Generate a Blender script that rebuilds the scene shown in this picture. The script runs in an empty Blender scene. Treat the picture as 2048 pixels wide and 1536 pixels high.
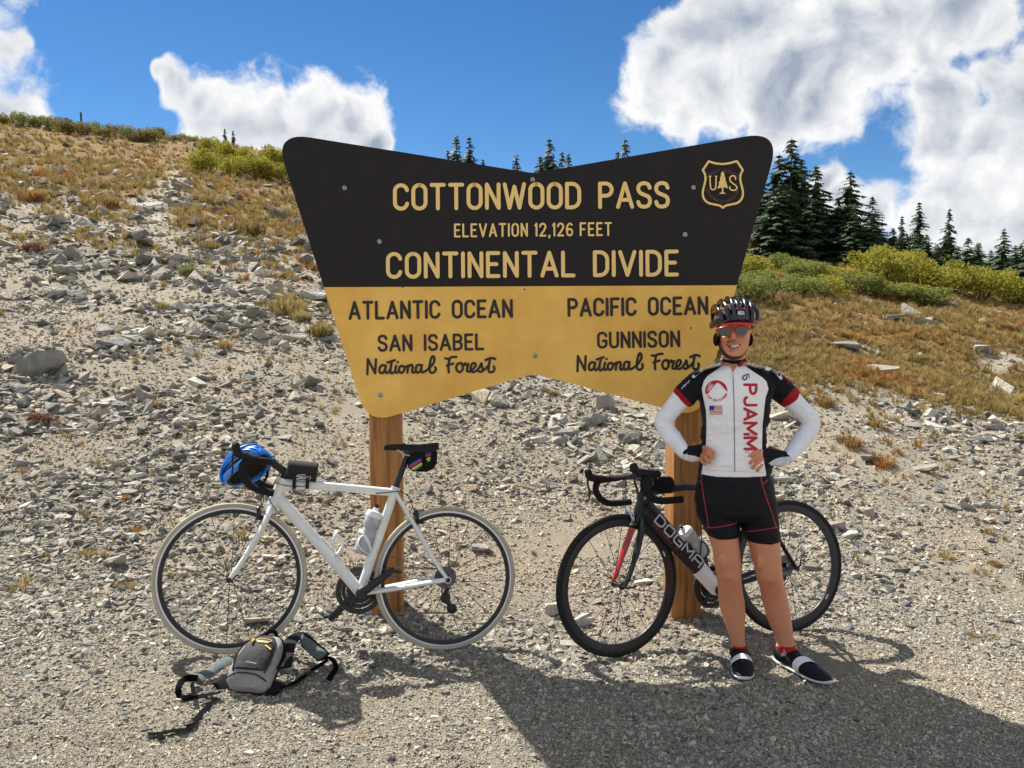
import bpy, bmesh, math, random
import numpy as np
from mathutils import Vector, Matrix, Euler
from mathutils.bvhtree import BVHTree

random.seed(7); RNG = np.random.default_rng(11)
S = bpy.context.scene
COL = S.collection
R = math.radians

# ------------------------------------------------------------------ camera
CAM_H, PITCH, FOC = 1.55, R(4.4), 1670.0          # focal length in pixels of a 2048 px wide frame
cd = bpy.data.cameras.new('camera'); cam = bpy.data.objects.new('camera', cd); COL.objects.link(cam)
cam.location = (0, 0, CAM_H); cam.rotation_euler = (R(90) - PITCH, 0, 0)
cd.sensor_fit = 'HORIZONTAL'; cd.sensor_width = 36.0; cd.lens = 36.0 * FOC / 2048.0
cd.clip_start = 0.05; cd.clip_end = 3000
S.camera = cam

# ------------------------------------------------------------------ sun, exposure
SUN_FROM = Vector((-0.54, 0.60, 1.0)).normalized()
SUN_EL = math.asin(SUN_FROM.z); SUN_AZ = math.atan2(SUN_FROM.x, SUN_FROM.y)
ld = bpy.data.lights.new('sun', 'SUN'); ld.energy = 4.3; ld.angle = R(0.5); ld.color = (1.0, 0.955, 0.87)
sun = bpy.data.objects.new('sun', ld); COL.objects.link(sun)
sun.rotation_euler = (-SUN_FROM).to_track_quat('-Z', 'Y').to_euler()
S.view_settings.view_transform = 'Standard'; S.view_settings.look = 'None'
S.view_settings.exposure = 1.12; S.view_settings.gamma = 1.0; S.view_settings.use_curve_mapping = False

CP, SP = math.cos(PITCH), math.sin(PITCH)
def ray(px, py):
    u = (px - 1024.0) / FOC; v = (768.0 - py) / FOC
    return Vector((u, CP + v * SP, v * CP - SP))
def at_y(px, py, Y):
    d = ray(px, py); return Vector((0, 0, CAM_H)) + d * (Y / d.y)
def at_z(px, py, Z):
    d = ray(px, py); return Vector((0, 0, CAM_H)) + d * ((Z - CAM_H) / d.z)

# ------------------------------------------------------------------ world: sky with clouds
W = bpy.data.worlds.new('World'); S.world = W; W.use_nodes = True
nt = W.node_tree; nt.nodes.clear(); N = nt.nodes; LK = nt.links
def nd(t, **k):
    n = N.new(t)
    for a, b in k.items(): setattr(n, a, b)
    return n
def wmath(op, a, b=None, clamp=False):
    n = nd('ShaderNodeMath', operation=op, use_clamp=clamp)
    for i, v in enumerate((a, b)):
        if v is None: continue
        if isinstance(v, (int, float)): n.inputs[i].default_value = v
        else: LK.new(v, n.inputs[i])
    return n.outputs[0]
sky = nd('ShaderNodeTexSky', sky_type='NISHITA'); sky.sun_disc = False
sky.sun_elevation = SUN_EL; sky.sun_rotation = SUN_AZ; sky.altitude = 3700; sky.air_density = 1.15; sky.dust_density = 0.25; sky.ozone_density = 3.2
tc = nd('ShaderNodeTexCoord'); dirn = nd('ShaderNodeVectorMath', operation='NORMALIZE'); LK.new(tc.outputs['Generated'], dirn.inputs[0])
def wnoise(vec, scale, detail=6, rough=.55):
    n = nd('ShaderNodeTexNoise'); n.inputs['Scale'].default_value = scale; n.inputs['Detail'].default_value = detail; n.inputs['Roughness'].default_value = rough
    LK.new(vec, n.inputs['Vector']); return n
warp = wnoise(dirn.outputs[0], 9, 3, .55)
wsub = nd('ShaderNodeVectorMath', operation='SUBTRACT'); LK.new(warp.outputs['Color'], wsub.inputs[0]); wsub.inputs[1].default_value = (.5, .5, .5)
wsc = nd('ShaderNodeVectorMath', operation='SCALE'); LK.new(wsub.outputs[0], wsc.inputs[0]); wsc.inputs['Scale'].default_value = .07
wadd = nd('ShaderNodeVectorMath', operation='ADD'); LK.new(dirn.outputs[0], wadd.inputs[0]); LK.new(wsc.outputs[0], wadd.inputs[1])
BLOBS = [(620,240,95),(700,245,85),(540,235,80),(470,250,80),(415,262,44),(765,275,38),(348,168,24),(322,152,14),(372,178,24),(405,200,34),(440,222,46),
 (15,105,42),(0,215,75),(70,235,52),(-70,120,130),(-60,240,100),
 (1290,190,75),(1330,130,80),(1400,90,110),(1500,70,150),(1600,120,140),(1430,190,100),(1360,235,62),(1560,225,80),(1640,215,55),(1680,60,150),(1790,30,110),(1900,30,110),(1980,55,55),(1760,140,50),(1820,90,60),(1700,-60,160),
 (1890,200,85),(1870,280,75),(1900,370,85),(1960,300,90),(2040,200,110),(2030,330,120),(1840,440,75),(1760,415,45),(1690,408,36),(1960,450,110),(2060,470,110),(1990,150,60),(2100,300,150),(1660,370,30)]
acc = None
for (bx, by, br) in BLOBS:
    c = ray(bx, by).normalized(); rr = br / FOC * (1.12 + .5 * max(0, (60 - br) / 60)) / (ray(bx, by).length)
    dn = nd('ShaderNodeVectorMath', operation='DISTANCE'); LK.new(wadd.outputs[0], dn.inputs[0]); dn.inputs[1].default_value = c
    m = nd('ShaderNodeMath', operation='MULTIPLY_ADD'); LK.new(dn.outputs['Value'], m.inputs[0]); m.inputs[1].default_value = -1.0 / rr; m.inputs[2].default_value = 1.0
    if acc is None: acc = m.outputs[0]
    else:
        x = nd('ShaderNodeMath', operation='SMOOTH_MAX'); LK.new(acc, x.inputs[0]); LK.new(m.outputs[0], x.inputs[1]); x.inputs[2].default_value = .35; acc = x.outputs[0]
# sky away from the picture: unseen cumulus, cover raised for neutral fill light
sepd = nd('ShaderNodeSeparateXYZ'); LK.new(dirn.outputs[0], sepd.inputs[0])
away = wmath('SUBTRACT', .80, sepd.outputs['Y'])
awm = nd('ShaderNodeMapRange'); LK.new(away, awm.inputs[0]); awm.inputs[1].default_value = 0; awm.inputs[2].default_value = .15
gen = wnoise(dirn.outputs[0], 2.6, 4, .5)
genv = wmath('MULTIPLY', wmath('SUBTRACT', gen.outputs['Fac'], .46), 6.0)
genm = wmath('SUBTRACT', wmath('ADD', genv, 4.0), wmath('MULTIPLY', wmath('SUBTRACT', 1.0, awm.outputs[0]), 4.0))
genf = wmath('SUBTRACT', genm, 4.0)
acc = wmath('MAXIMUM', wmath('MAXIMUM', acc, -1.2), genf)
det = wnoise(wadd.outputs[0], 15, 10, .60)
F = wmath('ADD', acc, wmath('MULTIPLY', wmath('SUBTRACT', det.outputs['Fac'], .5), 2.0))
mask = nd('ShaderNodeMapRange', interpolation_type='SMOOTHSTEP'); LK.new(F, mask.inputs[0]); mask.inputs[1].default_value = -.04; mask.inputs[2].default_value = .40
# cloud self-shading: fbm compared with itself a step towards the sun
offv = nd('ShaderNodeVectorMath', operation='ADD'); LK.new(wadd.outputs[0], offv.inputs[0]); offv.inputs[1].default_value = tuple(Vector((-0.35, 0.0, 0.9)) * .018)
det2 = wnoise(offv.outputs[0], 8, 6, .5); det1 = wnoise(wadd.outputs[0], 8, 6, .5)
relief = wmath('SUBTRACT', det1.outputs['Fac'], det2.outputs['Fac'])
thick = nd('ShaderNodeMapRange'); LK.new(F, thick.inputs[0]); thick.inputs[1].default_value = .25; thick.inputs[2].default_value = 1.15
lowf = wnoise(dirn.outputs[0], 4.2, 3, .5)
lowm = nd('ShaderNodeMapRange'); LK.new(lowf.outputs['Fac'], lowm.inputs[0]); lowm.inputs[1].default_value = .40; lowm.inputs[2].default_value = .62
shade = wmath('SUBTRACT', wmath('MULTIPLY', thick.outputs[0], wmath('ADD', wmath('MULTIPLY', lowm.outputs[0], .62), .42)), wmath('MULTIPLY', relief, 2.8), clamp=True)
cmix = nd('ShaderNodeMix', data_type='RGBA'); LK.new(shade, cmix.inputs['Factor']); cmix.inputs[6].default_value = (1.0, 1.0, 1.0, 1); cmix.inputs[7].default_value = (.36, .42, .53, 1)
bg1 = nd('ShaderNodeBackground'); bg1.inputs[1].default_value = .054
hs = nd('ShaderNodeHueSaturation'); hs.inputs['Saturation'].default_value = 1.24; LK.new(sky.outputs[0], hs.inputs['Color']); LK.new(hs.outputs[0], bg1.inputs[0])
bg2 = nd('ShaderNodeBackground'); bg2.inputs[1].default_value = .46; LK.new(cmix.outputs[2], bg2.inputs[0])
mx = nd('ShaderNodeMixShader'); LK.new(mask.outputs[0], mx.inputs[0]); LK.new(bg1.outputs[0], mx.inputs[1]); LK.new(bg2.outputs[0], mx.inputs[2])
wo = nd('ShaderNodeOutputWorld'); LK.new(mx.outputs[0], wo.inputs[0])

# ------------------------------------------------------------------ object helpers
def tag(o, label=None, cat=None, group=None, kind=None):
    if label: o['label'] = label
    if cat: o['category'] = cat
    if group: o['group'] = group
    if kind: o['kind'] = kind
    return o
def empty(name, loc=(0, 0, 0), rot=None, **k):
    o = bpy.data.objects.new(name, None); COL.objects.link(o); o.location = loc; o.empty_display_size = .1
    if rot is not None: o.rotation_euler = rot
    return tag(o, **k)
def put(name, me, mat=None, parent=None, loc=None, rot=None, smooth=False, **k):
    if mat is not None and not me.materials: me.materials.append(mat)
    if smooth: me.polygons.foreach_set('use_smooth', [True] * len(me.polygons))
    o = bpy.data.objects.new(name, me); COL.objects.link(o)
    if parent is not None: o.parent = parent
    if loc is not None: o.location = loc
    if rot is not None: o.rotation_euler = rot
    return tag(o, **k)

class MB:
    """collects shapes into one mesh"""
    def __init__(s): s.v = []; s.f = []
    def add(s, v, f):
        b = len(s.v); s.v += [tuple(p) for p in v]; s.f += [tuple(i + b for i in q) for q in f]; return s
    def merge(s, o): return s.add(o.v, o.f)
    def xf(s, M): s.v = [tuple(M @ Vector(p)) for p in s.v]; return s
    def mesh(s, name='mesh'):
        me = bpy.data.meshes.new(name); me.from_pydata(s.v, [], s.f); me.update(); return me
    def put(s, name, mat=None, parent=None, smooth=True, fix=True, **k):
        me = s.mesh(name)
        if fix:
            bm = bmesh.new(); bm.from_mesh(me); bmesh.ops.recalc_face_normals(bm, faces=bm.faces[:]); bm.to_mesh(me); bm.free()
        o = put(name, me, mat, parent, smooth=smooth, **k)
        if smooth: me.set_sharp_from_angle(angle=R(40))
        return o
    def box(s, c, sz, M=None, bev=0):
        x, y, z = sz[0] / 2, sz[1] / 2, sz[2] / 2
        if bev <= 0:
            v = [(sx * x, sy * y, sz_ * z) for sx in (-1, 1) for sy in (-1, 1) for sz_ in (-1, 1)]
            f = [(0, 1, 3, 2), (4, 6, 7, 5), (0, 4, 5, 1), (2, 3, 7, 6), (0, 2, 6, 4), (1, 5, 7, 3)]
        else:
            bm = bmesh.new(); bmesh.ops.create_cube(bm, size=1.0)
            for q in bm.verts: q.co = Vector((q.co.x * sz[0], q.co.y * sz[1], q.co.z * sz[2]))
            bmesh.ops.bevel(bm, geom=bm.edges[:], offset=bev, segments=2, affect='EDGES', profile=.5)
            bm.verts.index_update(); v = [q.co.copy() for q in bm.verts]; f = [[q.index for q in p.verts] for p in bm.faces]; bm.free()
        M = M or Matrix.Identity(3)
        return s.add([M @ Vector(p) + Vector(c) for p in v], f)
    def tube(s, pts, r, n=10, closed=False, ell=None, up=None, cap=True):
        """sweep; r: number, list, or list of (side, up) pairs when ell"""
        pts = [Vector(p) for p in pts]; m = len(pts)
        if not isinstance(r, (list, tuple)): r = [r] * m
        T = []
        for i in range(m):
            a = pts[(i - 1) % m] if (closed or i > 0) else pts[i]; b = pts[(i + 1) % m] if (closed or i < m - 1) else pts[i]
            t = (b - a); T.append(t.normalized() if t.length > 1e-9 else Vector((0, 0, 1)))
        ref = Vector(up) if up is not None else (Vector((0, 0, 1)) if abs(T[0].z) < .9 else Vector((0, 1, 0)))
        rings = []; U = None
        for i in range(m):
            if up is not None: U = (ref - T[i] * ref.dot(T[i]))
            else:
                if U is None: U = ref
                U = U - T[i] * U.dot(T[i])
            if U.length < 1e-6: U = T[i].orthogonal()
            U = U.normalized(); Vv = T[i].cross(U)
            ra, rb = (r[i] if isinstance(r[i], (list, tuple)) else (r[i], r[i]))
            rings.append([pts[i] + Vv * (ra * math.cos(2 * math.pi * k / n)) + U * (rb * math.sin(2 * math.pi * k / n)) for k in range(n)])
        return s.rings(rings, closed=closed, cap=cap)
    def rings(s, rings, closed=False, cap=True):
        n = len(rings[0]); m = len(rings); b = len(s.v)
        for rg in rings: s.v += [tuple(p) for p in rg]
        for i in range(m if closed else m - 1):
            j = (i + 1) % m
            for k in range(n):
                l = (k + 1) % n; s.f.append((b + i * n + k, b + i * n + l, b + j * n + l, b + j * n + k))
        if cap and not closed:
            s.f.append(tuple(b + k for k in reversed(range(n)))); s.f.append(tuple(b + (m - 1) * n + k for k in range(n)))
        return s
    def revolve(s, prof, o=(0, 0, 0), ax=(0, 0, 1), n=24, cap=True, closed=False):
        """prof: (radius, distance along the axis)"""
        ax = Vector(ax).normalized(); U = ax.orthogonal().normalized(); V = ax.cross(U); o = Vector(o)
        rg = [[o + ax * h + (U * math.cos(2 * math.pi * k / n) + V * math.sin(2 * math.pi * k / n)) * max(r, 1e-5) for k in range(n)] for r, h in prof]
        return s.rings(rg, cap=cap, closed=closed)
    def ball(s, c, r, n=12, m=8, M=None):
        r = r if isinstance(r, (tuple, list)) else (r, r, r); rg = []; M = M or Matrix.Identity(3)
        for i in range(m + 1):
            t = math.pi * i / m; rg.append([Vector(c) + M @ Vector((r[0] * math.sin(t) * math.cos(2 * math.pi * k / n), r[1] * math.sin(t) * math.sin(2 * math.pi * k / n), r[2] * math.cos(t))) for k in range(n)])
        rg[0] = [p + M @ Vector((1e-5 * math.cos(k), 1e-5 * math.sin(k), 0)) for k, p in enumerate(rg[0])]
        return s.rings(rg)

def catmull(pts, n=6, closed=False):
    pts = [Vector(p) for p in pts]; out = []; m = len(pts)
    for i in range(m if closed else m - 1):
        g = lambda j: pts[j % m] if closed else pts[min(max(j, 0), m - 1)]
        p0, p1, p2, p3 = g(i - 1), g(i), g(i + 1), g(i + 2)
        for k in range(n):
            t = k / n
            out.append(.5 * ((2 * p1) + (p2 - p0) * t + (2 * p0 - 5 * p1 + 4 * p2 - p3) * t * t + (3 * p1 - p0 - 3 * p2 + p3) * t ** 3))
    if not closed: out.append(pts[-1])
    return out

# ------------------------------------------------------------------ materials
MATS = {}
def mat(name, col, rough=.6, metal=0.0, noise=None, bump=None, spec=.5, coat=0, coords='Object', sheen=0, alpha=1, trans=0, sss=0):
    """noise: (scale, second colour, amount[, detail]); bump: (scale, strength)"""
    if name in MATS: return MATS[name]
    m = bpy.data.materials.new(name); m.use_nodes = True; t = m.node_tree; b = t.nodes['Principled BSDF']
    b.inputs['Base Color'].default_value = (*col, 1); b.inputs['Roughness'].default_value = rough; b.inputs['Metallic'].default_value = metal
    b.inputs['Specular IOR Level'].default_value = spec; b.inputs['Coat Weight'].default_value = coat; b.inputs['Sheen Weight'].default_value = sheen
    b.inputs['Transmission Weight'].default_value = trans; b.inputs['Alpha'].default_value = alpha
    if sss: b.inputs['Subsurface Weight'].default_value = sss; b.inputs['Subsurface Radius'].default_value = (.012, .005, .003)
    c = t.nodes.new('ShaderNodeTexCoord')
    if noise:
        n = t.nodes.new('ShaderNodeTexNoise'); n.inputs['Scale'].default_value = noise[0]; n.inputs['Detail'].default_value = noise[3] if len(noise) > 3 else 5; n.inputs['Roughness'].default_value = .6
        t.links.new(c.outputs[coords], n.inputs['Vector'])
        r = t.nodes.new('ShaderNodeMapRange'); r.inputs[1].default_value = .35; r.inputs[2].default_value = .65; r.inputs[4].default_value = noise[2]; t.links.new(n.outputs[0], r.inputs[0])
        x = t.nodes.new('ShaderNodeMix'); x.data_type = 'RGBA'; x.inputs[6].default_value = (*col, 1); x.inputs[7].default_value = (*noise[1], 1)
        t.links.new(r.outputs[0], x.inputs[0]); t.links.new(x.outputs[2], b.inputs['Base Color'])
    if bump:
        n2 = t.nodes.new('ShaderNodeTexNoise'); n2.inputs['Scale'].default_value = bump[0]; n2.inputs['Detail'].default_value = 4; t.links.new(c.outputs[coords], n2.inputs['Vector'])
        bp = t.nodes.new('ShaderNodeBump'); bp.inputs['Strength'].default_value = bump[1]; bp.inputs['Distance'].default_value = .01
        t.links.new(n2.outputs[0], bp.inputs['Height']); t.links.new(bp.outputs[0], b.inputs['Normal'])
    MATS[name] = m; return m
# ------------------------------------------------------------------ noise
_T = RNG.random((256, 256))
def vnoise(x, y):
    xi = np.floor(x).astype(int); yi = np.floor(y).astype(int); fx = x - xi; fy = y - yi
    fx = fx * fx * (3 - 2 * fx); fy = fy * fy * (3 - 2 * fy)
    a = _T[xi & 255, yi & 255]; b = _T[(xi + 1) & 255, yi & 255]; c = _T[xi & 255, (yi + 1) & 255]; d = _T[(xi + 1) & 255, (yi + 1) & 255]
    return (a + (b - a) * fx) * (1 - fy) + (c + (d - c) * fx) * fy - .5
def fbm(x, y, o=4, g=.5):
    s = 0; a = 1.0; k = 0
    for i in range(o): s = s + a * vnoise(x + 17.3 * i, y - 9.1 * i); x = x * 2.03; y = y * 2.03; a *= g
    return s
def sstep(a, b, x):
    t = np.clip((x - a) / (b - a), 0, 1); return t * t * (3 - 2 * t)

# ------------------------------------------------------------------ terrain height
_U = [-1.6, -.80, -.613, -.505, -.374, -.272, -.134, .025, .27, .40, .613, .9, 1.6]
_SL = [.34, .325, .315, .298, .281, .264, .232, .197, .142, .128, .078, .05, .03]
YC = 38.0
def ground(x, y, fine=True):
    x = np.asarray(x, float); y = np.asarray(y, float)
    yy = np.maximum(y, 3.0); u = x / yy
    s = np.interp(u, _U, _SL)
    d = y - 4.55
    ramp = .5 * (d + np.sqrt(d * d + .25)) - .0           # a soft foot to the slope
    up = np.minimum(ramp, YC - 4.55); over = np.maximum(ramp - (YC - 4.55), 0)
    z = s * up + .40 * s * np.minimum(over, 40) - .12 * np.maximum(over - 40, 0)
    z = z - .04 * np.clip(x, -3, 3) * (1 - sstep(6, 14, y))
    z = z - .02 * np.maximum(-y, 0)
    amp = np.clip((y - 4.2) / 10, 0, 1)
    z = z + amp * (.30 * fbm(x * .22 + 3, y * .22, 3) + .16 * fbm(x * .9, y * .9 + 5, 3))
    z = z + .035 * fbm(x * .8 + 9, y * .8, 3) * np.clip(1.2 - y / 20, 0, 1)
    for (a, b, dz) in ((-.343, 3.907, -.042), (.489, 3.899, -.046), (1.406, 4.2, -.015)): z = z + dz * np.exp(-((x - a) ** 2 + (y - b) ** 2) / .16)
    if fine:
        w = np.clip(1.4 - y / 25, 0.2, 1)
        z = z + w * (.016 * fbm(x * 7, y * 7, 3) + .010 * fbm(x * 28, y * 28, 2))
    return z
def gz(x, y): return float(ground(x, y))
def to_px(x, y, z):
    """where a place shows in a 2048 px wide view from the camera (used for the patches of grass and rubble)"""
    f = y * CP - (z - CAM_H) * SP; v = y * SP + (z - CAM_H) * CP
    return 1024 + FOC * x / f, 768 - FOC * v / f
def on_ground(px, py):
    d = ray(px, py); Y = np.geomspace(1.5, 80, 1500); t = Y / d.y
    X = t * d.x; Z = CAM_H + t * d.z; G = ground(X, Y)
    k = np.argmax(Z <= G)
    if not (Z <= G).any(): k = len(Y) - 1
    return Vector((X[k], Y[k], G[k]))

def blob(px, py, cx, cy, rx, ry): return np.exp(-(((px - cx) / rx) ** 2 + ((py - cy) / ry) ** 2))
def grass_amount(x, y, z):
    px, py = to_px(x, np.maximum(y, 1.5), z)
    lim = np.interp(px, [-200, 0, 150, 300, 420, 600, 800, 1100, 1400, 1520, 1700, 1900, 2048, 2300], [470, 455, 460, 505, 525, 540, 500, 520, 720, 815, 820, 850, 865, 870])
    n = fbm(x * .8 + 3, y * .8 + 1, 4) + .5 * fbm(x * 3, y * 3, 3)
    g = (lim - py) / 85 + n * 1.5
    trail = blob(px, py, 390, 300, 42, 40) + blob(px, py, 345, 370, 42, 45) + blob(px, py, 300, 440, 50, 40) + blob(px, py, 60, 440, 90, 20)
    out = blob(px, py, 1860, 630, 90, 22) + blob(px, py, 1700, 700, 60, 20) + blob(px, py, 2010, 720, 60, 30)
    extra = .9 * blob(px, py, 575, 600, 45, 45) + .8 * blob(px, py, 640, 655, 60, 20) + .6 * blob(px, py, 380, 545, 60, 25) + .7 * blob(px, py, 60, 500, 50, 18) + .6 * blob(px, py, 75, 845, 50, 16) + .5 * blob(px, py, 1100, 780, 60, 20)
    g = g - 1.6 * trail - 1.3 * out + 1.2 * extra
    return np.where(y > 2, np.clip(g * .8 + .2, 0, 1), 0)

def ground_mesh():
    u_in = np.linspace(-.86, .86, 440); u_out = np.array([.88, .92, 1.0, 1.15, 1.4, 1.8, 2.5, 4, 7, 14, 30, 80, 180])
    U = np.concatenate([-u_out[::-1], u_in, u_out])
    Y = np.concatenate([[-400, -150, -60, -25, -10, -4, -1, .5, 1.2, 1.7], np.geomspace(2.0, 46, 560), [48, 52, 58, 66, 80, 100, 150, 250, 420, 700, 1100]])
    UU, YY = np.meshgrid(U, Y); XX = UU * np.maximum(YY, 2.0)
    ZZ = ground(XX, YY); ZZ = np.maximum(ZZ, -60)
    nr, nc = YY.shape
    v = np.stack([XX.ravel(), YY.ravel(), ZZ.ravel()], 1)
    i = np.arange((nr - 1) * (nc - 1)); r, c = divmod(i, nc - 1); a = r * nc + c
    f = np.stack([a, a + 1, a + nc + 1, a + nc], 1)
    me = bpy.data.meshes.new('ground'); me.vertices.add(len(v)); me.vertices.foreach_set('co', v.ravel())
    me.loops.add(f.size); me.loops.foreach_set('vertex_index', f.ravel()); me.polygons.add(len(f)); me.polygons.foreach_set('loop_start', np.arange(len(f)) * 4)
    me.update(calc_edges=True)
    at = me.attributes.new('grass', 'FLOAT', 'POINT'); at.data.foreach_set('value', grass_amount(XX, YY, ZZ).ravel().astype(np.float32))
    me.polygons.foreach_set('use_smooth', [True] * len(f))
    return me

def ground_material():
    m = bpy.data.materials.new('ground_soil'); m.use_nodes = True; t = m.node_tree; L = t.links; b = t.nodes['Principled BSDF']
    b.inputs['Roughness'].default_value = .95; b.inputs['Specular IOR Level'].default_value = .2
    tc = t.nodes.new('ShaderNodeTexCoord')
    def noise(s, d=6, r=.6):
        n = t.nodes.new('ShaderNodeTexNoise'); n.inputs['Scale'].default_value = s; n.inputs['Detail'].default_value = d; n.inputs['Roughness'].default_value = r; L.new(tc.outputs['Object'], n.inputs['Vector']); return n.outputs[0]
    def ramp(f, st):
        r = t.nodes.new('ShaderNodeValToRGB'); e = r.color_ramp.elements
        while len(e) < len(st): e.new(.5)
        for k, (p, c) in enumerate(st): e[k].position = p; e[k].color = (*c, 1)
        L.new(f, r.inputs[0]); return r.outputs[0]
    def mixc(f, a, c2):
        x = t.nodes.new('ShaderNodeMix'); x.data_type = 'RGBA'; x.inputs[0].default_value = .5
        if hasattr(f, 'links'): L.new(f, x.inputs[0])
        else: x.inputs[0].default_value = f
        L.new(a, x.inputs[6]); L.new(c2, x.inputs[7]); return x.outputs[2]
    soil = ramp(noise(1.3, 6), [(.30, (.25, .225, .165)), (.48, (.40, .335, .23)), (.60, (.50, .37, .255)), (.75, (.32, .295, .23))])
    grit = ramp(noise(170, 3, .7), [(.30, (.10, .09, .07)), (.5, (.48, .43, .33)), (.70, (.70, .65, .53))])
    dirt = mixc(.55, soil, grit)
    turf = ramp(noise(3.0, 8, .7), [(.25, (.09, .06, .03)), (.45, (.22, .135, .05)), (.6, (.32, .20, .075)), (.8, (.17, .15, .055))])
    ga = t.nodes.new('ShaderNodeAttribute'); ga.attribute_name = 'grass'
    gm = t.nodes.new('ShaderNodeMapRange'); gm.inputs[1].default_value = .35; gm.inputs[2].default_value = .85; L.new(ga.outputs['Fac'], gm.inputs[0])
    L.new(mixc(gm.outputs[0], dirt, turf), b.inputs['Base Color'])
    add = t.nodes.new('ShaderNodeMath'); add.operation = 'ADD'; L.new(noise(60, 6, .75), add.inputs[0]); L.new(noise(260, 3, .7), add.inputs[1])
    bp = t.nodes.new('ShaderNodeBump'); bp.inputs['Strength'].default_value = 1.0; bp.inputs['Distance'].default_value = .02; L.new(add.outputs[0], bp.inputs['Height']); L.new(bp.outputs[0], b.inputs['Normal'])
    return m
put('ground', ground_mesh(), ground_material(), kind='structure')

# ------------------------------------------------------------------ stones
def stone_material(name, cols, obj_rand=True):
    m = bpy.data.materials.new(name); m.use_nodes = True; t = m.node_tree; L = t.links; b = t.nodes['Principled BSDF']
    b.inputs['Roughness'].default_value = .85; b.inputs['Specular IOR Level'].default_value = .3
    oi = t.nodes.new('ShaderNodeObjectInfo'); tc = t.nodes.new('ShaderNodeTexCoord')
    r = t.nodes.new('ShaderNodeValToRGB'); e = r.color_ramp.elements
    while len(e) < len(cols): e.new(.5)
    for k, c in enumerate(cols): e[k].position = k / (len(cols) - 1); e[k].color = (*c, 1)
    L.new(oi.outputs['Random'], r.inputs[0])
    n = t.nodes.new('ShaderNodeTexNoise'); n.inputs['Scale'].default_value = 3.5; n.inputs['Detail'].default_value = 7; n.inputs['Roughness'].default_value = .7; L.new(tc.outputs['Object'], n.inputs['Vector'])
    mr = t.nodes.new('ShaderNodeMapRange'); mr.inputs[1].default_value = .3; mr.inputs[2].default_value = .7; mr.inputs[3].default_value = .62; mr.inputs[4].default_value = 1.25; L.new(n.outputs[0], mr.inputs[0])
    x = t.nodes.new('ShaderNodeVectorMath'); x.operation = 'SCALE'; L.new(r.outputs[0], x.inputs[0]); L.new(mr.outputs[0], x.inputs['Scale']); L.new(x.outputs[0], b.inputs['Base Color'])
    n2 = t.nodes.new('ShaderNodeTexNoise'); n2.inputs['Scale'].default_value = 9; n2.inputs['Detail'].default_value = 5; L.new(tc.outputs['Object'], n2.inputs['Vector'])
    bp = t.nodes.new('ShaderNodeBump'); bp.inputs['Strength'].default_value = .35; bp.inputs['Distance'].default_value = .12; L.new(n2.outputs[0], bp.inputs['Height']); L.new(bp.outputs[0], b.inputs['Normal'])
    return m
M_GRAVEL = stone_material('gravel_stone', [(.33, .31, .255), (.13, .125, .11), (.46, .435, .36), (.22, .21, .185), (.38, .30, .21), (.60, .57, .48), (.10, .10, .095), (.26, .255, .235), (.40, .365, .285), (.17, .172, .165)])
M_GRIT = stone_material('grit_stone', [(.44, .40, .31), (.24, .22, .18), (.56, .52, .42), (.36, .33, .27), (.52, .41, .29), (.66, .62, .52), (.18, .17, .15), (.50, .45, .35)])
M_ROCK = stone_material('hill_rock', [(.33, .31, .26), (.17, .165, .15), (.42, .395, .335), (.23, .225, .205), (.38, .315, .24), (.50, .475, .41), (.26, .265, .255)])

def stone_mesh(k, flat=.45, n=13, rough=False):
    rg = random.Random(k); bm = bmesh.new()
    for i in range(n):
        a = rg.uniform(0, 6.283); r = rg.uniform(.6, 1) ** .5; z = rg.uniform(-1, 1)
        bm.verts.new((math.cos(a) * r * .5, math.sin(a) * r * .5 * (.6 + .3 * ((k * 37) % 10) / 10), z * .5 * flat * (1.1 - .35 * r)))
    bmesh.ops.convex_hull(bm, input=bm.verts[:])
    loose = [v for v in bm.verts if not v.link_faces]
    if loose: bmesh.ops.delete(bm, geom=loose, context='VERTS')
    if rough:
        bmesh.ops.subdivide_edges(bm, edges=bm.edges[:], cuts=1, use_grid_fill=True)
        for v in bm.verts: v.co *= 1 + rg.uniform(-.07, .07)
        bmesh.ops.triangulate(bm, faces=bm.faces[:])
    me = bpy.data.meshes.new('stone'); bm.to_mesh(me); bm.free(); return me

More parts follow.
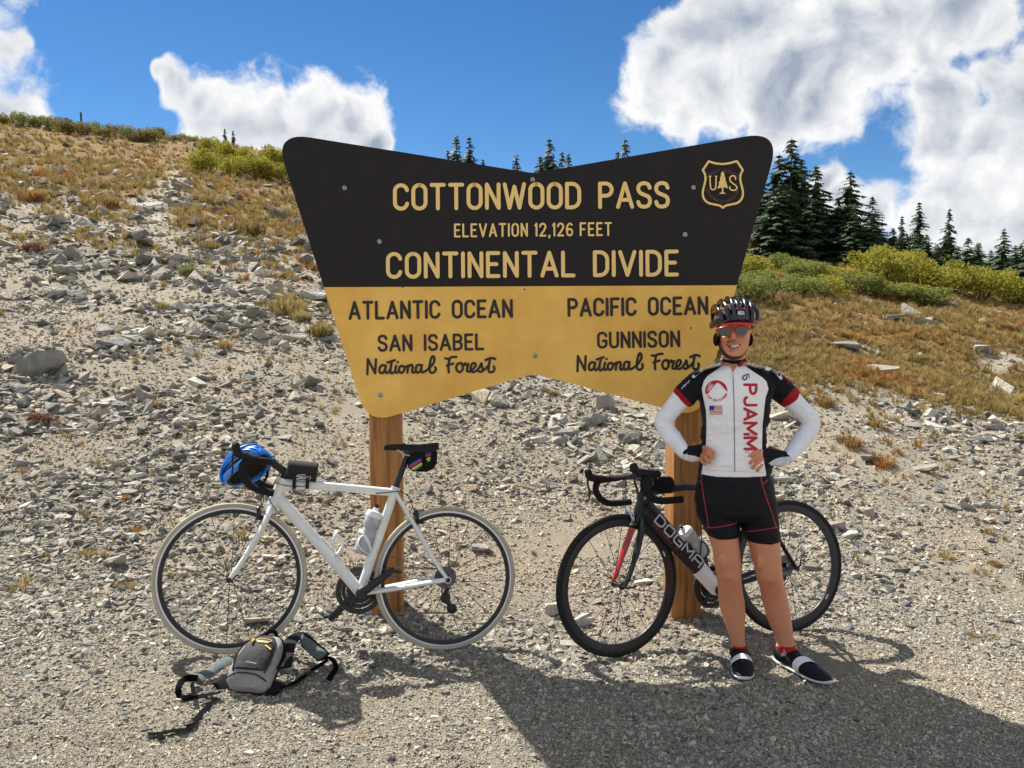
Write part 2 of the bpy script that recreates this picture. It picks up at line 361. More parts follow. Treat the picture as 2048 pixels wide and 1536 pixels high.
SRC = bpy.data.collections.new('scatter_sources')            # not linked into the scene: only scattered
def source_set(name, meshes, m):
    c = bpy.data.collections.new(name)
    for k, me in enumerate(meshes):
        if m: me.materials.append(m)
        o = bpy.data.objects.new(f'{name}_{k:02d}', me); c.objects.link(o)
    return c
def scatter(name, pts, rot, scl, idx, coll, **k):
    me = bpy.data.meshes.new(name); me.vertices.add(len(pts)); me.vertices.foreach_set('co', np.asarray(pts, np.float32).ravel())
    a = me.attributes.new('turn', 'FLOAT_VECTOR', 'POINT'); a.data.foreach_set('vector', np.asarray(rot, np.float32).ravel())
    a = me.attributes.new('size', 'FLOAT_VECTOR', 'POINT'); a.data.foreach_set('vector', np.asarray(scl, np.float32).ravel())
    a = me.attributes.new('pick', 'INT', 'POINT'); a.data.foreach_set('value', np.asarray(idx, np.int32))
    o = put(name, me, **k)
    g = bpy.data.node_groups.new(name, 'GeometryNodeTree'); g.interface.new_socket('Geometry', in_out='INPUT', socket_type='NodeSocketGeometry'); g.interface.new_socket('Geometry', in_out='OUTPUT', socket_type='NodeSocketGeometry')
    gi = g.nodes.new('NodeGroupInput'); go = g.nodes.new('NodeGroupOutput'); ip = g.nodes.new('GeometryNodeInstanceOnPoints'); ci = g.nodes.new('GeometryNodeCollectionInfo')
    ci.inputs['Collection'].default_value = coll; ci.inputs['Separate Children'].default_value = True; ci.inputs['Reset Children'].default_value = True
    def na(n, t):
        q = g.nodes.new('GeometryNodeInputNamedAttribute'); q.data_type = t; q.inputs[0].default_value = n; return q.outputs[0]
    g.links.new(gi.outputs[0], ip.inputs['Points']); g.links.new(ci.outputs[0], ip.inputs['Instance']); ip.inputs['Pick Instance'].default_value = True
    g.links.new(na('pick', 'INT'), ip.inputs['Instance Index']); g.links.new(na('size', 'FLOAT_VECTOR'), ip.inputs['Scale'])
    e2r = g.nodes.new('FunctionNodeEulerToRotation'); g.links.new(na('turn', 'FLOAT_VECTOR'), e2r.inputs[0]); g.links.new(e2r.outputs[0], ip.inputs['Rotation'])
    g.links.new(ip.outputs[0], go.inputs[0])
    md = o.modifiers.new('scatter', 'NODES'); md.node_group = g
    return o
GRAVEL_SRC = source_set('gravel_piece', [stone_mesh(k, .30 + .35 * (k % 5) / 4, 9 + k % 5) for k in range(20)], M_GRAVEL)
GRIT_SRC = source_set('grit_piece', [stone_mesh(60 + k, .35 + .4 * (k % 5) / 4, 8 + k % 4) for k in range(12)], M_GRIT)
ROCK_SRC = source_set('rock_piece', [stone_mesh(100 + k, .35 + .35 * (k % 4) / 3, 14, rough=True) for k in range(12)], M_ROCK)

def scatter_ground(n, y0, y1, umax=.72):
    inv = RNG.uniform(1 / y1, 1 / y0, n); y = 1 / inv; u = RNG.uniform(-umax, umax, n); x = u * y
    z = ground(x, y); return x, y, z
# gravel and rubble: sizes grow with the distance from the road
x, y, z = scatter_ground(320000, 2.35, 30, .80)
px, py = to_px(x, y, z); G = grass_amount(x, y, z)
pxs = np.exp(RNG.normal(1.28, .36, len(x))); dens = fbm(x * 2.1 + 30, y * 2.1, 3)
keep = (RNG.random(len(x)) > G * .95) & (RNG.random(len(x)) < .82 + 1.7 * dens)
size = np.clip(pxs * y / FOC * 1.25, .004, .1)[keep]; x, y, z = x[keep], y[keep], z[keep]; n = len(x)
rot = np.stack([RNG.normal(0, .45, n), RNG.normal(0, .45, n), RNG.uniform(0, 6.283, n)], 1)
scl = np.stack([size * RNG.uniform(.8, 1.3, n), size * RNG.uniform(.7, 1.2, n), size * RNG.uniform(.7, 1.5, n)], 1)
scatter('grit', np.stack([x, y, z + size * .10], 1), rot, scl, RNG.integers(0, 12, n), GRIT_SRC, kind='stuff')
print('grit', n)
x, y, z = scatter_ground(145000, 2.35, 37, .84)
px, py = to_px(x, y, z); G = grass_amount(x, y, z)
pxs = np.exp(RNG.normal(1.62, .62, len(x)))                    # apparent size
dens = fbm(x * 1.3, y * 1.3, 4) + .9 * fbm(x * .45 + 5, y * .45, 3)
left = sstep(900, 300, px); slope = sstep(4.3, 7, y)
pxs = pxs * (.92 + .55 * left * slope + .30 * slope) * np.clip(1 + .8 * dens, .4, 1.9)
smooth_road = sstep(4.2, 3.2, y)
pxs = np.minimum(pxs * (1 - .30 * smooth_road), np.interp(y, [3, 5, 9], [17, 24, 60]))
keep = (RNG.random(len(x)) > G * .80) & (RNG.random(len(x)) < .78 + 1.4 * dens - .12 * smooth_road)
size = np.clip(pxs * y / FOC * 1.25, .006, .42)
x, y, z, size, G = x[keep], y[keep], z[keep], size[keep], G[keep]; n = len(x)
rot = np.stack([RNG.normal(0, .32, n), RNG.normal(0, .32, n), RNG.uniform(0, 6.283, n)], 1)
scl = np.stack([size * RNG.uniform(.8, 1.35, n), size * RNG.uniform(.7, 1.2, n), size * RNG.uniform(.7, 1.5, n)], 1)
scatter('gravel', np.stack([x, y, z + size * .06], 1), rot, scl, RNG.integers(0, 20, n), GRAVEL_SRC, kind='stuff')
print('gravel', n)

# loose stones one can pick out one by one
STONE_MESHES = [stone_mesh(200 + k, .40 + .4 * (k % 5) / 4, 16, rough=True) for k in range(16)]
for me in STONE_MESHES: me.materials.append(M_ROCK)
def stone(name, px, py, wpx, h=.55, label=None, cat='rock', group=None, rz=None, k=None, sink=.25, wy=None):
    p = on_ground(px, py); w = wpx * p.y / FOC
    k = random.randrange(16) if k is None else k
    o = bpy.data.objects.new(name, STONE_MESHES[k]); COL.objects.link(o)
    flat = .40 + .4 * (k % 5) / 4
    o.scale = (w, (wy or .75) * w * random.uniform(.9, 1.15), w * h / flat)
    o.rotation_euler = (random.uniform(-.18, .18), random.uniform(-.18, .18), (random.uniform(-.5, .5) if rz is None else rz))
    o.location = (p.x, p.y, p.z + w * h * (.5 - sink)); return tag(o, label, cat, group)
NAMED = [
 (85,745,105,.66,'big grey squared boulder at the far left of the gravel slope'),
 (105,445,75,.38,'long pale flat boulder on the upper left slope below the grass'),
 (262,475,52,.45,'pinkish grey block in a bare patch on the upper left slope'),
 (100,510,62,.35,'tilted slab with parallel cracks near the dark red shrub'),
 (225,548,35,.6,'upright grey stone in the middle of the left slope'),
 (130,548,55,.4,'low grey rock beside a dark tuft on the left slope'),
 (458,415,40,.55,'grey rock with a notched top below the yellow green willows'),
 (300,420,60,.45,'grey rock half buried in golden grass on the left slope'),
 (400,480,36,.6,'small dark block under a turf edge on the left slope'),
 (560,440,55,.5,'dark rock tucked into the turf left of the sign'),
 (598,455,38,.55,'pale block touching the dark left edge of the sign'),
 (465,520,32,.5,'grey stone above the loose rubble left of the sign'),
 (478,645,38,.5,'pale leaning stone in the pile of three left of the sign'),
 (512,635,46,.6,'rounded brown stone behind the pile of three left of the sign'),
 (515,655,42,.4,'flat stone in front of the pile of three left of the sign'),
 (628,600,70,.5,'dark boulder beside the yellow part of the sign'),
 (590,680,60,.35,'low dark rock left of the words on the sign'),
 (210,715,34,.4,'pale flat stone lying among small rubble on the left slope'),
 (570,880,40,.35,'flat grey stone above the white bicycle'),
 (395,1005,30,.6,'dark cube like stone right above the front wheel of the white bicycle'),
 (228,1132,58,.62,'white angular stone with a dark patch left of the white bicycle'),
 (220,1168,26,.5,'small white stone at the foot of the white angular stone'),
 (515,1248,62,.35,'blue grey slab seen through the lower front wheel of the white bicycle'),
 (600,1245,44,.35,'blue grey slab just right of the front tyre of the white bicycle'),
 (690,1216,44,.5,'white stone under the chainring of the white bicycle'),
 (690,1262,42,.32,'flat tan stone beside the foot of the left post'),
 (968,1105,60,.45,'pale stone seen through the rear wheel of the white bicycle'),
 (905,1130,30,.6,'white pointed stone behind the rear hub of the white bicycle'),
 (1115,1228,60,.75,'brown rock at the front tyre of the black bicycle'),
 (1165,1250,48,.7,'tan block seen through the front wheel of the black bicycle'),
 (1135,1290,50,.3,'flat pale slab in front of the brown rock by the black bicycle'),
 (1290,1170,55,.35,'blue grey slab seen between the fork and the right post'),
 (1350,860,30,.5,'grey block lying beside the right post below the sign'),
 (1690,700,70,.42,'rounded pale boulder in the golden grass right of the cyclist'),
 (1625,655,40,.4,'low grey rock in the grass right of the cyclist helmet'),
 (1560,840,55,.45,'pale rock beside the elbow of the cyclist'),
 (1820,825,48,.4,'pale rock at the edge between golden grass and gravel'),
 (1790,640,55,.35,'grey outcrop slab on the right grassy slope'),
 (1850,650,60,.3,'cracked outcrop slab beside the orange grass on the right'),
 (1880,612,70,.25,'long pale outcrop slab below the yellow willows'),
 (1995,628,24,.6,'small pale stone in the grass near the right edge'),
 (1965,705,50,.5,'grey rock near the right edge of the grassy slope'),
 (1850,945,55,.45,'tan rock in the gravel at the right'),
 (1740,925,45,.5,'dark stone between dry tufts right of the cyclist'),
 (1660,1060,60,.5,'grey rock seen through the rear wheel of the black bicycle'),
 (1700,1075,50,.35,'flat slab by the rear tyre of the black bicycle'),
 (1760,1155,34,.45,'pale stone on the gravel right of the black bicycle'),
 (1805,1265,30,.55,'dark edged white stone right of the wheel shadow'),
 (1100,740,40,.5,'grey rock just below the lower notch of the sign'),
 (1195,770,34,.5,'small grey rock under the right half of the sign'),
 (330,905,34,.5,'tan rounded stone above the blue helmet'),
 (365,420,28,.7,'small dark standing stone in the orange grass'),
 (400,295,28,.5,'dark grey rock on the skyline beside the willows'),
 (160,770,30,.4,'small slab right of the big grey boulder'),
 (60,1020,36,.4,'flat grey stone at the left edge level with the wheels'),
 (505,1015,40,.45,'dark stone above the fork of the white bicycle'),
 (1905,1020,40,.4,'pale flat stone on the right gravel slope'),
 (1985,860,50,.4,'grey rock at the foot of the right slope'),
]
for (a, b_, w, h, lb) in NAMED:
    stone('boulder' if w > 48 else 'stone', a, b_, w, h, lb, 'boulder' if w > 48 else 'stone')
cnt = 0
ZONES = [((0, 560), (430, 900), 105, 'loose angular grey stone among the rubble of the left slope', 'loose stones on the left slope', 16, 34),
         ((0, 700), (900, 1200), 40, 'loose pale stone on the gravel around the white bicycle', 'loose stones around the white bicycle', 13, 26),
         ((760, 1400), (790, 1150), 35, 'loose grey stone on the gravel under and below the sign', 'loose stones below the sign', 13, 26),
         ((1580, 2048), (840, 1200), 45, 'loose pale stone on the gravel slope to the right of the cyclist', 'loose stones right of the cyclist', 14, 30),
         ((0, 2048), (1320, 1530), 17, 'small flat stone on the trodden gravel in the foreground', 'small stones in the foreground', 14, 24)]
for (xr, yr, m_, lb, gr, s0, s1) in ZONES:
    for i in range(m_):
        a = random.uniform(*xr); b_ = random.uniform(*yr); w = s0 + (s1 - s0) * random.random() ** 2.2
        stone('stone', a, b_, w, random.uniform(.3, .6), lb, 'stone', gr, rz=random.uniform(0, 6.28))
# ------------------------------------------------------------------ grass tufts
def leafy_material(name, cols, patch=None, trans=.35, rough=.75):
    m = bpy.data.materials.new(name); m.use_nodes = True; t = m.node_tree; L = t.links; b = t.nodes['Principled BSDF']; out = t.nodes['Material Output']
    b.inputs['Roughness'].default_value = rough; b.inputs['Specular IOR Level'].default_value = .2
    oi = t.nodes.new('ShaderNodeObjectInfo'); r = t.nodes.new('ShaderNodeValToRGB'); e = r.color_ramp.elements
    while len(e) < len(cols): e.new(.5)
    for k, c in enumerate(cols): e[k].position = k / (len(cols) - 1); e[k].color = (*c, 1)
    if patch:
        n = t.nodes.new('ShaderNodeTexNoise'); n.inputs['Scale'].default_value = patch; n.inputs['Detail'].default_value = 3; L.new(oi.outputs['Location'], n.inputs['Vector'])
        ad = t.nodes.new('ShaderNodeMath'); ad.operation = 'MULTIPLY_ADD'; L.new(oi.outputs['Random'], ad.inputs[0]); ad.inputs[1].default_value = .35
        mr = t.nodes.new('ShaderNodeMapRange'); mr.inputs[1].default_value = .3; mr.inputs[2].default_value = .7; mr.inputs[3].default_value = 0; mr.inputs[4].default_value = .65; L.new(n.outputs[0], mr.inputs[0]); L.new(mr.outputs[0], ad.inputs[2])
        L.new(ad.outputs[0], r.inputs[0])
    else:
        ga = t.nodes.new('ShaderNodeNewGeometry')
        ad = t.nodes.new('ShaderNodeMath'); ad.operation = 'MULTIPLY_ADD'; L.new(ga.outputs['Random Per Island'], ad.inputs[0]); ad.inputs[1].default_value = .75; sc = t.nodes.new('ShaderNodeMath'); sc.operation = 'MULTIPLY'; sc.inputs[1].default_value = .25; L.new(oi.outputs['Random'], sc.inputs[0]); L.new(sc.outputs[0], ad.inputs[2]); L.new(ad.outputs[0], r.inputs[0])
    L.new(r.outputs[0], b.inputs['Base Color'])
    tr = t.nodes.new('ShaderNodeBsdfTranslucent'); L.new(r.outputs[0], tr.inputs[0]); mx = t.nodes.new('ShaderNodeMixShader'); mx.inputs[0].default_value = trans
    L.new(b.outputs[0], mx.inputs[1]); L.new(tr.outputs[0], mx.inputs[2]); L.new(mx.outputs[0], out.inputs[0])
    return m
M_GRASS = leafy_material('dry_grass', [(.13, .13, .045), (.29, .21, .07), (.19, .14, .055), (.36, .27, .10), (.27, .18, .065), (.36, .16, .045), (.15, .10, .05)], patch=.45)
def tuft_mesh(k, n=30, h=1.0, spread=.5):
    rg = random.Random(k); mb = MB()
    for i in range(n):
        a = rg.uniform(0, 6.283); r = rg.uniform(0, .32); lean = rg.uniform(.1, 1) * spread; hh = h * rg.uniform(.45, 1)
        bx, by = math.cos(a) * r, math.sin(a) * r; a2 = a + rg.uniform(-.6, .6); w = rg.uniform(.016, .035)
        px_, py_ = -math.sin(a2) * w, math.cos(a2) * w
        mx_, my_ = bx + math.cos(a2) * lean * .35, by + math.sin(a2) * lean * .35; tx, ty = bx + math.cos(a2) * lean, by + math.sin(a2) * lean
        mb.add([(bx - px_, by - py_, -.05), (bx + px_, by + py_, -.05), (mx_ + px_, my_ + py_, hh * .6), (mx_ - px_, my_ - py_, hh * .6), (tx, ty, hh)], [(0, 1, 2, 3), (3, 2, 4)])
    return mb.mesh('tuft')
TUFT_SRC = source_set('grass_tuft', [tuft_mesh(k, 26 + 4 * (k % 3), 1.0, .35 + .12 * (k % 4)) for k in range(8)], M_GRASS)
x, y, z = scatter_ground(180000, 3.6, 40, .85)
px, py = to_px(x, y, z); G = grass_amount(x, y, z)
cl = sstep(-.25, .35, fbm(x * 1.6, y * 1.6 + 40, 3))
p = G ** 1.4 * (.5 + .5 * cl) + .005 + .035 * sstep(5.5, 8, y) * (fbm(x * .9 + 70, y * .9, 3) > .12)
keep = (RNG.random(len(x)) < p) & ~((py > 1180) | ((px > 700) & (px < 1420) & (py > 790) & (py < 1180) & (RNG.random(len(x)) > .25)))
x, y, z, G = x[keep], y[keep], z[keep], G[keep]; n = len(x)
hh = np.clip(RNG.normal(.105, .04, n), .04, .24) * np.where(G < .15, .55, 1) * (.7 + .5 * sstep(8, 25, y)); ww = hh * RNG.uniform(.9, 1.7, n)
rot = np.stack([RNG.normal(0, .1, n), RNG.normal(0, .1, n), RNG.uniform(0, 6.283, n)], 1)
scatter('dry_grass', np.stack([x, y, z], 1), rot, np.stack([ww, ww, hh], 1), RNG.integers(0, 8, n), TUFT_SRC, kind='stuff')
print('tufts', n)

# clumps one can point at
def clump_mesh(k):
    rg = random.Random(k); mb = MB()
    for i in range(230):
        a = rg.uniform(0, 6.283); r = rg.uniform(0, 1) ** .6 * .42; lean = rg.uniform(.05, .28) + r * .5; hh = rg.uniform(.45, 1) * (1 - r * .9); bx, by = math.cos(a) * r, math.sin(a) * r; a2 = a + rg.uniform(-.7, .7); w = rg.uniform(.010, .02)
        px_, py_ = -math.sin(a2 + rg.uniform(-1, 1)) * w, math.cos(a2) * w; tx, ty = bx + math.cos(a2) * lean * .5, by + math.sin(a2) * lean * .5
        mb.add([(bx - px_, by - py_, -.08), (bx + px_, by + py_, -.08), ((bx + tx) / 2 + px_, (by + ty) / 2 + py_, hh * .65), ((bx + tx) / 2 - px_, (by + ty) / 2 - py_, hh * .65), (tx, ty, hh)], [(0, 1, 2, 3), (3, 2, 4)])
    me = mb.mesh('clump'); me.materials.append(M_GRASS); return me
CLUMPS = [clump_mesh(k) for k in range(4)]
for i, (a, b_, w, lb) in enumerate([(572, 622, 78, 'big golden brown grass clump beside the left edge of the yellow board'), (640, 668, 62, 'green brown grass clump touching the sign edge below the dark boulder'), (600, 640, 44, 'smaller brown clump just below the big golden one'),
    (450, 695, 34, 'dry tuft beside loose stones left of the letters'), (325, 618, 30, 'thin dry tuft in the middle of the rubble'), (500, 470, 66, 'brown turf hummock on the edge above the rubble'), (420, 500, 50, 'brown turf hummock left of the larger one'), (170, 470, 40, 'dry tuft beside the pinkish block'), (215, 410, 44, 'golden tuft on the upper left slope'),
    (60, 400, 50, 'golden tuft near the left edge below the shrubs'), (175, 1112, 40, 'rust coloured tuft left of the front tyre'), (95, 1112, 24, 'small dry tuft at the left, level with the hubs'), (275, 1062, 28, 'small golden tuft above the front tyre'), (262, 1172, 26, 'dry tuft under the white angular stone'),
    (20, 1180, 24, 'small green yellow tuft at the left edge'), (310, 812, 28, 'small tuft on the rubble above the blue helmet'), (1945, 1274, 26, 'left one of two small tufts at the lower right'), (1988, 1276, 26, 'right one of two small tufts at the lower right'), (1700, 890, 56, 'brown clump on the gravel right of the elbow'),
    (1765, 930, 50, 'dry clump beside the tan rock at the right'), (1590, 800, 50, 'brown clump at the grass edge above the elbow'), (1650, 812, 44, 'rust clump along the lower grass edge'), (1940, 800, 50, 'reddish clump at the grass edge near the right side'), (1600, 660, 40, 'dark clump in the grass level with the helmet'), (1100, 790, 34, 'small clump under the notch of the sign'), (1990, 1130, 30, 'golden tuft at the right edge of the gravel')]):
    p_ = on_ground(a, b_); w_ = w * p_.y / FOC
    o = put('grass_clump', CLUMPS[i % 4], loc=(p_.x, p_.y, p_.z - .01), rot=(0, 0, i * 1.7)); o.scale = (w_, w_, w_ * random.uniform(.5, .75)); tag(o, lb, 'grass clump')

# ------------------------------------------------------------------ shrubs
ORD = 'first second third fourth fifth sixth seventh eighth ninth tenth eleventh twelfth thirteenth fourteenth fifteenth sixteenth'.split()
M_WIL_Y = leafy_material('willow_leaf_yellow', [(.15, .18, .03), (.27, .26, .035), (.36, .31, .045), (.20, .23, .035)], trans=.45)
M_WIL_G = leafy_material('willow_leaf_green', [(.12, .15, .045), (.18, .21, .055), (.25, .26, .06), (.08, .11, .035)], trans=.4)
M_WIL_O = leafy_material('shrub_leaf_olive', [(.10, .12, .035), (.20, .17, .05), (.28, .20, .06), (.08, .09, .03)], trans=.35)
M_RED = leafy_material('shrub_leaf_red', [(.10, .03, .02), (.18, .05, .03), (.14, .06, .03)], trans=.3)
M_BARK = mat('bark', (.12, .09, .07), .9, noise=(20, (.06, .045, .035), 1))
def bush_parts(k, n=2600, leaf=.046, lumps=12):
    rg = random.Random(k); lf = MB(); st = MB(); L_ = []
    for i in range(lumps):
        a = rg.uniform(0, 6.283); r = rg.uniform(0, .75); h = rg.uniform(.45, .95) * (1 - .35 * r); L_.append((math.cos(a) * r, math.sin(a) * r, h, rg.uniform(.22, .36)))
    for (cx, cy, h, rr) in L_:
        st.tube([(cx * .15, cy * .15, -.05), (cx * .6, cy * .6, h * .5), (cx, cy, h)], [.018, .012, .005], 5)
    for i in range(n):
        cx, cy, h, rr = rg.choice(L_); v = Vector((rg.gauss(0, 1), rg.gauss(0, 1), rg.gauss(0, 1))).normalized() * rr * rg.uniform(.45, 1.05) ** .5
        c = Vector((cx, cy, max(h * (.62 if rg.random() < .3 else 1), .12))) + Vector((v.x, v.y, v.z * .95))
        if c.z < 0.0: c.z = rg.uniform(0, .2)
        d = Vector((rg.gauss(0, 1), rg.gauss(0, 1), rg.gauss(.5, 1))).normalized(); s = d.orthogonal().normalized(); s.rotate(Matrix.Rotation(rg.uniform(0, 6.28), 3, d)); l = leaf * rg.uniform(.7, 1.5); w = l * .38
        lf.add([c - d * l, c + s * w, c + d * l, c - s * w], [(0, 1, 2, 3)])
    return lf.mesh('leaves'), st.mesh('stems')
BUSH = [bush_parts(k) for k in range(4)]
_bm = {}
def bush(name, px, Y, w, h, leafmat, label, cat='shrub', group=None, py=None):
    if py is not None: p = on_ground(px, py)
    else:
        xx = (px - 1024) / FOC * Y; p = Vector((xx, Y, gz(xx, Y)))
    k = random.randrange(4); key = (k, leafmat.name)
    if key not in _bm:
        a = BUSH[k][0].copy(); a.materials.clear(); a.materials.append(leafmat); b_ = BUSH[k][1].copy(); b_.materials.clear(); b_.materials.append(M_BARK); _bm[key] = (a, b_)
    r = empty(name, (p.x, p.y, p.z - .03), (0, 0, random.uniform(0, 6.28)), label=label, cat=cat, group=group); r.scale = (w / 2, w / 2, h)
    put('foliage', _bm[key][0], parent=r); put('stems', _bm[key][1], parent=r); return r
for i in range(12):
    px_ = 425 + 175 * (i % 6) / 5 + random.uniform(-12, 12); row = i // 6
    bush('willow_shrub', px_, None, random.uniform(1.1, 1.6), random.uniform(.55, .8), M_WIL_Y, f'{ORD[i % 6]} from the left in the {"upper" if row == 0 else "lower"} row of bright yellow green willows beside the sign', group='yellow green willows left of the sign', py=(318 + .12 * (px_ - 420) if row == 0 else 350 + .1 * (px_ - 420)))
for i in range(16):
    px_ = 5 + 330 * i / 15 + random.uniform(-8, 8)
    bush('crest_shrub', px_, random.uniform(35, 37.5), random.uniform(1.0, 1.9), random.uniform(.35, .65), M_WIL_O if i % 3 else M_WIL_G, f'low olive shrub on the left skyline, {ORD[i]} from the left edge', group='low shrubs along the left skyline')
for i in range(4):
    bush('crest_shrub', 360 + 22 * i, 36.5, 1.0, .3, M_WIL_G, f'tiny green shrub between the skyline rocks and the willows, {ORD[i]} from the left', group='tiny shrubs on the skyline')
RBL = ['pale green willow touching the sign edge, upper row', 'second pale green willow of the upper row right of the sign', 'third pale green willow of the upper row right of the sign', 'fourth pale green willow of the upper row right of the sign', 'green willow low beside the sign edge, second row', 'low green willow above the head height of the cyclist', 'third green willow of the lower row right of the sign', 'green willow below the left end of the tall yellow ones', 'green willow in the middle of the low pale band', 'green willow at the right end of the low pale band', 'lowest green willow directly beside the sign edge', 'last small green willow of the band, lowest on the right']
RB = [(1505, 555), (1560, 545), (1610, 560), (1660, 565), (1530, 575), (1590, 590), (1640, 592), (1700, 590), (1755, 592), (1815, 600), (1500, 598), (1855, 612)]
for i, (a, b_) in enumerate(RB):
    bush('willow_shrub', a, None, random.uniform(1.7, 2.4), random.uniform(.40, .62), M_WIL_G if i % 3 else M_WIL_Y, RBL[i], group='pale green willows right of the sign', py=b_)
RB2 = [(1752, 570), (1800, 572), (1850, 582), (1905, 588), (1960, 597), (2015, 606), (1770, 555), (1830, 558), (1880, 565), (1935, 575), (1990, 585)]
for i, (a, b_) in enumerate(RB2):
    bush('willow_shrub', a, None, random.uniform(2.2, 3.0), random.uniform(.80, 1.15), M_WIL_Y, f'tall yellow willow, {ORD[i if i < 6 else i - 6]} from the left in the {"front" if i < 6 else "back"} row before the spruces', group='tall yellow willows at the right', py=b_)
for i in range(5):
    bush('olive_shrub', 1500 + 55 * i + random.uniform(-8, 8), None, 1.8, .7, M_WIL_O, f'olive brown shrub at the foot of the spruce stand, {ORD[i]} from the left', group='olive shrubs under the spruces', py=506 + 3 * i)
bush('red_shrub', 65, None, .38, .16, M_RED, 'dark red low shrub beside the tilted slab on the left slope', py=505)
bush('red_shrub', 2010, None, .5, .2, M_RED, 'dark red low shrub at the edge of the right slope', py=665)
bush('red_shrub', 80, None, .30, .10, M_RED, 'reddish ground plant among rubble below the big boulder', py=845)
bush('green_shrub', 380, None, .42, .13, M_WIL_G, 'small grey green plant in the rubble of the left slope', py=548)

# ------------------------------------------------------------------ spruces
M_SPR = leafy_material('spruce_needles', [(.018, .035, .014), (.035, .06, .022), (.05, .08, .03), (.028, .045, .022)], trans=.15, rough=.6)
def spruce(k, levels=26, R0=.19, ragged=.3):
    rg = random.Random(k); fo = MB(); tk = MB()
    tk.tube([(0, 0, -.02), (0, 0, .5), (0, 0, 1)], [.018, .011, .002], 6)
    for i in range(levels):
        t = i / (levels - 1); z = .04 + .94 * t ** .92; rr = R0 * (1 - t) ** .8 * rg.uniform(1 - ragged, 1 + ragged * .6) + .008; nb = max(4, int(9 - 4 * t)); a0 = rg.uniform(0, 6.28)
        for j in range(nb):
            if rg.random() < .30: continue
            a = a0 + 6.283 * j / nb + rg.uniform(-.25, .25); L = rr * rg.uniform(.4, 1.35); zt = z - L * .25 + rg.uniform(-.01, .012)
            dx, dy = math.cos(a), math.sin(a)
            if L > .03: tk.tube([(0, 0, z), (dx * L * .6, dy * L * .6, z - L * .22)], [.0035, .0015], 3, cap=False)
            nq = max(3, int(L / .016))
            for q in range(nq):
                f = (q + 1) / nq; c = Vector((dx * L * f, dy * L * f, z + (zt - z) * f + .03 * L * f * f)); wv = (.034 + .040 * (1 - f * .7)) * (.6 + .6 * (1 - t)); sd = rg.choice((-1, 1))
                for s in (-1, 1):
                    side = Vector((-dy, dx, 0)) * s * wv * rg.uniform(.6, 1.2); out = Vector((dx, dy, 0)) * wv * rg.uniform(.3, .9)
                    dn = Vector((0, 0, -wv * rg.uniform(.15, .8)))
                    fo.add([c + Vector((0, 0, wv * .25)), c + side * .5 + out * .2, c + side + out + dn, c + out * .8 + dn * .5], [(0, 1, 2, 3)])
    fo.add([(-.006, 0, .95), (.006, 0, .95), (0, 0, 1.02)], [(0, 1, 2)])
    return fo.mesh('crown'), tk.mesh('trunk')
SPR = []
for k in range(6):
    a, b_ = spruce(k, 24 + 2 * (k % 3), (.26, .30, .21, .38, .27, .42)[k], .25 + .08 * (k % 3)); a.materials.append(M_SPR); b_.materials.append(M_BARK); SPR.append((a, b_))
def tree(px, top, Y, label, k=None, group=None, wide=1.0, base=None):
    xx = (px - 1024) / FOC * Y; z0 = gz(xx, Y) - .1; zt = at_y(px, top, Y).z; H = max(zt - z0, .8)
    k = random.randrange(6) if k is None else k
    r = empty('spruce_tree', (xx, Y, z0), (0, 0, random.uniform(0, 6.28)), label=label, cat='tree', group=group); r.scale = (H * wide, H * wide, H)
    put('crown', SPR[k][0], parent=r); put('trunk', SPR[k][1], parent=r); return r
TREES = [(461,257,46,'taller of the two slim spruces on the skyline left of the sign',2,.8),(477,261,46.5,'shorter of the two slim spruces on the skyline left of the sign',2,.8),
 (915,270,60,'taller left spruce of the pair above the left half of the sign',0,.9),(940,274,61,'right spruce of the pair above the left half of the sign',4,.9),
 (898,300,62,'small spruce left of the pair above the sign',2,.8),(967,318,60,'tip of a small spruce just above the sloping top edge of the sign',0,.8),
 (1033,309,60,'lone spruce just left of the notch in the top of the sign',4,1.0),(1097,277,60,'tallest spruce above the notch in the top of the sign',4,1.0),(1080,312,59,'small spruce tucked beside the tallest one above the notch',1,.9),(1122,303,61,'middle spruce right of the notch above the sign',0,.9),(1135,306,60,'right hand spruce right of the notch above the sign',0,.8),
 (1245,277,60,'lone spruce above the right half of the sign',4,.9),(1232,303,61,'tip of a small spruce beside the lone one above the sign',2,.8),
 (1573,276,37,'tallest spruce of the dark stand right of the sign',1,1.05),(1549,308,37.5,'spruce touching the upper right corner of the sign',3,1.1),(1595,322,38.5,'spruce right behind the tallest one in the stand',3,1.1),
 (1622,330,37,'broad spruce in the middle of the dark stand',5,1.1),(1690,342,37,'separate tall spruce with a pale cloud on both sides',3,1.1),(1668,395,37.5,'half height spruce left of the separate tall one',5,1.1),
 (1735,392,37.5,'blunt topped spruce right of the separate tall one',5,1.0),(1828,403,37.5,'ragged spruce above the tall yellow willows',1,.75),(1795,432,38,'little spruce tip left of the ragged one above the willows',2,.8),
 (1888,416,37.5,'leaning thin spruce above the right end of the yellow willows',5,.6),(1998,456,32,'dark spruce near the right edge of the view',3,.9),(2042,470,31,'spruce cut by the right edge of the view',3,.9),(1950,485,35,'low spruce tip behind the willows near the right edge',1,.9)]
for (a, b_, Y, lb, k, w) in TREES: tree(a, b_, Y, lb, k, wide=w)
for i in range(46):
    a = 1508 + 300 * i / 45 + random.uniform(-4, 4); top = 350 + (a - 1508) * .40 + random.uniform(-12, 75)
    tree(a, min(top, 475), random.uniform(34.5, 38.5), 'dark spruce in the dense lower part of the stand right of the sign', group='dense spruces of the stand', wide=1.35, k=random.choice((1, 3, 5)))
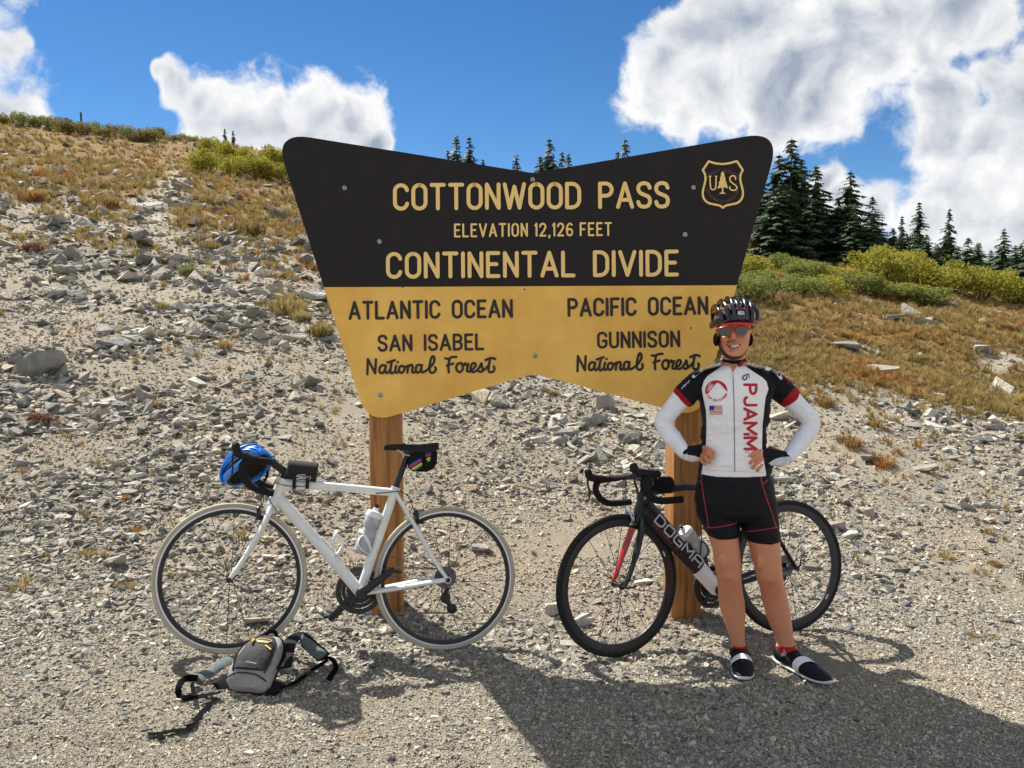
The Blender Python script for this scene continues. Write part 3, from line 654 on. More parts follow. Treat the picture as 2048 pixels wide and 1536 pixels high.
for i in range(14):
    a = 1780 + 280 * i / 13 + random.uniform(-7, 7); top = 462 + (a - 1780) * .12 + random.uniform(-8, 20)
    tree(a, top, random.uniform(33, 37), f'low bushy dark spruce behind the tall yellow willows, {ORD[i]} from the left of its row', group='bushy spruces behind the willows', wide=1.3, k=random.choice((3, 5)))

# marker pole on the skyline
Y = 37.0; xx = (181 - 1024) / FOC * Y; z0 = gz(xx, Y)
mp = MB().tube([(xx, Y, z0 - .2), (xx - .02, Y, at_y(178, 225, Y).z)], .045, 8).put('marker_pole', mat('weathered_wood_dark', (.10, .06, .05), .8))
tag(mp, 'thin dark pole standing on the skyline of the left hill', 'pole')
# ------------------------------------------------------------------ sign
SY = R(3.6); S_E = Vector((math.cos(SY), math.sin(SY), 0)); S_N = Vector((math.sin(SY), -math.cos(SY), 0)); S_O = Vector((.0246 * 4.17, 4.17, 0))
def sign_pt(px, py, off=0.0):
    d = ray(px, py); o = Vector((0, 0, CAM_H)); t = (S_O + S_N * off - o).dot(S_N) / d.dot(S_N); return o + d * t

def ribbon(mb, pts, w, mp, lay=0, cap=True):
    """a flat stroke of width w (2-D points); mp(x, y, layer) gives the place in the scene"""
    P = [Vector((p[0], p[1])) for p in pts]; n = len(P)
    if n == 1: P = [P[0] - Vector((w * .01, 0)), P[0] + Vector((w * .01, 0))]; n = 2
    T = [(P[min(i + 1, n - 1)] - P[max(i - 1, 0)]).normalized() for i in range(n)]
    b = len(mb.v); h = w / 2
    if cap:
        d = -T[0]; a0 = math.atan2(d.y, d.x)
        mb.v.append(tuple(mp(P[0].x, P[0].y, lay)))
        for k in range(7): a = a0 - math.pi / 2 + math.pi * k / 6; mb.v.append(tuple(mp(P[0].x + h * math.cos(a), P[0].y + h * math.sin(a), lay)))
        for k in range(6): mb.f.append((b, b + 1 + k, b + 2 + k))
        b = len(mb.v); d = T[-1]; a0 = math.atan2(d.y, d.x); mb.v.append(tuple(mp(P[-1].x, P[-1].y, lay)))
        for k in range(7): a = a0 - math.pi / 2 + math.pi * k / 6; mb.v.append(tuple(mp(P[-1].x + h * math.cos(a), P[-1].y + h * math.sin(a), lay)))
        for k in range(6): mb.f.append((b, b + 1 + k, b + 2 + k))
        b = len(mb.v)
    for i in range(n):
        nn = Vector((-T[i].y, T[i].x)) * h
        for q in (P[i] + nn, P[i] - nn): mb.v.append(tuple(mp(q.x, q.y, lay)))
    for i in range(n - 1): mb.f.append((b + 2 * i, b + 2 * i + 1, b + 2 * i + 3, b + 2 * i + 2))
def arc(cx, cy, rx, ry, a0, a1, n=12): return [(cx + rx * math.cos(R(a0 + (a1 - a0) * k / n)), cy + ry * math.sin(R(a0 + (a1 - a0) * k / n))) for k in range(n + 1)]
def seg(a, b, n=3): return [(a[0] + (b[0] - a[0]) * k / n, a[1] + (b[1] - a[1]) * k / n) for k in range(n + 1)]
_r = .26
def _track(w=.52): r = w / 2; return arc(r, 1 - r, r, r, 90, 180, 8) + arc(r, r, r, r, 180, 360, 14) + arc(r, 1 - r, r, r, 0, 90, 8)
GL = {
 'A': (.60, [seg((0, 0), (.30, 1)), seg((.30, 1), (.60, 0)), seg((.10, .30), (.50, .30))]),
 'B': (.50, [seg((0, 0), (0, 1)), [(0, 1)] + arc(.25, .765, .23, .235, 90, -90) + [(0, .53)], [(0, .53), (.2, .53)] + arc(.24, .265, .26, .265, 90, -90) + [(0, 0)]]),
 'C': (.52, [arc(.26, .74, .26, .26, 10, 180) + arc(.26, .26, .26, .26, 180, 350)]),
 'D': (.52, [seg((0, 0), (0, 1)), [(0, 1), (.18, 1)] + arc(.20, .68, .32, .32, 90, 0, 8) + arc(.20, .32, .32, .32, 0, -90, 8) + [(0, 0)]]),
 'E': (.44, [seg((0, 0), (0, 1)), seg((0, 1), (.44, 1)), seg((0, .52), (.36, .52)), seg((0, 0), (.44, 0))]),
 'F': (.44, [seg((0, 0), (0, 1)), seg((0, 1), (.44, 1)), seg((0, .50), (.36, .50))]),
 'G': (.54, [arc(.27, .74, .27, .26, 10, 180) + arc(.27, .26, .27, .26, 180, 350), seg((.54, .22), (.54, .45)), seg((.54, .45), (.32, .45))]),
 'H': (.52, [seg((0, 0), (0, 1)), seg((.52, 0), (.52, 1)), seg((0, .5), (.52, .5))]),
 'I': (.0, [seg((0, 0), (0, 1))]),
 'J': (.44, [[(.44, 1), (.44, .5)] + arc(.22, .24, .22, .24, 0, -170)]),
 'K': (.50, [seg((0, 0), (0, 1)), seg((.48, 1), (0, .4)), seg((.16, .58), (.5, 0))]),
 'L': (.44, [seg((0, 0), (0, 1)), seg((0, 0), (.44, 0))]),
 'M': (.62, [seg((0, 0), (0, 1)), seg((0, 1), (.31, .25)), seg((.31, .25), (.62, 1)), seg((.62, 1), (.62, 0))]),
 'N': (.50, [seg((0, 0), (0, 1)), seg((0, 1), (.50, 0)), seg((.50, 0), (.50, 1))]),
 'O': (.52, [_track()]),
 'P': (.50, [seg((0, 0), (0, 1)), [(0, 1), (.2, 1)] + arc(.24, .74, .26, .26, 90, -90) + [(0, .48)]]),
 'R': (.50, [seg((0, 0), (0, 1)), [(0, 1), (.2, 1)] + arc(.24, .74, .26, .26, 90, -90) + [(0, .48)], seg((.22, .48), (.5, 0))]),
 'S': (.50, [arc(.25, .745, .25, .255, 15, 200, 12) + catmull([(.03, .63, 0), (.25, .5, 0), (.47, .37, 0)], 4)[1:-1] and [(p[0], p[1]) for p in catmull([(.49, .80, 0), (.42, .95, 0), (.25, 1, 0), (.07, .94, 0), (.0, .76, 0), (.08, .60, 0), (.25, .51, 0), (.43, .42, 0), (.50, .25, 0), (.43, .06, 0), (.25, 0, 0), (.07, .05, 0), (.0, .2, 0)], 4)]]),
 'T': (.52, [seg((.26, 0), (.26, 1)), seg((0, 1), (.52, 1))]),
 'U': (.52, [[(0, 1), (0, .6)] + arc(.26, .27, .26, .27, 180, 360, 14) + [(.52, .6), (.52, 1)]]),
 'V': (.60, [seg((0, 1), (.30, 0)), seg((.30, 0), (.60, 1))]),
 'W': (.82, [seg((0, 1), (.2, 0)), seg((.2, 0), (.41, .9)), seg((.41, .9), (.62, 0)), seg((.62, 0), (.82, 1))]),
 'X': (.52, [seg((0, 0), (.52, 1)), seg((0, 1), (.52, 0))]), 'Y': (.52, [seg((0, 1), (.26, .5)), seg((.52, 1), (.26, .5)), seg((.26, .5), (.26, 0))]),
 '0': (.50, [_track(.5)]), '1': (.12, [seg((.12, 0), (.12, 1)), seg((.12, 1), (0, .84))]),
 '2': (.50, [[(0, .76)] + arc(.25, .75, .25, .25, 175, -20) + [(.35, .42), (.0, 0)], seg((0, 0), (.5, 0))]),
 '6': (.50, [arc(.25, .27, .25, .27, 0, 360, 20), [(.46, .88), (.36, .98), (.22, .98), (.08, .85), (.0, .6), (0, .27)]]),
 ',': (.04, [[(.04, 0), (.0, -.16)]]),
}
def text_strokes(s, gap=.26, space=.55):
    out = []; x = 0
    for ch in s:
        if ch == ' ': x += space; continue
        w, st = GL[ch]
        out += [[(p[0] + x, p[1]) for p in q] for q in st]; x += w + gap
    return out, x - gap
def write(s, mp, p0, p1, h, w, mb=None, gap=.26, space=.55, slant=0):
    """letters from 2-D p0 (start of the base line, centre of the stroke) to p1, h high"""
    st, tot = text_strokes(s, gap, space); mb = mb or MB(); p0 = Vector(p0); p1 = Vector(p1); e = (p1 - p0) / tot; nrm = Vector((e.y, -e.x)).normalized() * h
    if True: pass
    for k, q in enumerate(st):
        pp = [p0 + e * (a + slant * b) + nrm * b for a, b in q]
        ribbon(mb, [(p.x, p.y) for p in pp], w, mp, k % 7)
    return mb

def round_poly(pts, n=10):
    """pts: (x, y, radius)"""
    out = []; m = len(pts)
    for i in range(m):
        p = Vector(pts[i][:2]); a = Vector(pts[i - 1][:2]); b = Vector(pts[(i + 1) % m][:2]); r = pts[i][2]
        if r <= 0: out.append(p); continue
        da = (a - p).normalized(); db = (b - p).normalized(); ang = da.angle(db); t = r / math.tan(ang / 2)
        t = min(t, (a - p).length * .48, (b - p).length * .48); s = p + da * t; e = p + db * t
        for k in range(n + 1): q = k / n; out.append(s * (1 - q) ** 2 + p * 2 * q * (1 - q) + e * q * q)
    return out
def slab(outline, t, mat_, name, parent, off=0.0, **k):
    mb = MB(); n = len(outline)
    f = [sign_pt(p.x, p.y, off) for p in outline]; bk = [p - S_N * t for p in f]
    mb.add(f + bk, [tuple(range(n)), tuple(reversed(range(n, 2 * n)))] + [(i, i + n, (i + 1) % n + n, (i + 1) % n) for i in range(n)])
    return mb.put(name, mat_, parent, smooth=False, **k)
M_BROWN = mat('sign_brown', (.011, .0075, .009), .6, noise=(14, (.015, .010, .011), 1), bump=(160, .12), spec=.3)
M_YEL = mat('sign_yellow', (.93, .58, .125), .55, noise=(3.5, (.80, .43, .075), 1, 9), bump=(220, .35))
M_LET_Y = mat('letter_yellow', (.90, .62, .22), .6)
M_LET_B = mat('letter_brown', (.022, .014, .015), .6)
M_BOLT = mat('zinc_bolt', (.45, .45, .46), .35, .9, noise=(90, (.20, .20, .20), 1))
sign = empty('forest_sign', (S_O.x, S_O.y, gz(S_O.x, S_O.y)), label='large brown and yellow butterfly shaped wooden sign for a mountain pass on two posts', cat='sign')
sign_inv = Matrix.Translation(-sign.location)
def sput(mb, name, m, **k): mb.xf(sign_inv); return mb.put(name, m, sign, **k)
# outline of the board, split at the colour line
full = [(547, 263, 44), (1067, 348, 60), (1563, 260, 46), (1399, 836, 48), (1068, 745, 45), (735, 847, 52)]
out = round_poly(full)
def split_line(a): return 574 - (a - 650) * (4 / 825)
def clip(out, keep_top):
    res = []; m = len(out)
    for i in range(m):
        p, q = out[i], out[(i + 1) % m]; sp = p.y - split_line(p.x); sq = q.y - split_line(q.x)
        inp = (sp <= 0) == keep_top
        if inp: res.append(p)
        if (sp <= 0) != (sq <= 0): t = sp / (sp - sq); res.append(p + (q - p) * t)
    return res
def panel(keep, name, m, lb):
    o = clip(out, keep); mb = MB(); n = len(o); f = [sign_pt(p.x, p.y) for p in o]; bk = [p - S_N * .038 for p in f]
    e = .004; c = sum(f, Vector()) / n; f2 = [p - S_N * e for p in f]; fi = [p + (c - p).normalized() * e for p in f]
    mb.add(fi + f2 + bk, [tuple(range(n)), tuple(reversed(range(2 * n, 3 * n)))] + [(i, i + n, (i + 1) % n + n, (i + 1) % n) for i in range(n)] + [(i + n, i + 2 * n, (i + 1) % n + 2 * n, (i + 1) % n + n) for i in range(n)])
    sput(mb, name, m, smooth=False, label=lb)
panel(True, 'board', M_BROWN, 'dark brown upper board with yellow lettering'); panel(False, 'board', M_YEL, 'yellow lower board with brown lettering')
smap = lambda x, y, l: sign_pt(x, y, .0016 + .00025 * l)
TXT = [('COTTONWOOD PASS', (790, 417.5), (1336, 413), 47, 7.7, 'y', .26, .62), ('ELEVATION 12,126 FEET', (910, 473), (1222, 470), 24, 3.8, 'y', .34, .45),
 ('CONTINENTAL DIVIDE', (776, 554), (1354, 549), 46, 7.7, 'y', .27, .62), ('ATLANTIC OCEAN', (700, 637), (1023, 633), 32, 6.0, 'b', .28, .62),
 ('SAN ISABEL', (758, 701), (966, 698), 29, 5.4, 'b', .28, .66), ('PACIFIC OCEAN', (1138, 631), (1414, 627), 32, 6.0, 'b', .28, .62), ('GUNNISON', (1197, 695), (1358, 692), 29, 5.4, 'b', .28, .62)]
for (s_, a, b_, h, w, c, gp, sp_) in TXT:
    st_, tot_ = text_strokes(s_, gp, sp_); xw = 0; A_, B_ = Vector(a), Vector(b_)
    for word in s_.split(' '):
        wl = text_strokes(word, gp, sp_)[1]
        sput(write(word, smap, A_ + (B_ - A_) * (xw / tot_), A_ + (B_ - A_) * ((xw + wl) / tot_), h, w, gap=gp), 'lettering', M_LET_Y if c == 'y' else M_LET_B, smooth=False, fix=False, label='painted word ' + word)
        xw += wl + gp + sp_
SCR = [[(280,505),(285,350)],[(285,350),(360,495)],[(360,495),(368,352)],
 'c',[(462,420),(432,413),(407,440),(405,480),(428,495),(455,470),(470,420)],'c',[(470,418),(462,470),(475,492),(500,480),(520,440)],
 'c',[(532,370),(520,430),(516,480),(530,497),(560,478)],[(487,385),(560,363)],'c',[(575,420),(566,470),(576,492),(604,478)],[(592,382)],
 'c',[(640,420),(612,432),(604,468),(625,492),(652,475),(660,440),(640,420)],'c',[(655,432),(678,430),(698,418)],[(698,418),(690,490)],'c',[(692,450),(712,418),(738,415),(744,440),(738,475),(750,492),(778,478)],
 'c',[(828,415),(800,412),(778,440),(780,480),(800,490),(824,470),(838,415)],'c',[(838,415),(832,465),(845,488),(872,478)],
 'c',[(872,478),(920,440),(962,385),(965,338),(944,326),(926,375),(915,440),(925,485),(955,492),(980,465),(974,436)],
 'c',[(1078,346),(1110,350),(1150,334),(1192,332)],'c',[(1122,355),(1110,420),(1114,490)],[(1095,420),(1160,400)],
 'c',[(1235,395),(1205,405),(1190,440),(1205,480),(1235,485),(1258,450),(1250,408),(1235,395)],'c',[(1250,405),(1266,412),(1282,398)],'c',[(1282,398),(1290,418),(1314,405)],'c',[(1314,405),(1303,450),(1300,478),(1325,485)],
 'c',[(1325,485),(1370,450),(1390,415),(1370,395),(1345,420),(1340,465),(1365,490),(1405,470)],'c',[(1405,470),(1436,425),(1448,398),(1452,430),(1462,462),(1444,488),(1418,478)],
 'c',[(1462,475),(1490,455),(1522,420)],'c',[(1538,350),(1525,420),(1520,470),(1535,490),(1568,485),(1582,455),(1576,432)],'c',[(1490,366),(1550,345),(1590,358)]]
def script(dx, dy, sx, word):
    mb = MB(); cur = False; k = 0
    for q in SCR:
        if q != 'c' and (q[0][0] > 1040) != (word == 'Forest'): cur = False; continue
        if q == 'c': cur = True; continue
        P = [((p[0] / 5.12 + 680), (p[1] / 5.12 + 650)) for p in q]
        P = [((a - 730) * sx + 730 + dx, b - (a - 730) * .006 + dy) for a, b in P]
        if cur: P = [(v.x, v.y) for v in catmull([(a, b, 0) for a, b in P], 5)]
        elif len(P) > 1: P = seg(P[0], P[1])
        ribbon(mb, P, 5.0, smap, k % 7); cur = False; k += 1
    return mb
for (dx, dy, sx, wd) in ((0, 0, 1.0, 'left'), (420.5, -6, .955, 'right')):
    for wd in ('National', 'Forest'): sput(script(dx, dy, sx, wd), 'lettering', M_LET_B, smooth=False, fix=False, label='painted script word ' + wd)
# shield emblem
cv = lambda a, b: (a / 10.24 + 1350, b / 10.24 + 290)
sh = MB(); half = [(975, 1285), (925, 1245), (800, 1215), (680, 1185), (600, 1110), (570, 1020), (575, 920), (610, 780), (625, 680), (610, 590), (570, 515)]
top = [(570, 515), (690, 335)]; tc_ = [(690, 335), (830, 375), (975, 388), (1120, 370), (1265, 330)]
mir = lambda q: [(1960 - a, b) for a, b in q]
def sm(q, n=4): return [(v.x, v.y) for v in catmull([(*cv(a, b), 0) for a, b in q], n)]
for k, q in enumerate([sm(half), sm(mir(half)), [cv(*p) for p in top], [cv(*p) for p in mir(top)], sm(tc_)]): ribbon(sh, q, 4.2, smap, k)
for q in (sm([(715, 640), (722, 800), (735, 890), (780, 915), (825, 890), (838, 800), (840, 640)]),): ribbon(sh, q, 2.7, smap, 5)
for k, q in enumerate(([cv(695, 640), cv(745, 640)], [cv(820, 640), cv(862, 640)])): ribbon(sh, q, 1.4, smap, 6)
ribbon(sh, sm([(1240, 700), (1230, 645), (1180, 630), (1130, 660), (1130, 730), (1190, 790), (1255, 840), (1262, 900), (1190, 930), (1130, 900), (1122, 860)]), 2.9, smap, 5)
tr = [(975, 530), (935, 600), (945, 620), (920, 680), (925, 720), (895, 770), (905, 800), (865, 895), (960, 870), (960, 960), (900, 1000), (1045, 1000), (990, 960), (990, 860), (1085, 890), (1060, 800), (1050, 760), (1030, 710), (1035, 680), (1010, 620), (1012, 590)]
b0 = len(sh.v); sh.v += [tuple(smap(*cv(a, b), 6.5)) for a, b in tr]; sh.f.append(tuple(range(b0, b0 + len(tr))))
sput(sh, 'shield_emblem', M_LET_Y, smooth=False, fix=False, label='yellow outlined shield with U, a tree and S')
M_FAINT = mat('letter_faint', (.12, .065, .028), .6)
def arc_text(s, cx, cy, r, a0, a1, h, w, mp, inside=False, mb=None):
    mb = mb or MB(); st, tot = text_strokes(s, .3, .5)
    for k, q in enumerate(st):
        P = []
        for a, b in q:
            t = R(a0 + (a1 - a0) * a / tot); rr = r + (b * h if not inside else -b * h); P.append((cx + rr * math.cos(t), cy - rr * math.sin(t)))
        ribbon(mb, P, w, mp, k % 7)
    return mb
fb = arc_text('FOREST SERVICE', 1445.3, 385, 41, 135, 45, 5.5, .9, smap); arc_text('DEPARTMENT OF AGRICULTURE', 1445.3, 372, 33.5, 193, 347, 5.0, .8, smap, inside=True, mb=fb)
sput(fb, 'lettering', M_FAINT, smooth=False, fix=False, label='faint words round the inside of the shield')
for (a, b_, big) in [(689, 376, 0), (1065, 359, 0), (1387, 375, 0), (759, 483, 0), (1370, 469, 1), (1070, 711, 1), (761, 790, 1), (1049, 579, -1), (806, 574, -1), (1382, 656, -1)]:
    c = sign_pt(a, b_, .001); r = (.0115, .0125, .004)[0 if big == 0 else 1 if big == 1 else 2]
    mb = MB().revolve([(r, 0), (r, .0015), (r * .85, .003), (0, .0035)], c, S_N, 16)
    if big >= 0: mb.revolve([(r * .52, .003), (r * .5, .0075), (r * .3, .009), (0, .0092)], c, S_N, 8)
    sput(mb, 'bolt', M_BOLT if big >= 0 else M_LET_B)
# posts
def wood(name, c1, c2, c3):
    m = bpy.data.materials.new(name); m.use_nodes = True; t = m.node_tree; b = t.nodes['Principled BSDF']; b.inputs['Roughness'].default_value = .6; L = t.links
    tc = t.nodes.new('ShaderNodeTexCoord'); mp = t.nodes.new('ShaderNodeMapping'); mp.inputs['Scale'].default_value = (26, 26, 1.1); L.new(tc.outputs['Object'], mp.inputs[0])
    n = t.nodes.new('ShaderNodeTexNoise'); n.inputs['Scale'].default_value = 1.6; n.inputs['Detail'].default_value = 8; n.inputs['Roughness'].default_value = .65; n.inputs['Distortion'].default_value = .6; L.new(mp.outputs[0], n.inputs['Vector'])
    r = t.nodes.new('ShaderNodeValToRGB'); e = r.color_ramp.elements; e.new(.5)
    for k, (p_, c) in enumerate(((.32, c1), (.5, c2), (.70, c3))): e[k].position = p_; e[k].color = (*c, 1)
    L.new(n.outputs[0], r.inputs[0]); L.new(r.outputs[0], b.inputs['Base Color'])
    bp = t.nodes.new('ShaderNodeBump'); bp.inputs['Strength'].default_value = .5; bp.inputs['Distance'].default_value = .004; L.new(n.outputs[0], bp.inputs['Height']); L.new(bp.outputs[0], b.inputs['Normal']); return m
M_POST = wood('post_wood', (.14, .052, .012), (.36, .15, .038), (.48, .235, .07))
def post(px0, px1, top, pyb, dep, lb):
    a = sign_pt(px0, 1000, -.042); b_ = sign_pt(px1, 1000, -.042); w = (b_ - a).length; c = (a + b_) / 2 - S_N * dep / 2
    z0 = gz(c.x, c.y) - .3; z1 = sign_pt(px0, top, 0).z
    mb = MB().box((0, 0, 0), (w, dep, z1 - z0), Matrix.Rotation(SY, 3, 'Z'), .006)
    o = mb.put('post', M_POST, sign, smooth=True, label=lb); o.location = Vector((c.x, c.y, (z0 + z1) / 2)) - sign.location
post(740, 803, 335, 1250, .15, 'brown square timber post under the left lobe')
post(1347, 1406, 330, 1255, .19, 'brown square timber post under the right lobe with a sunlit edge')
# ------------------------------------------------------------------ bicycles
M_BLK = mat('black_rubber', (.010, .010, .011), .6, bump=(300, .15), spec=.25)
M_TAPE = mat('bar_tape', (.012, .010, .012), .75, bump=(140, .4), spec=.2)
M_BLKM = mat('black_metal', (.014, .014, .016), .35, 0, spec=.4)
M_STEEL = mat('steel', (.55, .55, .56), .28, .95)
M_CHAIN = mat('chain_steel', (.20, .19, .18), .4, .8, noise=(400, (.05, .05, .05), 1))
M_WHITEP = mat('white_frame_paint', (.80, .81, .78), .3, coat=.4, noise=(9, (.72, .73, .70), 1))
M_CARB = mat('carbon_black', (.010, .011, .014), .38, spec=.4)
M_CREAM = mat('cream_tyre', (.47, .43, .33), .75, noise=(8, (.38, .35, .27), 1))
M_REDP = mat('red_paint', (.42, .012, .014), .3, coat=.5)
M_SILV = mat('brake_track', (.62, .60, .60), .35, .6)
M_CAGEW = mat('white_plastic', (.78, .78, .78), .4)
M_GREY = mat('grey_print', (.55, .56, .58), .5)
M_REDPR = mat('red_print', (.50, .02, .02), .5)
M_BOT = mat('bottle_translucent', (.62, .63, .64), .4, noise=(22, (.38, .40, .43), 1), trans=.2)
M_BOTG = mat('bottle_grey_print', (.33, .35, .39), .45, noise=(30, (.45, .47, .50), 1))
M_TIT = mat('saddle_rail', (.55, .52, .50), .35, .9)

class Rig:
    """a leaning plane in the scene: local x forward, y to the side that faces the road, z up the frame"""
    def __init__(s, rh, fh, lean, rad):
        X = (fh - rh).normalized(); up = Vector((0, 0, 1)); Yl = up.cross(X).normalized(); Z = X.cross(Yl).normalized()
        Rm = Matrix.Rotation(lean, 3, X); Z = Rm @ Z; Yl = Z.cross(X)
        M = Matrix((X, Yl, Z)).transposed().to_4x4(); M.translation = rh - Z * rad; s.M = M; s.Mi = M.inverted(); s.X, s.Y, s.Z = X, Yl, Z
    def p(s, px, py, y=0.0):
        o = Vector((0, 0, CAM_H)); d = ray(px, py); o2 = s.Mi @ o; d2 = s.Mi.to_3x3() @ d; t = (y - o2.y) / d2.y; return o2 + d2 * t

def spoke_mesh(L): 
    mb = MB(); mb.tube([(0, 0, 0), (0, 0, L)], .0016, 5, cap=False); me = mb.mesh('spoke'); me.materials.append(M_BLKM); return me
def wheel(root, c, rad, tyre_w, tyre_m, rim_d, rim_m, track_m, front, M4, deco=None, seed=0, label=None):
    c = Vector(c)
    def P(mb): return mb.xf(M4)
    rt = rad - tyre_w
    rim = MB(); n = 72
    prof = [(rt + .001, .0095), (rt - .0085, .0095), (rt - .012, .0105), (rt - rim_d, .0055), (rt - rim_d - .001, 0), (rt - rim_d, -.0055), (rt - .012, -.0105), (rt - .0085, -.0095), (rt + .001, -.0095), (rt - .004, 0)]
    rim.revolve(prof + [prof[0]], c, (0, 1, 0), n, cap=False)
    w = P(rim).put('wheel', rim_m, root, label=label)
    tr = MB()
    for s in (-1, 1):
        q = [(rt + .0005, s * .0098), (rt - .0082, s * .0098)]
        tr.revolve(q, c, (0, 1, 0), n, cap=False)
    P(tr).put('brake_track', track_m, w)
    ty = MB(); rc = tyre_w / 2 + .001; cc = rad - rc
    ty.revolve([(cc + rc * math.cos(a), rc * math.sin(a) * .98) for a in [2 * math.pi * k / 14 for k in range(15)]], c, (0, 1, 0), n, cap=False)
    P(ty).put('tyre', tyre_m, w)
    hub = MB().revolve([(0, -.052), (.008, -.052), (.009, -.04), (.021 if not front else .016, -.036), (.021 if not front else .016, -.033), (.011, -.028), (.010, .025), (.017, .03), (.017, .034), (.008, .038), (.008, .052), (0, .052)], c, (0, 1, 0), 18)
    P(hub).put('hub', M_BLKM, w)
    ns = 18 if front else 20; rs = rt - rim_d; hr = .015
    sm_ = None
    for k in range(ns):
        a = 2 * math.pi * (k + .5) / ns + seed; off = 0 if front else (.45 if k % 4 < 2 else -.45) * (1 if (k % 2 == 0) else 1)
        s = 1 if k % 2 else -1
        p0 = c + Vector((math.cos(a + off * 2.6) * hr, s * .030, math.sin(a + off * 2.6) * hr)); p1 = c + Vector((math.cos(a) * rs, s * .002, math.sin(a) * rs))
        L = (p1 - p0).length
        if sm_ is None: sm_ = spoke_mesh(1.0)
        o = bpy.data.objects.new('spoke', sm_); COL.objects.link(o); o.parent = w
        q0, q1 = M4 @ p0, M4 @ p1; rot = (q1 - q0).to_track_quat('Z', 'Y').to_matrix().to_4x4()
        o.matrix_local = Matrix.Translation(q0) @ rot @ Matrix.Diagonal((1, 1, (q1 - q0).length, 1))
    vl = c + Vector((math.cos(2.2 + seed), 0, math.sin(2.2 + seed))) * (rs - .0); vd = (c - vl).normalized()
    P(MB().tube([vl, vl + vd * .03], .0028, 6)).put('valve', M_STEEL, w)
    return w

def drop_bar(root, C, fwd, sidev, upv, tape, near=1, hood_up=.055, ext=.0, reach=.085, bar_m=None):
    """C: clamp; returns hood tips"""
    T = lambda x, y, z: C + fwd * x + sidev * y + upv * z
    bar = MB()
    bar.tube([T(0, -.07, 0), T(0, .07, 0)], .0155, 14)
    b = bar.put('handlebar', bar_m or M_BLKM, root)
    tips = []
    for s in (-1, 1):
        pth = catmull([T(0, s * .06, 0), T(.0, s * .14, 0), T(.006, s * .185, 0), T(.04, s * .205, -.002), T(reach - .01, s * .208, -.006), T(reach + .012, s * .208, -.032), T(reach + .006, s * .208, -.07), T(reach - .03, s * .21, -.108), T(reach - .08, s * .212, -.124), T(-.035 - ext, s * .214, -.126)], 5)
        MB().tube(pth, [.0135 if i < 6 else .0165 for i in range(len(pth))], 12).put('bar_tape', tape, b)
        hd = catmull([T(reach - .035, s * .207, .002), T(reach, s * .207, .006), T(reach + .03, s * .205, .010), T(reach + .052, s * .202, .022), T(reach + .064, s * .199, hood_up)], 4)
        MB().tube(hd, [(.017, .023)] * 5 + [(.019, .026)] * 6 + [(.018, .023)] * 4 + [(.017, .019), (.012, .013)], 12, up=sidev).put('brake_hood', M_BLK, b)
        lv = catmull([T(reach + .055, s * .202, .022), T(reach + .062, s * .203, -.01), T(reach + .052, s * .206, -.05), T(reach + .048, s * .212, -.085), T(reach + .056, s * .216, -.105)], 4)
        MB().tube(lv, [(.010, .006)] * 4 + [(.008, .004)] * 9 + [(.006, .003)] * 4, 10, up=fwd).put('brake_lever', M_BLKM, b)
        tips.append(T(reach + .06, s * .2, hood_up))
        bar_end = T(-.036 - ext, s * .214, -.126)
    return b, tips
def caliper(root, c, M4=Matrix.Identity(4), m=None):
    mb = MB(); c = Vector(c)
    for s in (-1, 1):
        mb.tube(catmull([c + Vector((.012, 0, .028)), c + Vector((.014, s * .022, .022)), c + Vector((.012, s * .030, 0)), c + Vector((.008, s * .018, -.022))], 4), [(.007, .009)] * 13, 8, up=(1, 0, 0))
        mb.box(c + Vector((.0, s * .0145, -.026)), (.048, .008, .010), bev=.002)
        mb.ball(c + Vector((.016, s * .018, -.022)), .006, 8, 6)
    mb.tube([c + Vector((-.012, 0, .014)), c + Vector((.03, 0, .014))], .006, 8)
    mb.xf(M4); return mb.put('brake_caliper', m or M_BLKM, root)
def pedal(root, p, ax=1):
    mb = MB(); mb.tube([p, p + Vector((0, ax * .06, 0))], .006, 8); mb.box(p + Vector((0, ax * .045, 0)), (.07, .045, .014), bev=.004); mb.tube([p + Vector((.035, ax * .03, .004)), p + Vector((.05, ax * .045, .012)), p + Vector((.035, ax * .06, .004))], .004, 6)
    return mb.put('pedal', M_BLKM, root)
def crank(root, bb, p, y0, s):
    p = Vector(p); a = Vector((bb[0], s * y0, bb[2])); b_ = Vector((p.x, s * (y0 + .012), p.z))
    mb = MB(); mb.tube([a + (b_ - a) * t for t in (-.06, 0, .1, .5, .9, 1.0, 1.06)], [(.014, .007), (.024, .011), (.021, .011), (.018, .010), (.016, .010), (.016, .010), (.009, .006)], 12, up=(0, 1, 0)); mb.revolve([(0, -.004), (.022, -.004), (.022, .006), (.018, .011), (0, .011)], a, (0, s, 0), 20)
    return mb.put('crank_arm', M_BLKM, root), b_
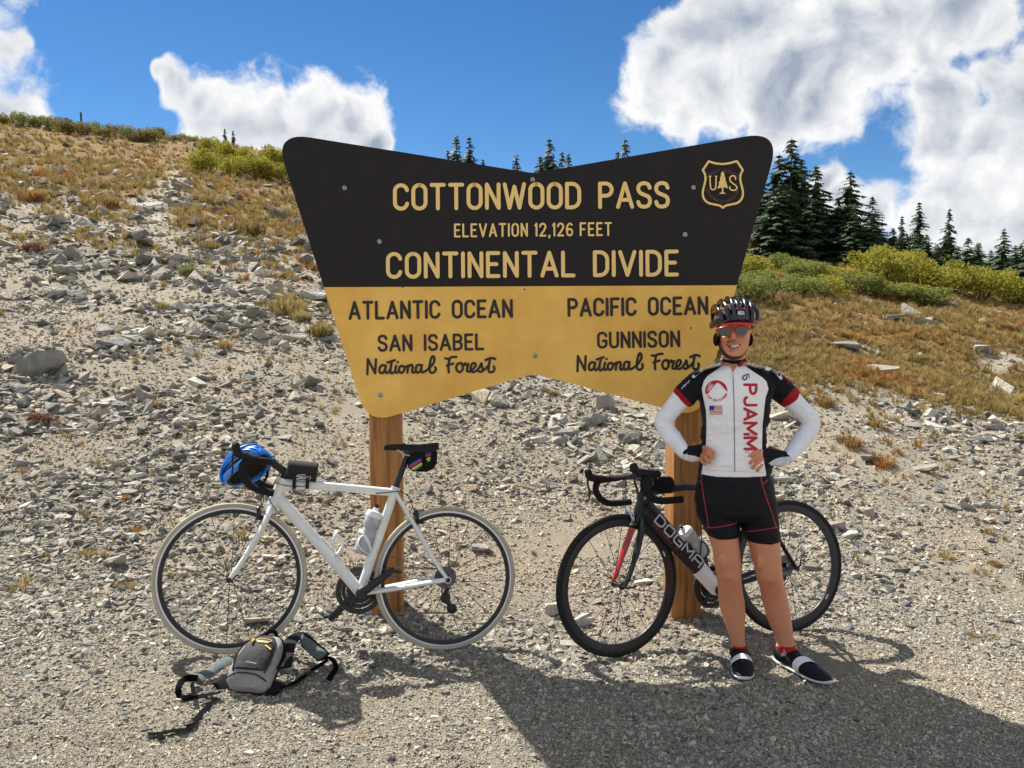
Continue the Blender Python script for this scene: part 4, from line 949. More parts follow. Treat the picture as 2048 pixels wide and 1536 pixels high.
def ring(root, bb, r, y, teeth=46):
    mb = MB(); c = Vector((bb[0], y, bb[2]))
    n = teeth * 2; outer = [(r + (.0035 if k % 2 else 0)) for k in range(n)]
    rg = lambda rr, yy: [c + Vector((math.cos(2 * math.pi * k / n) * (rr[k] if isinstance(rr, list) else rr), yy, math.sin(2 * math.pi * k / n) * (rr[k] if isinstance(rr, list) else rr))) for k in range(n)]
    mb.rings([rg(outer, .002), rg(outer, -.002), rg(r * .80, -.002), rg(r * .80, .002), rg(outer, .002)], cap=False)
    mb.rings([rg(r * .78, -.008), rg(r * .78, -.011), rg(r * .60, -.011), rg(r * .60, -.008), rg(r * .78, -.008)], cap=False)
    for k in range(4):
        a = k * math.pi / 2 + .5; d = Vector((math.cos(a), 0, math.sin(a))); mb.tube([c + d * .012, c + d * r * .84], [(.014, .006), (.010, .005)], 8, up=(0, 1, 0))
    mb.revolve([(.02, -.004), (r * .58, -.006), (r * .58, -.009), (.02, -.010)], c, (0, 1, 0), 28, cap=False)
    return mb.put('chainring', M_BLKM, root)
def chain(root, bb, r, hub, rc, y, jock):
    # a closed loop of small links: top run, cassette, jockey wheels, bottom run
    P = []; b = Vector((bb[0], y, bb[2])); h = Vector((hub[0], y, hub[2]))
    for k in range(13): a = R(90 - 180 * k / 12); P.append(b + Vector((math.cos(a) * r, 0, math.sin(a) * r)))
    P.append(Vector((jock[1][0] + .0, y, jock[1][2] - .018))); P.append(Vector((jock[1][0] - .018, y, jock[1][2]))); P.append(Vector((jock[0][0] + .016, y, jock[0][2])))
    P.append(h + Vector((rc * .3, 0, -rc)))
    for k in range(7): a = R(260 - 170 * k / 6); P.append(h + Vector((math.cos(a) * rc, 0, math.sin(a) * rc)))
    mb = MB(); P.append(P[0]); acc_ = 0; D = .0127
    for i in range(len(P) - 1):
        a, q = P[i], P[i + 1]; L = (q - a).length; t = acc_
        while t < L:
            p = a + (q - a) * (t / L); d = (q - a).normalized(); ang = math.atan2(d.z, d.x)
            mb.box(p + d * D / 2, (D * .86, .006, .0075), Matrix.Rotation(-ang, 3, 'Y')); t += D
        acc_ = t - L
    return mb.put('chain', M_CHAIN, root, smooth=False)
def derailleur(root, hub, jock, y):
    mb = MB(); h = Vector((hub[0], y, hub[2]))
    a, b = Vector(jock[0]), Vector(jock[1]); a.y = b.y = y
    mb.tube([h + Vector((-.005, .0, -.02)), h + Vector((-.022, -.01, -.038)), a + Vector((0, -.012, .008))], [(.012, .012)] * 3, 8)
    for q, rr in ((a, .025), (b, .025)):
        mb.revolve([(rr, -.004), (rr, .004), (rr * .4, .005), (0, .005)], q, (0, 1, 0), 11); mb.revolve([(rr * .8, .006), (rr * .6, .009), (0, .009)], q, (0, 1, 0), 14)
    mb.tube([a + Vector((0, .008, 0)), b + Vector((0, .008, 0))], [(.011, .002)] * 2, 8, up=(0, 1, 0)); mb.tube([a + Vector((0, -.008, 0)), b + Vector((0, -.008, 0))], [(.011, .002)] * 2, 8, up=(0, 1, 0))
    mb.put('derailleur', M_BLKM, root)
def cassette(root, hub, y0):
    mb = MB()
    for k in range(9): r = .052 - .0032 * k; mb.revolve([(.014, -.0009), (r, -.0009), (r, .0009), (.014, .0009)], (hub[0], y0 - .004 * k, hub[2]), (0, 1, 0), 26, cap=False)
    mb.put('cassette', M_CHAIN, root, smooth=False)
def saddle(root, S0, S1, wide=.067):
    """S0 nose, S1 tail"""
    mb = MB(); d = S1 - S0; rg = []
    prof = [(0, .008, -.010, .003), (.04, .015, -.004, .010), (.15, .019, .0, .016), (.35, .022, .000, .018), (.5, .028, -.002, .020), (.65, .042, -.003, .026), (.8, .060, .0, .030), (.92, .066, .004, .028), (.985, .056, .004, .018), (1.0, .035, .002, .008)]
    for t, w, z, dr in prof:
        c = S0 + d * t + Vector((0, 0, z)); w = w * wide / .067; n = 16; r_ = []
        for k in range(n):
            a = 2 * math.pi * k / n; yy = math.cos(a) * w; zz = math.sin(a); zz = zz * .008 if zz > 0 else -abs(math.cos(a)) ** 2 * dr + zz * .004
            r_.append(c + Vector((0, yy, zz - (abs(math.cos(a)) ** 3) * .006)))
        rg.append(r_)
    sd = mb.rings(rg).put('saddle', M_BLK, root)
    for s in (-1, 1):
        c = lambda t, y, z: S0 + d * t + Vector((0, s * y, z))
        MB().tube(catmull([c(.10, .008, -.012), c(.26, .018, -.022), c(.42, .022, -.045), c(.60, .022, -.047), c(.76, .022, -.045), c(.9, .03, -.018)], 5), .0036, 8).put('rail', M_TIT, sd)
    return sd
def bottle(name, A, B, r, label, group=None, M4=None, print_m=None, cap_m=None):
    """A bottom centre, B top centre (world)"""
    L = (B - A).length; ax = (B - A).normalized(); root = empty(name, A, label=label, cat='bottle', group=group)
    f = lambda h: h * L
    body = MB().revolve([(0, f(0)), (r * .82, f(0)), (r * .97, f(.03)), (r, f(.08)), (r, f(.44)), (r * .93, f(.5)), (r * .80, f(.55)), (r * .80, f(.60)), (r * .93, f(.65)), (r, f(.70)), (r, f(.83)), (r * .92, f(.86)), (0, f(.86))], (0, 0, 0), ax, 28)
    body.put('bottle_body', M_BOT, root)
    MB().revolve([(r * 1.012, f(.12)), (r * 1.012, f(.43))], (0, 0, 0), ax, 28, cap=False).put('printed_band', print_m or M_BOTG, root)
    MB().revolve([(r * .98, f(.84)), (r * 1.04, f(.85)), (r * 1.05, f(.93)), (r * .9, f(.98)), (r * .5, f(1.0)), (r * .36, f(1.01)), (r * .33, f(1.07)), (0, f(1.07))], (0, 0, 0), ax, 28).put('cap', cap_m or M_CAGEW, root)
    MB().revolve([(r * .22, f(1.07)), (r * .22, f(1.11)), (r * .30, f(1.12)), (r * .28, f(1.15)), (0, f(1.155))], (0, 0, 0), ax, 14).put('nozzle', M_BLK, root)
    return root
def cage(root, A, ax, out, side, r, m, wire=False):
    """A: base on the tube, ax along the bottle, out away from the tube"""
    mb = MB(); c = A + out * r * 1.05
    def p(h, a): return c + ax * h - out * math.cos(a) * r * 1.1 + side * math.sin(a) * r * 1.1
    rr = .0032 if wire else (.0075, .0028)
    for s in (-1, 1):
        mb.tube(catmull([p(.0, 0), p(.02, s * .5), p(.05, s * 1.2), p(.075, s * 2.0), p(.085, s * 2.7), p(.08, s * 3.14)], 5), [rr] * 26, 8, up=None)
        mb.tube(catmull([p(.0, 0), p(.0, s * .8), p(.01, s * 1.7), p(.03, s * 2.3), p(.06, s * 2.3), p(.075, s * 2.0)], 5), [rr] * 26, 8)
    mb.tube([A + out * .004 - ax * .01, A + out * .004 + ax * .11], [(.012, .003)] * 2, 8, up=out)
    return mb.put('bottle_cage', m, root)
def cable(root, pts, r=.0022): return MB().tube(catmull(pts, 6), r, 6).put('cable', M_BLK, root)

def steer_matrix(top, bot, ang):
    ax = (Vector(top) - Vector(bot)).normalized(); return Matrix.Translation(bot) @ Matrix.Rotation(ang, 4, ax) @ Matrix.Translation(-Vector(bot))
def along(a, b, t): return Vector(a) + (Vector(b) - Vector(a)) * t

# ---------------- white bicycle
RW = .334
g1 = Rig(at_y(892, 1156, 3.86), at_y(461, 1156, 3.66), R(9), RW)
root = empty('bicycle', label='white road bicycle with cream tyres leaning on the left sign post', cat='bicycle'); root.matrix_world = g1.M; WB = root
P = g1.p
HR = Vector((0, 0, RW)); HF = Vector(((g1.Mi @ at_y(461, 1156, 3.66)).x, 0, RW))
bb = P(720, 1184); sc = P(789, 983); ht = P(567, 957); hb = P(544, 1011); st = P(817, 905)
dth = P(556, 990)
fr = MB()
fr.tube([along(hb, ht, t) for t in (0, .15, .85, 1.0)], [.029, .026, .024, .024], 16)
fr.tube([ht + Vector((-.004, 0, -.022)), along(ht, sc, .5) + Vector((0, 0, -.010)), sc + Vector((.004, 0, -.004))], [(.020, .024), (.018, .019), (.018, .019)], 14, up=(0, 0, 1))
fr.tube([dth + Vector((.012, 0, .0)), along(dth, bb, .5), bb], [(.022, .027), (.023, .026), (.024, .026)], 16, up=(0, 0, 1))
fr.tube([bb, along(bb, sc, .5), sc, sc + (sc - bb).normalized() * .022], [(.022, .024), .020, .020, .022], 14)
fr.tube([bb + Vector((0, -.036, 0)), bb + Vector((0, .036, 0))], .024, 18)
for s in (-1, 1):
    fr.tube(catmull([bb + Vector((-.02, s * .02, 0)), along(bb, HR, .35) + Vector((0, s * .036, -.004)), HR + Vector((.03, s * .056, -.004)), HR + Vector((0, s * .062, 0))], 5), [(.012, .017)] * 12 + [(.010, .013)] * 4, 10, up=(0, 1, 0))
    fr.tube(catmull([sc + Vector((-.008, s * .010, -.012)), along(sc, HR, .3) + Vector((0, s * .030, 0)), along(sc, HR, .75) + Vector((.004, s * .056, -.004)), HR + Vector((0, s * .064, .0))], 5), [(.010, .016)] * 10 + [(.009, .012)] * 6, 10, up=(0, 1, 0))
    fr.revolve([(0, -.004), (.016, -.004), (.016, .004), (.0, .004)], HR + Vector((0, s * .068, 0)), (0, 1, 0), 16)
fr.put('frame', M_WHITEP, root, label='plain white frame')
SM = Matrix.Identity(4)
fk = MB()
fk.tube([hb + Vector((0, 0, .004)), hb - (ht - hb).normalized() * .03], [(.026, .026), (.026, .030)], 14)
for s in (-1, 1):
    c0 = hb - (ht - hb).normalized() * .012
    fk.tube(catmull([c0 + Vector((0, s * .012, 0)), along(c0, HF, .18) + Vector((-.010, s * .036, 0)), along(c0, HF, .5) + Vector((-.014, s * .046, 0)), along(c0, HF, .8) + Vector((-.009, s * .050, 0)), HF + Vector((0, s * .052, 0))], 5), [(.015, .029)] * 6 + [(.014, .026)] * 6 + [(.012, .019)] * 6 + [(.010, .012)] * 3, 12, up=(0, 1, 0))
fk.put('fork', M_WHITEP, root)
for s, q in ((1, HF), (1, HR)):
    k = .056 if q is HF else .072
    MB().revolve([(0, 0), (.012, 0), (.010, .012), (0, .014)], q + Vector((0, k, 0)), (0, 1, 0), 14).put('axle_nut', M_BLKM, root)
wheel(root, HF, RW, .0200, M_CREAM, .026, M_BLKM, M_SILV, True, SM, label='wheel with cream tyre and thin black rim')
wheel(root, HR, RW, .0200, M_CREAM, .026, M_BLKM, M_SILV, False, Matrix.Identity(4), seed=.2, label='wheel with cream tyre and thin black rim')
cassette(root, HR, -.022)
ring(root, bb, .106, -.050); J = [HR + Vector((-.012, 0, -.058)), HR + Vector((-.022, 0, -.125))]
J = [P(891, 1196, -.05), P(904, 1218, -.05)]
derailleur(root, HR, J, -.055); chain(root, bb, .108, HR, .036, -.051, J)
_, e1 = crank(root, bb, P(786, 1141, .07), .05, 1); pedal(root, e1, 1)
_, e2 = crank(root, bb, P(662, 1236, -.08), .066, -1); pedal(root, e2, -1)
MB().tube([sc + (sc - bb).normalized() * .016, st], .0140, 16).put('seatpost', M_BLKM, root)
MB().tube([sc + (sc - bb).normalized() * .012, sc + (sc - bb).normalized() * .026], .021, 16).put('seat_clamp', M_BLKM, root)
sadd = saddle(root, P(768, 892), P(876, 890)); MB().box(st + Vector((0, 0, .004)), (.04, .05, .022), bev=.004).put('saddle_clamp', M_BLKM, root)
MB().tube([along(bb, sc, .30), along(bb, sc, .335)], .0205, 16).put('derailleur_band', M_BLKM, root)
hd_ = (ht - hb).normalized(); top_st = ht + hd_ * .022; clampC = Vector((.826, 0, .858))
MB().tube([ht, ht + hd_ * .036], .0175, 14).put('spacer', M_BLKM, root)
MB().tube([top_st + Vector((-.014, 0, -.002)), clampC], [(.019, .018), (.016, .016)], 12, up=(0, 1, 0)).tube([clampC + Vector((0, -.022, 0)), clampC + Vector((0, .022, 0))], .021, 14).put('stem', M_BLKM, root)
hbm, tips = drop_bar(root, clampC, Vector((.986, 0, .165)), Vector((0, 1, 0)), Vector((-.165, 0, .986)), M_TAPE, ext=.02)
caliper(root, P(524, 1026)); 
caliper(root, HR + (P(838, 1034) - HR), Matrix.Identity(4))
cable(root, [P(532, 930, .03), P(520, 960, .05), P(522, 990, .03), P(523, 1014, .0)]); cable(root, [P(545, 925, .02), P(528, 965, -.02), P(527, 1000, .0), P(520, 1020, .0)])
cable(root, [P(532, 985, .03), P(545, 1010, .035), P(562, 1030, .033)], .0018); cable(root, [P(752, 987, .02), P(775, 985, .025), P(800, 983, .02), P(818, 995, .012), P(827, 1018, .006), P(832, 1030, 0)])
cable(root, [P(550, 965, .022), P(575, 972, .024), P(600, 973, .02), P(616, 972, .02)], .0018)
cable(root, [dth + Vector((0, .0, -.03)), along(dth, bb, .4) + Vector((.0, .0, -.033)), along(dth, bb, .95) + Vector((0, 0, -.028))], .0016)
A = P(683, 1108); ax = (P(630, 1045) - A).normalized(); outv = Vector((ax.z, 0, -ax.x)); outv = outv if outv.x < 0 else -outv
A = along(dth, bb, .62); ax = (dth - bb).normalized(); outv = Vector((-ax.z, 0, ax.x)); outv = -outv if outv.z < 0 else outv
cage(root, A + outv * .026 - ax * .02, ax, outv, Vector((0, 1, 0)), .034, M_CAGEW)
axs = (sc - bb).normalized(); outs = Vector((axs.z, 0, -axs.x)); outs = outs if outs.x > 0 else -outs
A2 = along(bb, sc, .37); cage(root, A2 + outs * .018, axs, outs, Vector((0, 1, 0)), .036, M_CAGEW)
Ab = A2 + outs * (.018 + .037) - axs * .012
bottle('water_bottle', g1.M @ Ab, g1.M @ (Ab + axs * .205), .0365, 'clear water bottle with white cap in the seat tube cage of the white bicycle')
def surf_map(rig, y):
    return lambda x, z, l: Vector((x, y + .0002 * l, z))
# tyre print
def tyre_text(root, c, r, s, a0, a1, h, w, m, M4=Matrix.Identity(4), y=.0108, flip=False):
    mb = MB(); arc_text(s, c.x, -c.z, r, a0, a1, h, w, lambda x, z, l: M4 @ Vector((x, y + .0002 * l, -z)), mb=mb); return mb.put('tyre_print', m, root, smooth=False, fix=False)
M_PRD = mat('dark_print', (.08, .075, .07), .7)
# forward is to the left of the view, so the lettering is laid out mirrored in x
def tyre_text2(root, c, r, s, a0, a1, h, w, m, M4=Matrix.Identity(4), y=.0118):
    st_, tot = text_strokes(s, .3, .5); mb = MB()
    for k, q in enumerate(st_):
        PP = []
        for a, b in q:
            t = R(a0 + (a1 - a0) * a / tot); rr = r + b * h; PP.append((rr * math.cos(t), rr * math.sin(t)))
        ribbon(mb, PP, w, lambda u, v, l: M4 @ (c + Vector((-u, y + .0002 * l, v))), k % 7)
    return mb.put('tyre_print', m, root, smooth=False, fix=False)
tyre_text2(root, HR, RW - .014, 'HUTCHINSON FUSION', 112, 70, .006, .0012, M_PRD); 
# crank print
M_WPR = mat('white_print', (.7, .7, .7), .5)

# saddle bag
def quad_strip(mb, a, b, w, y, n=6):
    d = (b - a); u = Vector((-d.z, 0, d.x)).normalized() * w / 2
    mb.add([a + u, a - u, b - u, b + u], [(0, 1, 2, 3)])
bag_o = [(820, 906), (845, 900), (868, 897), (874, 905), (873, 926), (866, 938), (852, 944), (826, 943), (817, 935), (815, 925)]
o = [P(a, b) for a, b in bag_o]; cen = sum(o, Vector()) / len(o); rg = []
for (yy, f) in ((-.040, .82), (-.036, .95), (-.02, 1), (.02, 1), (.036, .95), (.040, .82)): rg.append([cen + (p - cen) * f + Vector((0, yy, 0)) for p in o])
sb = empty('saddle_bag', label='small black saddle bag with rainbow stripes under the saddle of the white bicycle', cat='bag'); sb.matrix_world = g1.M
MB().rings(rg).put('bag_body', mat('black_nylon', (.008, .008, .010), .85, bump=(500, .2), spec=.2), sb)
for (a, b_, c, nm) in (((819, 931), (842, 917), (.01, .05, .45), 'stripe'), ((820, 934), (843, 920.5), (.55, .02, .03), 'stripe'), ((824, 938.5), (844, 926.5), (.65, .60, .08), 'stripe'), ((828, 940), (844, 929.5), (.03, .42, .10), 'stripe'),
                      ((850.5, 909.5), (862, 904.5), (.01, .05, .45), 'stripe'), ((852, 913), (862, 908.5), (.55, .02, .03), 'stripe'), ((853.5, 919), (860.5, 915.5), (.65, .60, .08), 'stripe'), ((855, 923), (860.5, 919.5), (.03, .42, .10), 'stripe')):
    mb = MB(); quad_strip(mb, P(*a, .0425), P(*b_, .0425), .0085, 0); mb.put(nm, mat('stripe_%d%d%d' % tuple(int(v * 99) for v in c), c, .6), sb, smooth=False)
MB().tube([st + Vector((-.01, .0, -.03)), P(820, 925), ], [(.004, .016)] * 2, 8).put('strap', M_BLK, sb)

# pouch on the top tube
pz = empty('frame_pouch', label='black cylindrical pouch with oval emblem strapped on the white top tube', cat='bag'); pz.matrix_world = g1.M
a = P(574, 938); b_ = P(635, 945)
MB().tube([a, along(a, b_, .04), along(a, b_, .5), along(a, b_, .95), b_], [(.030, .034), (.040, .044), (.043, .046), (.043, .046), (.036, .040)], 20, up=(0, 0, 1)).put('pouch_body', mat('pouch_nylon', (.018, .012, .013), .8, bump=(260, .3)), pz)
oval = P(606, 955, .046); el = MB()
ribbon(el, arc(0, 0, .034, .013, 0, 360, 26), .0032, lambda x, z, l: oval + Vector((-x, .0005 - abs(z) * .25, z)), 0, cap=False)
write('CAMELBAK', lambda x, z, l: oval + Vector((-x, .0008 + .0002 * l - abs(z) * .25, z)), (-.026, -.006), (.026, -.006), -.012, .0024, mb=el, gap=.2)
el.put('emblem', M_GREY, pz, smooth=False, fix=False, label='grey oval emblem with the word CAMELBAK')
for xx_ in (589, 615):
    q = P(xx_, 968); MB().revolve([(.046, -.008), (.048, -.008), (.048, .008), (.046, .008), (.046, -.008)], q + Vector((0, 0, .024)), (1, 0, 0), 20, cap=False).put('strap', M_BLK, pz)

# ---------------- black bicycle
RB_ = .336
g2 = Rig(at_y(1575, 1132, 4.18), at_y(1236, 1170, 3.86), R(7), RB_)
root = empty('bicycle', label='black road bicycle with one red fork blade, leaning behind the cyclist on the right post', cat='bicycle'); root.matrix_world = g2.M
P = g2.p; HR = Vector((0, 0, RB_)); HF = Vector(((g2.Mi @ at_y(1236, 1170, 3.86)).x, 0, RB_))
bb = P(1434, 1178); sc = P(1500, 978); ht = P(1293, 972); hb = P(1279, 1030); st = P(1515, 928)
fr = MB()
fr.tube([along(hb, ht, t) for t in (-.02, .15, .6, 1.02)], [(.024, .034), (.024, .033), (.022, .030), (.020, .024)], 16, up=(1, 0, 0))
fr.tube([ht + Vector((-.01, 0, -.022)), along(ht, sc, .35), along(ht, sc, .7), sc], [(.020, .026), (.018, .018), (.016, .016), (.016, .016)], 14, up=(0, 0, 1))
dt0 = along(hb, ht, .30) + Vector((-.01, 0, 0))
fr.tube([dt0, along(dt0, bb, .3), along(dt0, bb, .74)], [(.026, .048), (.027, .044), (.027, .042)], 18, up=(0, 0, 1))
fr.tube([bb, along(bb, sc, .5), sc, sc + (sc - bb).normalized() * .02], [(.020, .026), (.016, .022), (.016, .020), .018], 14, up=(0, 1, 0))
for s in (-1, 1):
    fr.tube(catmull([bb + Vector((-.02, s * .026, .004)), along(bb, HR, .35) + Vector((0, s * .04, .006)), HR + Vector((.04, s * .062, .0)), HR + Vector((0, s * .066, 0))], 5), [(.011, .022)] * 8 + [(.010, .014)] * 8, 10, up=(0, 1, 0))
    fr.tube(catmull([sc + Vector((-.008, s * .012, -.03)), along(sc, HR, .3) + Vector((.012, s * .034, 0)), along(sc, HR, .75) + Vector((.010, s * .058, .004)), HR + Vector((0, s * .066, .0))], 5), [(.009, .014)] * 16, 10, up=(0, 1, 0))
fr.tube([bb + Vector((0, -.036, 0)), bb + Vector((0, .036, 0))], .026, 18)
fr.put('frame', M_CARB, root, label='black carbon frame with grey lettering on the down tube')
MB().tube([along(dt0, bb, .74), along(dt0, bb, .76), bb + Vector((.004, 0, .004)), bb + Vector((-.012, 0, -.012))], [(.0272, .042), (.0275, .0425), (.028, .040), (.022, .026)], 18, up=(0, 0, 1)).put('frame_panel', mat('white_paint', (.72, .73, .76), .3, coat=.4), root, label='white painted section above the crank')
SM = steer_matrix(ht, hb, R(7))
def F(v): return SM @ Vector(v)
for s, m, lb in ((-1, M_REDP, 'fork blade painted red'), (1, M_CARB, 'fork blade in black carbon')):
    c0 = hb - (ht - hb).normalized() * .014; fk = MB()
    fk.tube(catmull([c0 + Vector((.0, s * .012, .004)), along(c0, HF, .16) + Vector((-.008, s * .036, 0)), along(c0, HF, .5) + Vector((-.010, s * .050, 0)), along(c0, HF, .8) + Vector((-.008, s * .052, 0)), HF + Vector((0, s * .052, 0))], 5), [(.013, .024)] * 6 + [(.012, .022)] * 6 + [(.010, .016)] * 6 + [(.009, .011)] * 3, 12, up=(0, 1, 0))
    if s == 1: fk.tube([hb + Vector((0, 0, .002)), hb - (ht - hb).normalized() * .034], [(.026, .032), (.024, .030)], 14, up=(1, 0, 0))
    fk.xf(SM).put('fork_blade', m, root, label=lb)
MB().tube([HF + Vector((0, -.07, 0)), HF + Vector((0, .07, 0))], .006, 8).tube([HF + Vector((0, .068, 0)), HF + Vector((-.03, .074, 0)), HF + Vector((-.055, .074, .004))], [(.006, .006), (.007, .004), (.006, .003)], 8).xf(SM).put('quick_release', M_BLKM, root)
MB().tube([HR + Vector((0, .066, 0)), HR + Vector((0, .082, 0))], .011, 10).tube([HR + Vector((0, .08, 0)), HR + Vector((-.015, .084, .02)), HR + Vector((-.02, .084, .05))], [(.006, .006), (.007, .004), (.006, .003)], 8).put('quick_release', M_BLKM, root)
M_DRIM = mat('carbon_rim', (.018, .018, .021), .4, spec=.4)
wf = wheel(root, HF, RB_, .026, M_BLK, .034, M_DRIM, M_DRIM, True, SM, seed=.1, label='wheel with black tyre and deep black rim')
wr = wheel(root, HR, RB_, .026, M_BLK, .034, M_DRIM, M_DRIM, False, Matrix.Identity(4), seed=.33, label='wheel with black tyre and deep black rim')
# a grey dash on each rim and the tyre words
def rim_dash(w, c, a, M4):
    mb = MB(); rr = RB_ - .026 - .021
    ribbon(mb, [(rr * math.cos(t), rr * math.sin(t)) for t in np.linspace(a - .05, a + .05, 6)], .012, lambda u, v, l: M4 @ (c + Vector((-u, .0093, v))), 0, cap=False); mb.put('rim_sticker', M_GREY, w, smooth=False)
rim_dash(wf, HF, R(25), SM); rim_dash(wr, HR, R(-38), Matrix.Identity(4)); 
tyre_text2(wf, HF, RB_ - .012, 'MICHELIN', -2, -22, .006, .0013, mat('tyre_orange_print', (.30, .14, .06), .7), SM, y=.0122)
tyre_text2(wf, HF, RB_ - .052, 'PINARELLO', 226, 262, .010, .0014, mat('rim_grey_print', (.12, .12, .13), .6), SM, y=.0088).name = 'rim_print'
cassette(root, HR, -.022); ring(root, bb, .098, -.05)
J = [HR + Vector((-.005, -.05, -.065)), HR + Vector((.03, -.05, -.125))]; derailleur(root, HR, J, -.055); chain(root, bb, .100, HR, .036, -.051, J)
_, e1 = crank(root, bb, bb + Vector((-.02, 0, -.168)), .05, 1); pedal(root, e1, 1)
_, e2 = crank(root, bb, bb + Vector((.02, 0, .168)), .066, -1); pedal(root, e2, -1)
MB().tube([sc, st], [(.012, .016)] * 2, 14, up=(0, 1, 0)).put('seatpost', M_CARB, root)
saddle(root, st + Vector((.13, 0, .03)), st + Vector((-.13, 0, .035))); MB().box(st + Vector((0, 0, .004)), (.04, .05, .022), bev=.004).put('saddle_clamp', M_BLKM, root)
hd_ = (ht - hb).normalized(); top_st = ht + hd_ * .02; C = Vector((.846, 0, .843))
MB().tube([ht, ht + hd_ * .036], .019, 14).xf(SM).put('spacer', M_BLKM, root)
MB().tube([top_st + Vector((-.014, 0, 0)), C], [(.020, .020), (.017, .018)], 12, up=(0, 1, 0)).xf(SM).put('stem', M_BLKM, root)
A3 = SM.to_3x3(); fw = A3 @ Vector((1, 0, 0)); sv = A3 @ Vector((0, .99, .14)); uv = A3 @ Vector((0, 0, 1))
drop_bar(root, F(C), fw, sv, uv, M_TAPE, ext=.07, reach=.088, bar_m=M_CARB)
caliper(root, P(1262, 1036), SM, M_STEEL)
cable(root, [F(C + Vector((.03, -.05, .0))), P(1252, 975, -.03), P(1250, 1000, .0), P(1252, 1020, .0), P(1256, 1032, 0)]); cable(root, [F(C + Vector((.05, .15, -.01))), P(1285, 965, .1), P(1310, 985, .06), P(1345, 985, .03)])
# lettering along the down tube
d0 = P(1314, 1036, .028); d1 = P(1402, 1128, .028)
def dmap(off): return lambda u, v, l: Vector((d0.x + (d1.x - d0.x) * u + v * nrm2.x, .0285 + .0003 * l - (max(0, abs(v) - .012) ** 2) * 9, d0.z + (d1.z - d0.z) * u + v * nrm2.z))
e_ = (d1 - d0); e_.y = 0; nrm2 = Vector((-e_.z, 0, e_.x)).normalized(); nrm2 = nrm2 if nrm2.z > 0 else -nrm2
mb = MB(); L_ = e_.length
DG = {'D': (.9, [[(0, 0), (0, 1), (.55, 1), (.82, .8), (.82, .2), (.55, 0), (0, 0)]]), 'O': (.9, [[(.1, 0), (0, .2), (0, .8), (.12, 1), (.7, 1), (.82, .8), (.82, .2), (.7, 0), (.1, 0)]]), 'G': (.9, [[(.82, 1), (.12, 1), (0, .8), (0, .2), (.12, 0), (.82, 0), (.82, .5), (.4, .5)]]), 'M': (1.05, [[(0, 0), (0, 1), (.48, .35), (.96, 1), (.96, 0)]]), 'A': (.9, [[(0, 0), (0, .8), (.15, 1), (.82, 1), (.82, 0)], [(0, .42), (.82, .42)]])}
x_ = 0; tot = sum(DG[c][0] + .22 for c in 'DOGMA') - .3
for ch in 'DOGMA':
    for q in DG[ch][1]:
        for i in range(len(q) - 1):
            ribbon(mb, seg(((x_ + q[i][0]) / tot, -.019 + .038 * q[i][1]), ((x_ + q[i + 1][0]) / tot, -.019 + .038 * q[i + 1][1])), 1, lambda u, v, l: Vector((0, 0, 0)), 0) if False else None
            a2 = Vector(((x_ + q[i][0]) / tot * L_, -.020 + .042 * q[i][1])); b2 = Vector(((x_ + q[i + 1][0]) / tot * L_, -.020 + .042 * q[i + 1][1]))
            ribbon(mb, [tuple(a2), tuple(b2)], .0085, lambda u, v, l: dmap(0)(u / L_, v, l), i % 5)
    x_ += DG[ch][0] + .22
mb.put('lettering', M_GREY, root, smooth=False, fix=False, label='grey letters DOGMA on the down tube')
mb = MB()
for i, (a, b_) in enumerate([(0.0, .10), (.13, .17), (.2, .23), (.26, .35), (.38, .41), (.5, .55), (.62, .67), (.74, .78), (.86, .88)]):
    ribbon(mb, [(a * L_ + .01, -.033), (b_ * L_ + .01, -.033)], .0045, lambda u, v, l: Vector((d0.x + (d1.x - d0.x) * u / L_ + v * nrm2.x, .0225, d0.z + (d1.z - d0.z) * u / L_ + v * nrm2.z)), 0)
mb.put('trim', M_REDPR, root, smooth=False, fix=False, label='broken red line along the lower edge of the down tube')
ribbon(mb2 := MB(), [(0, -.012), (.004, .004), (.014, .010), (.018, .002), (.008, -.004)], .004, lambda u, v, l: along(hb, ht, .62) + Vector((.010 - u, .024, v)), 0); mb2.put('head_badge', M_WPR, root, smooth=False, fix=False)
# bottle on the down tube, bottle on the seat tube
axd = (dt0 - bb).normalized(); od = Vector((-axd.z, 0, axd.x)); od = od if od.z > 0 else -od
A4 = along(bb, dt0, .30); cage(root, A4 + od * .036, axd, od, Vector((0, 1, 0)), .036, M_BLKM, wire=True)
Ab = A4 + od * (.036 + .038) - axd * .006
bottle('water_bottle', g2.M @ Ab, g2.M @ (Ab + axd * .175), .0350, 'frosted water bottle with white cap in the down tube cage of the black bicycle')
axs = (sc - bb).normalized(); outs = Vector((axs.z, 0, -axs.x)); outs = outs if outs.x > 0 else -outs
A5 = along(bb, sc, .36); cage(root, A5 + outs * .02, axs, outs, Vector((0, 1, 0)), .036, M_BLKM, wire=True)
Ab = A5 + outs * (.02 + .038) - axs * .006
bottle('water_bottle', g2.M @ Ab, g2.M @ (Ab + axs * .175), .0350, 'cream and pink water bottle behind the thigh of the cyclist', print_m=mat('pink_print', (.45, .12, .16), .5))
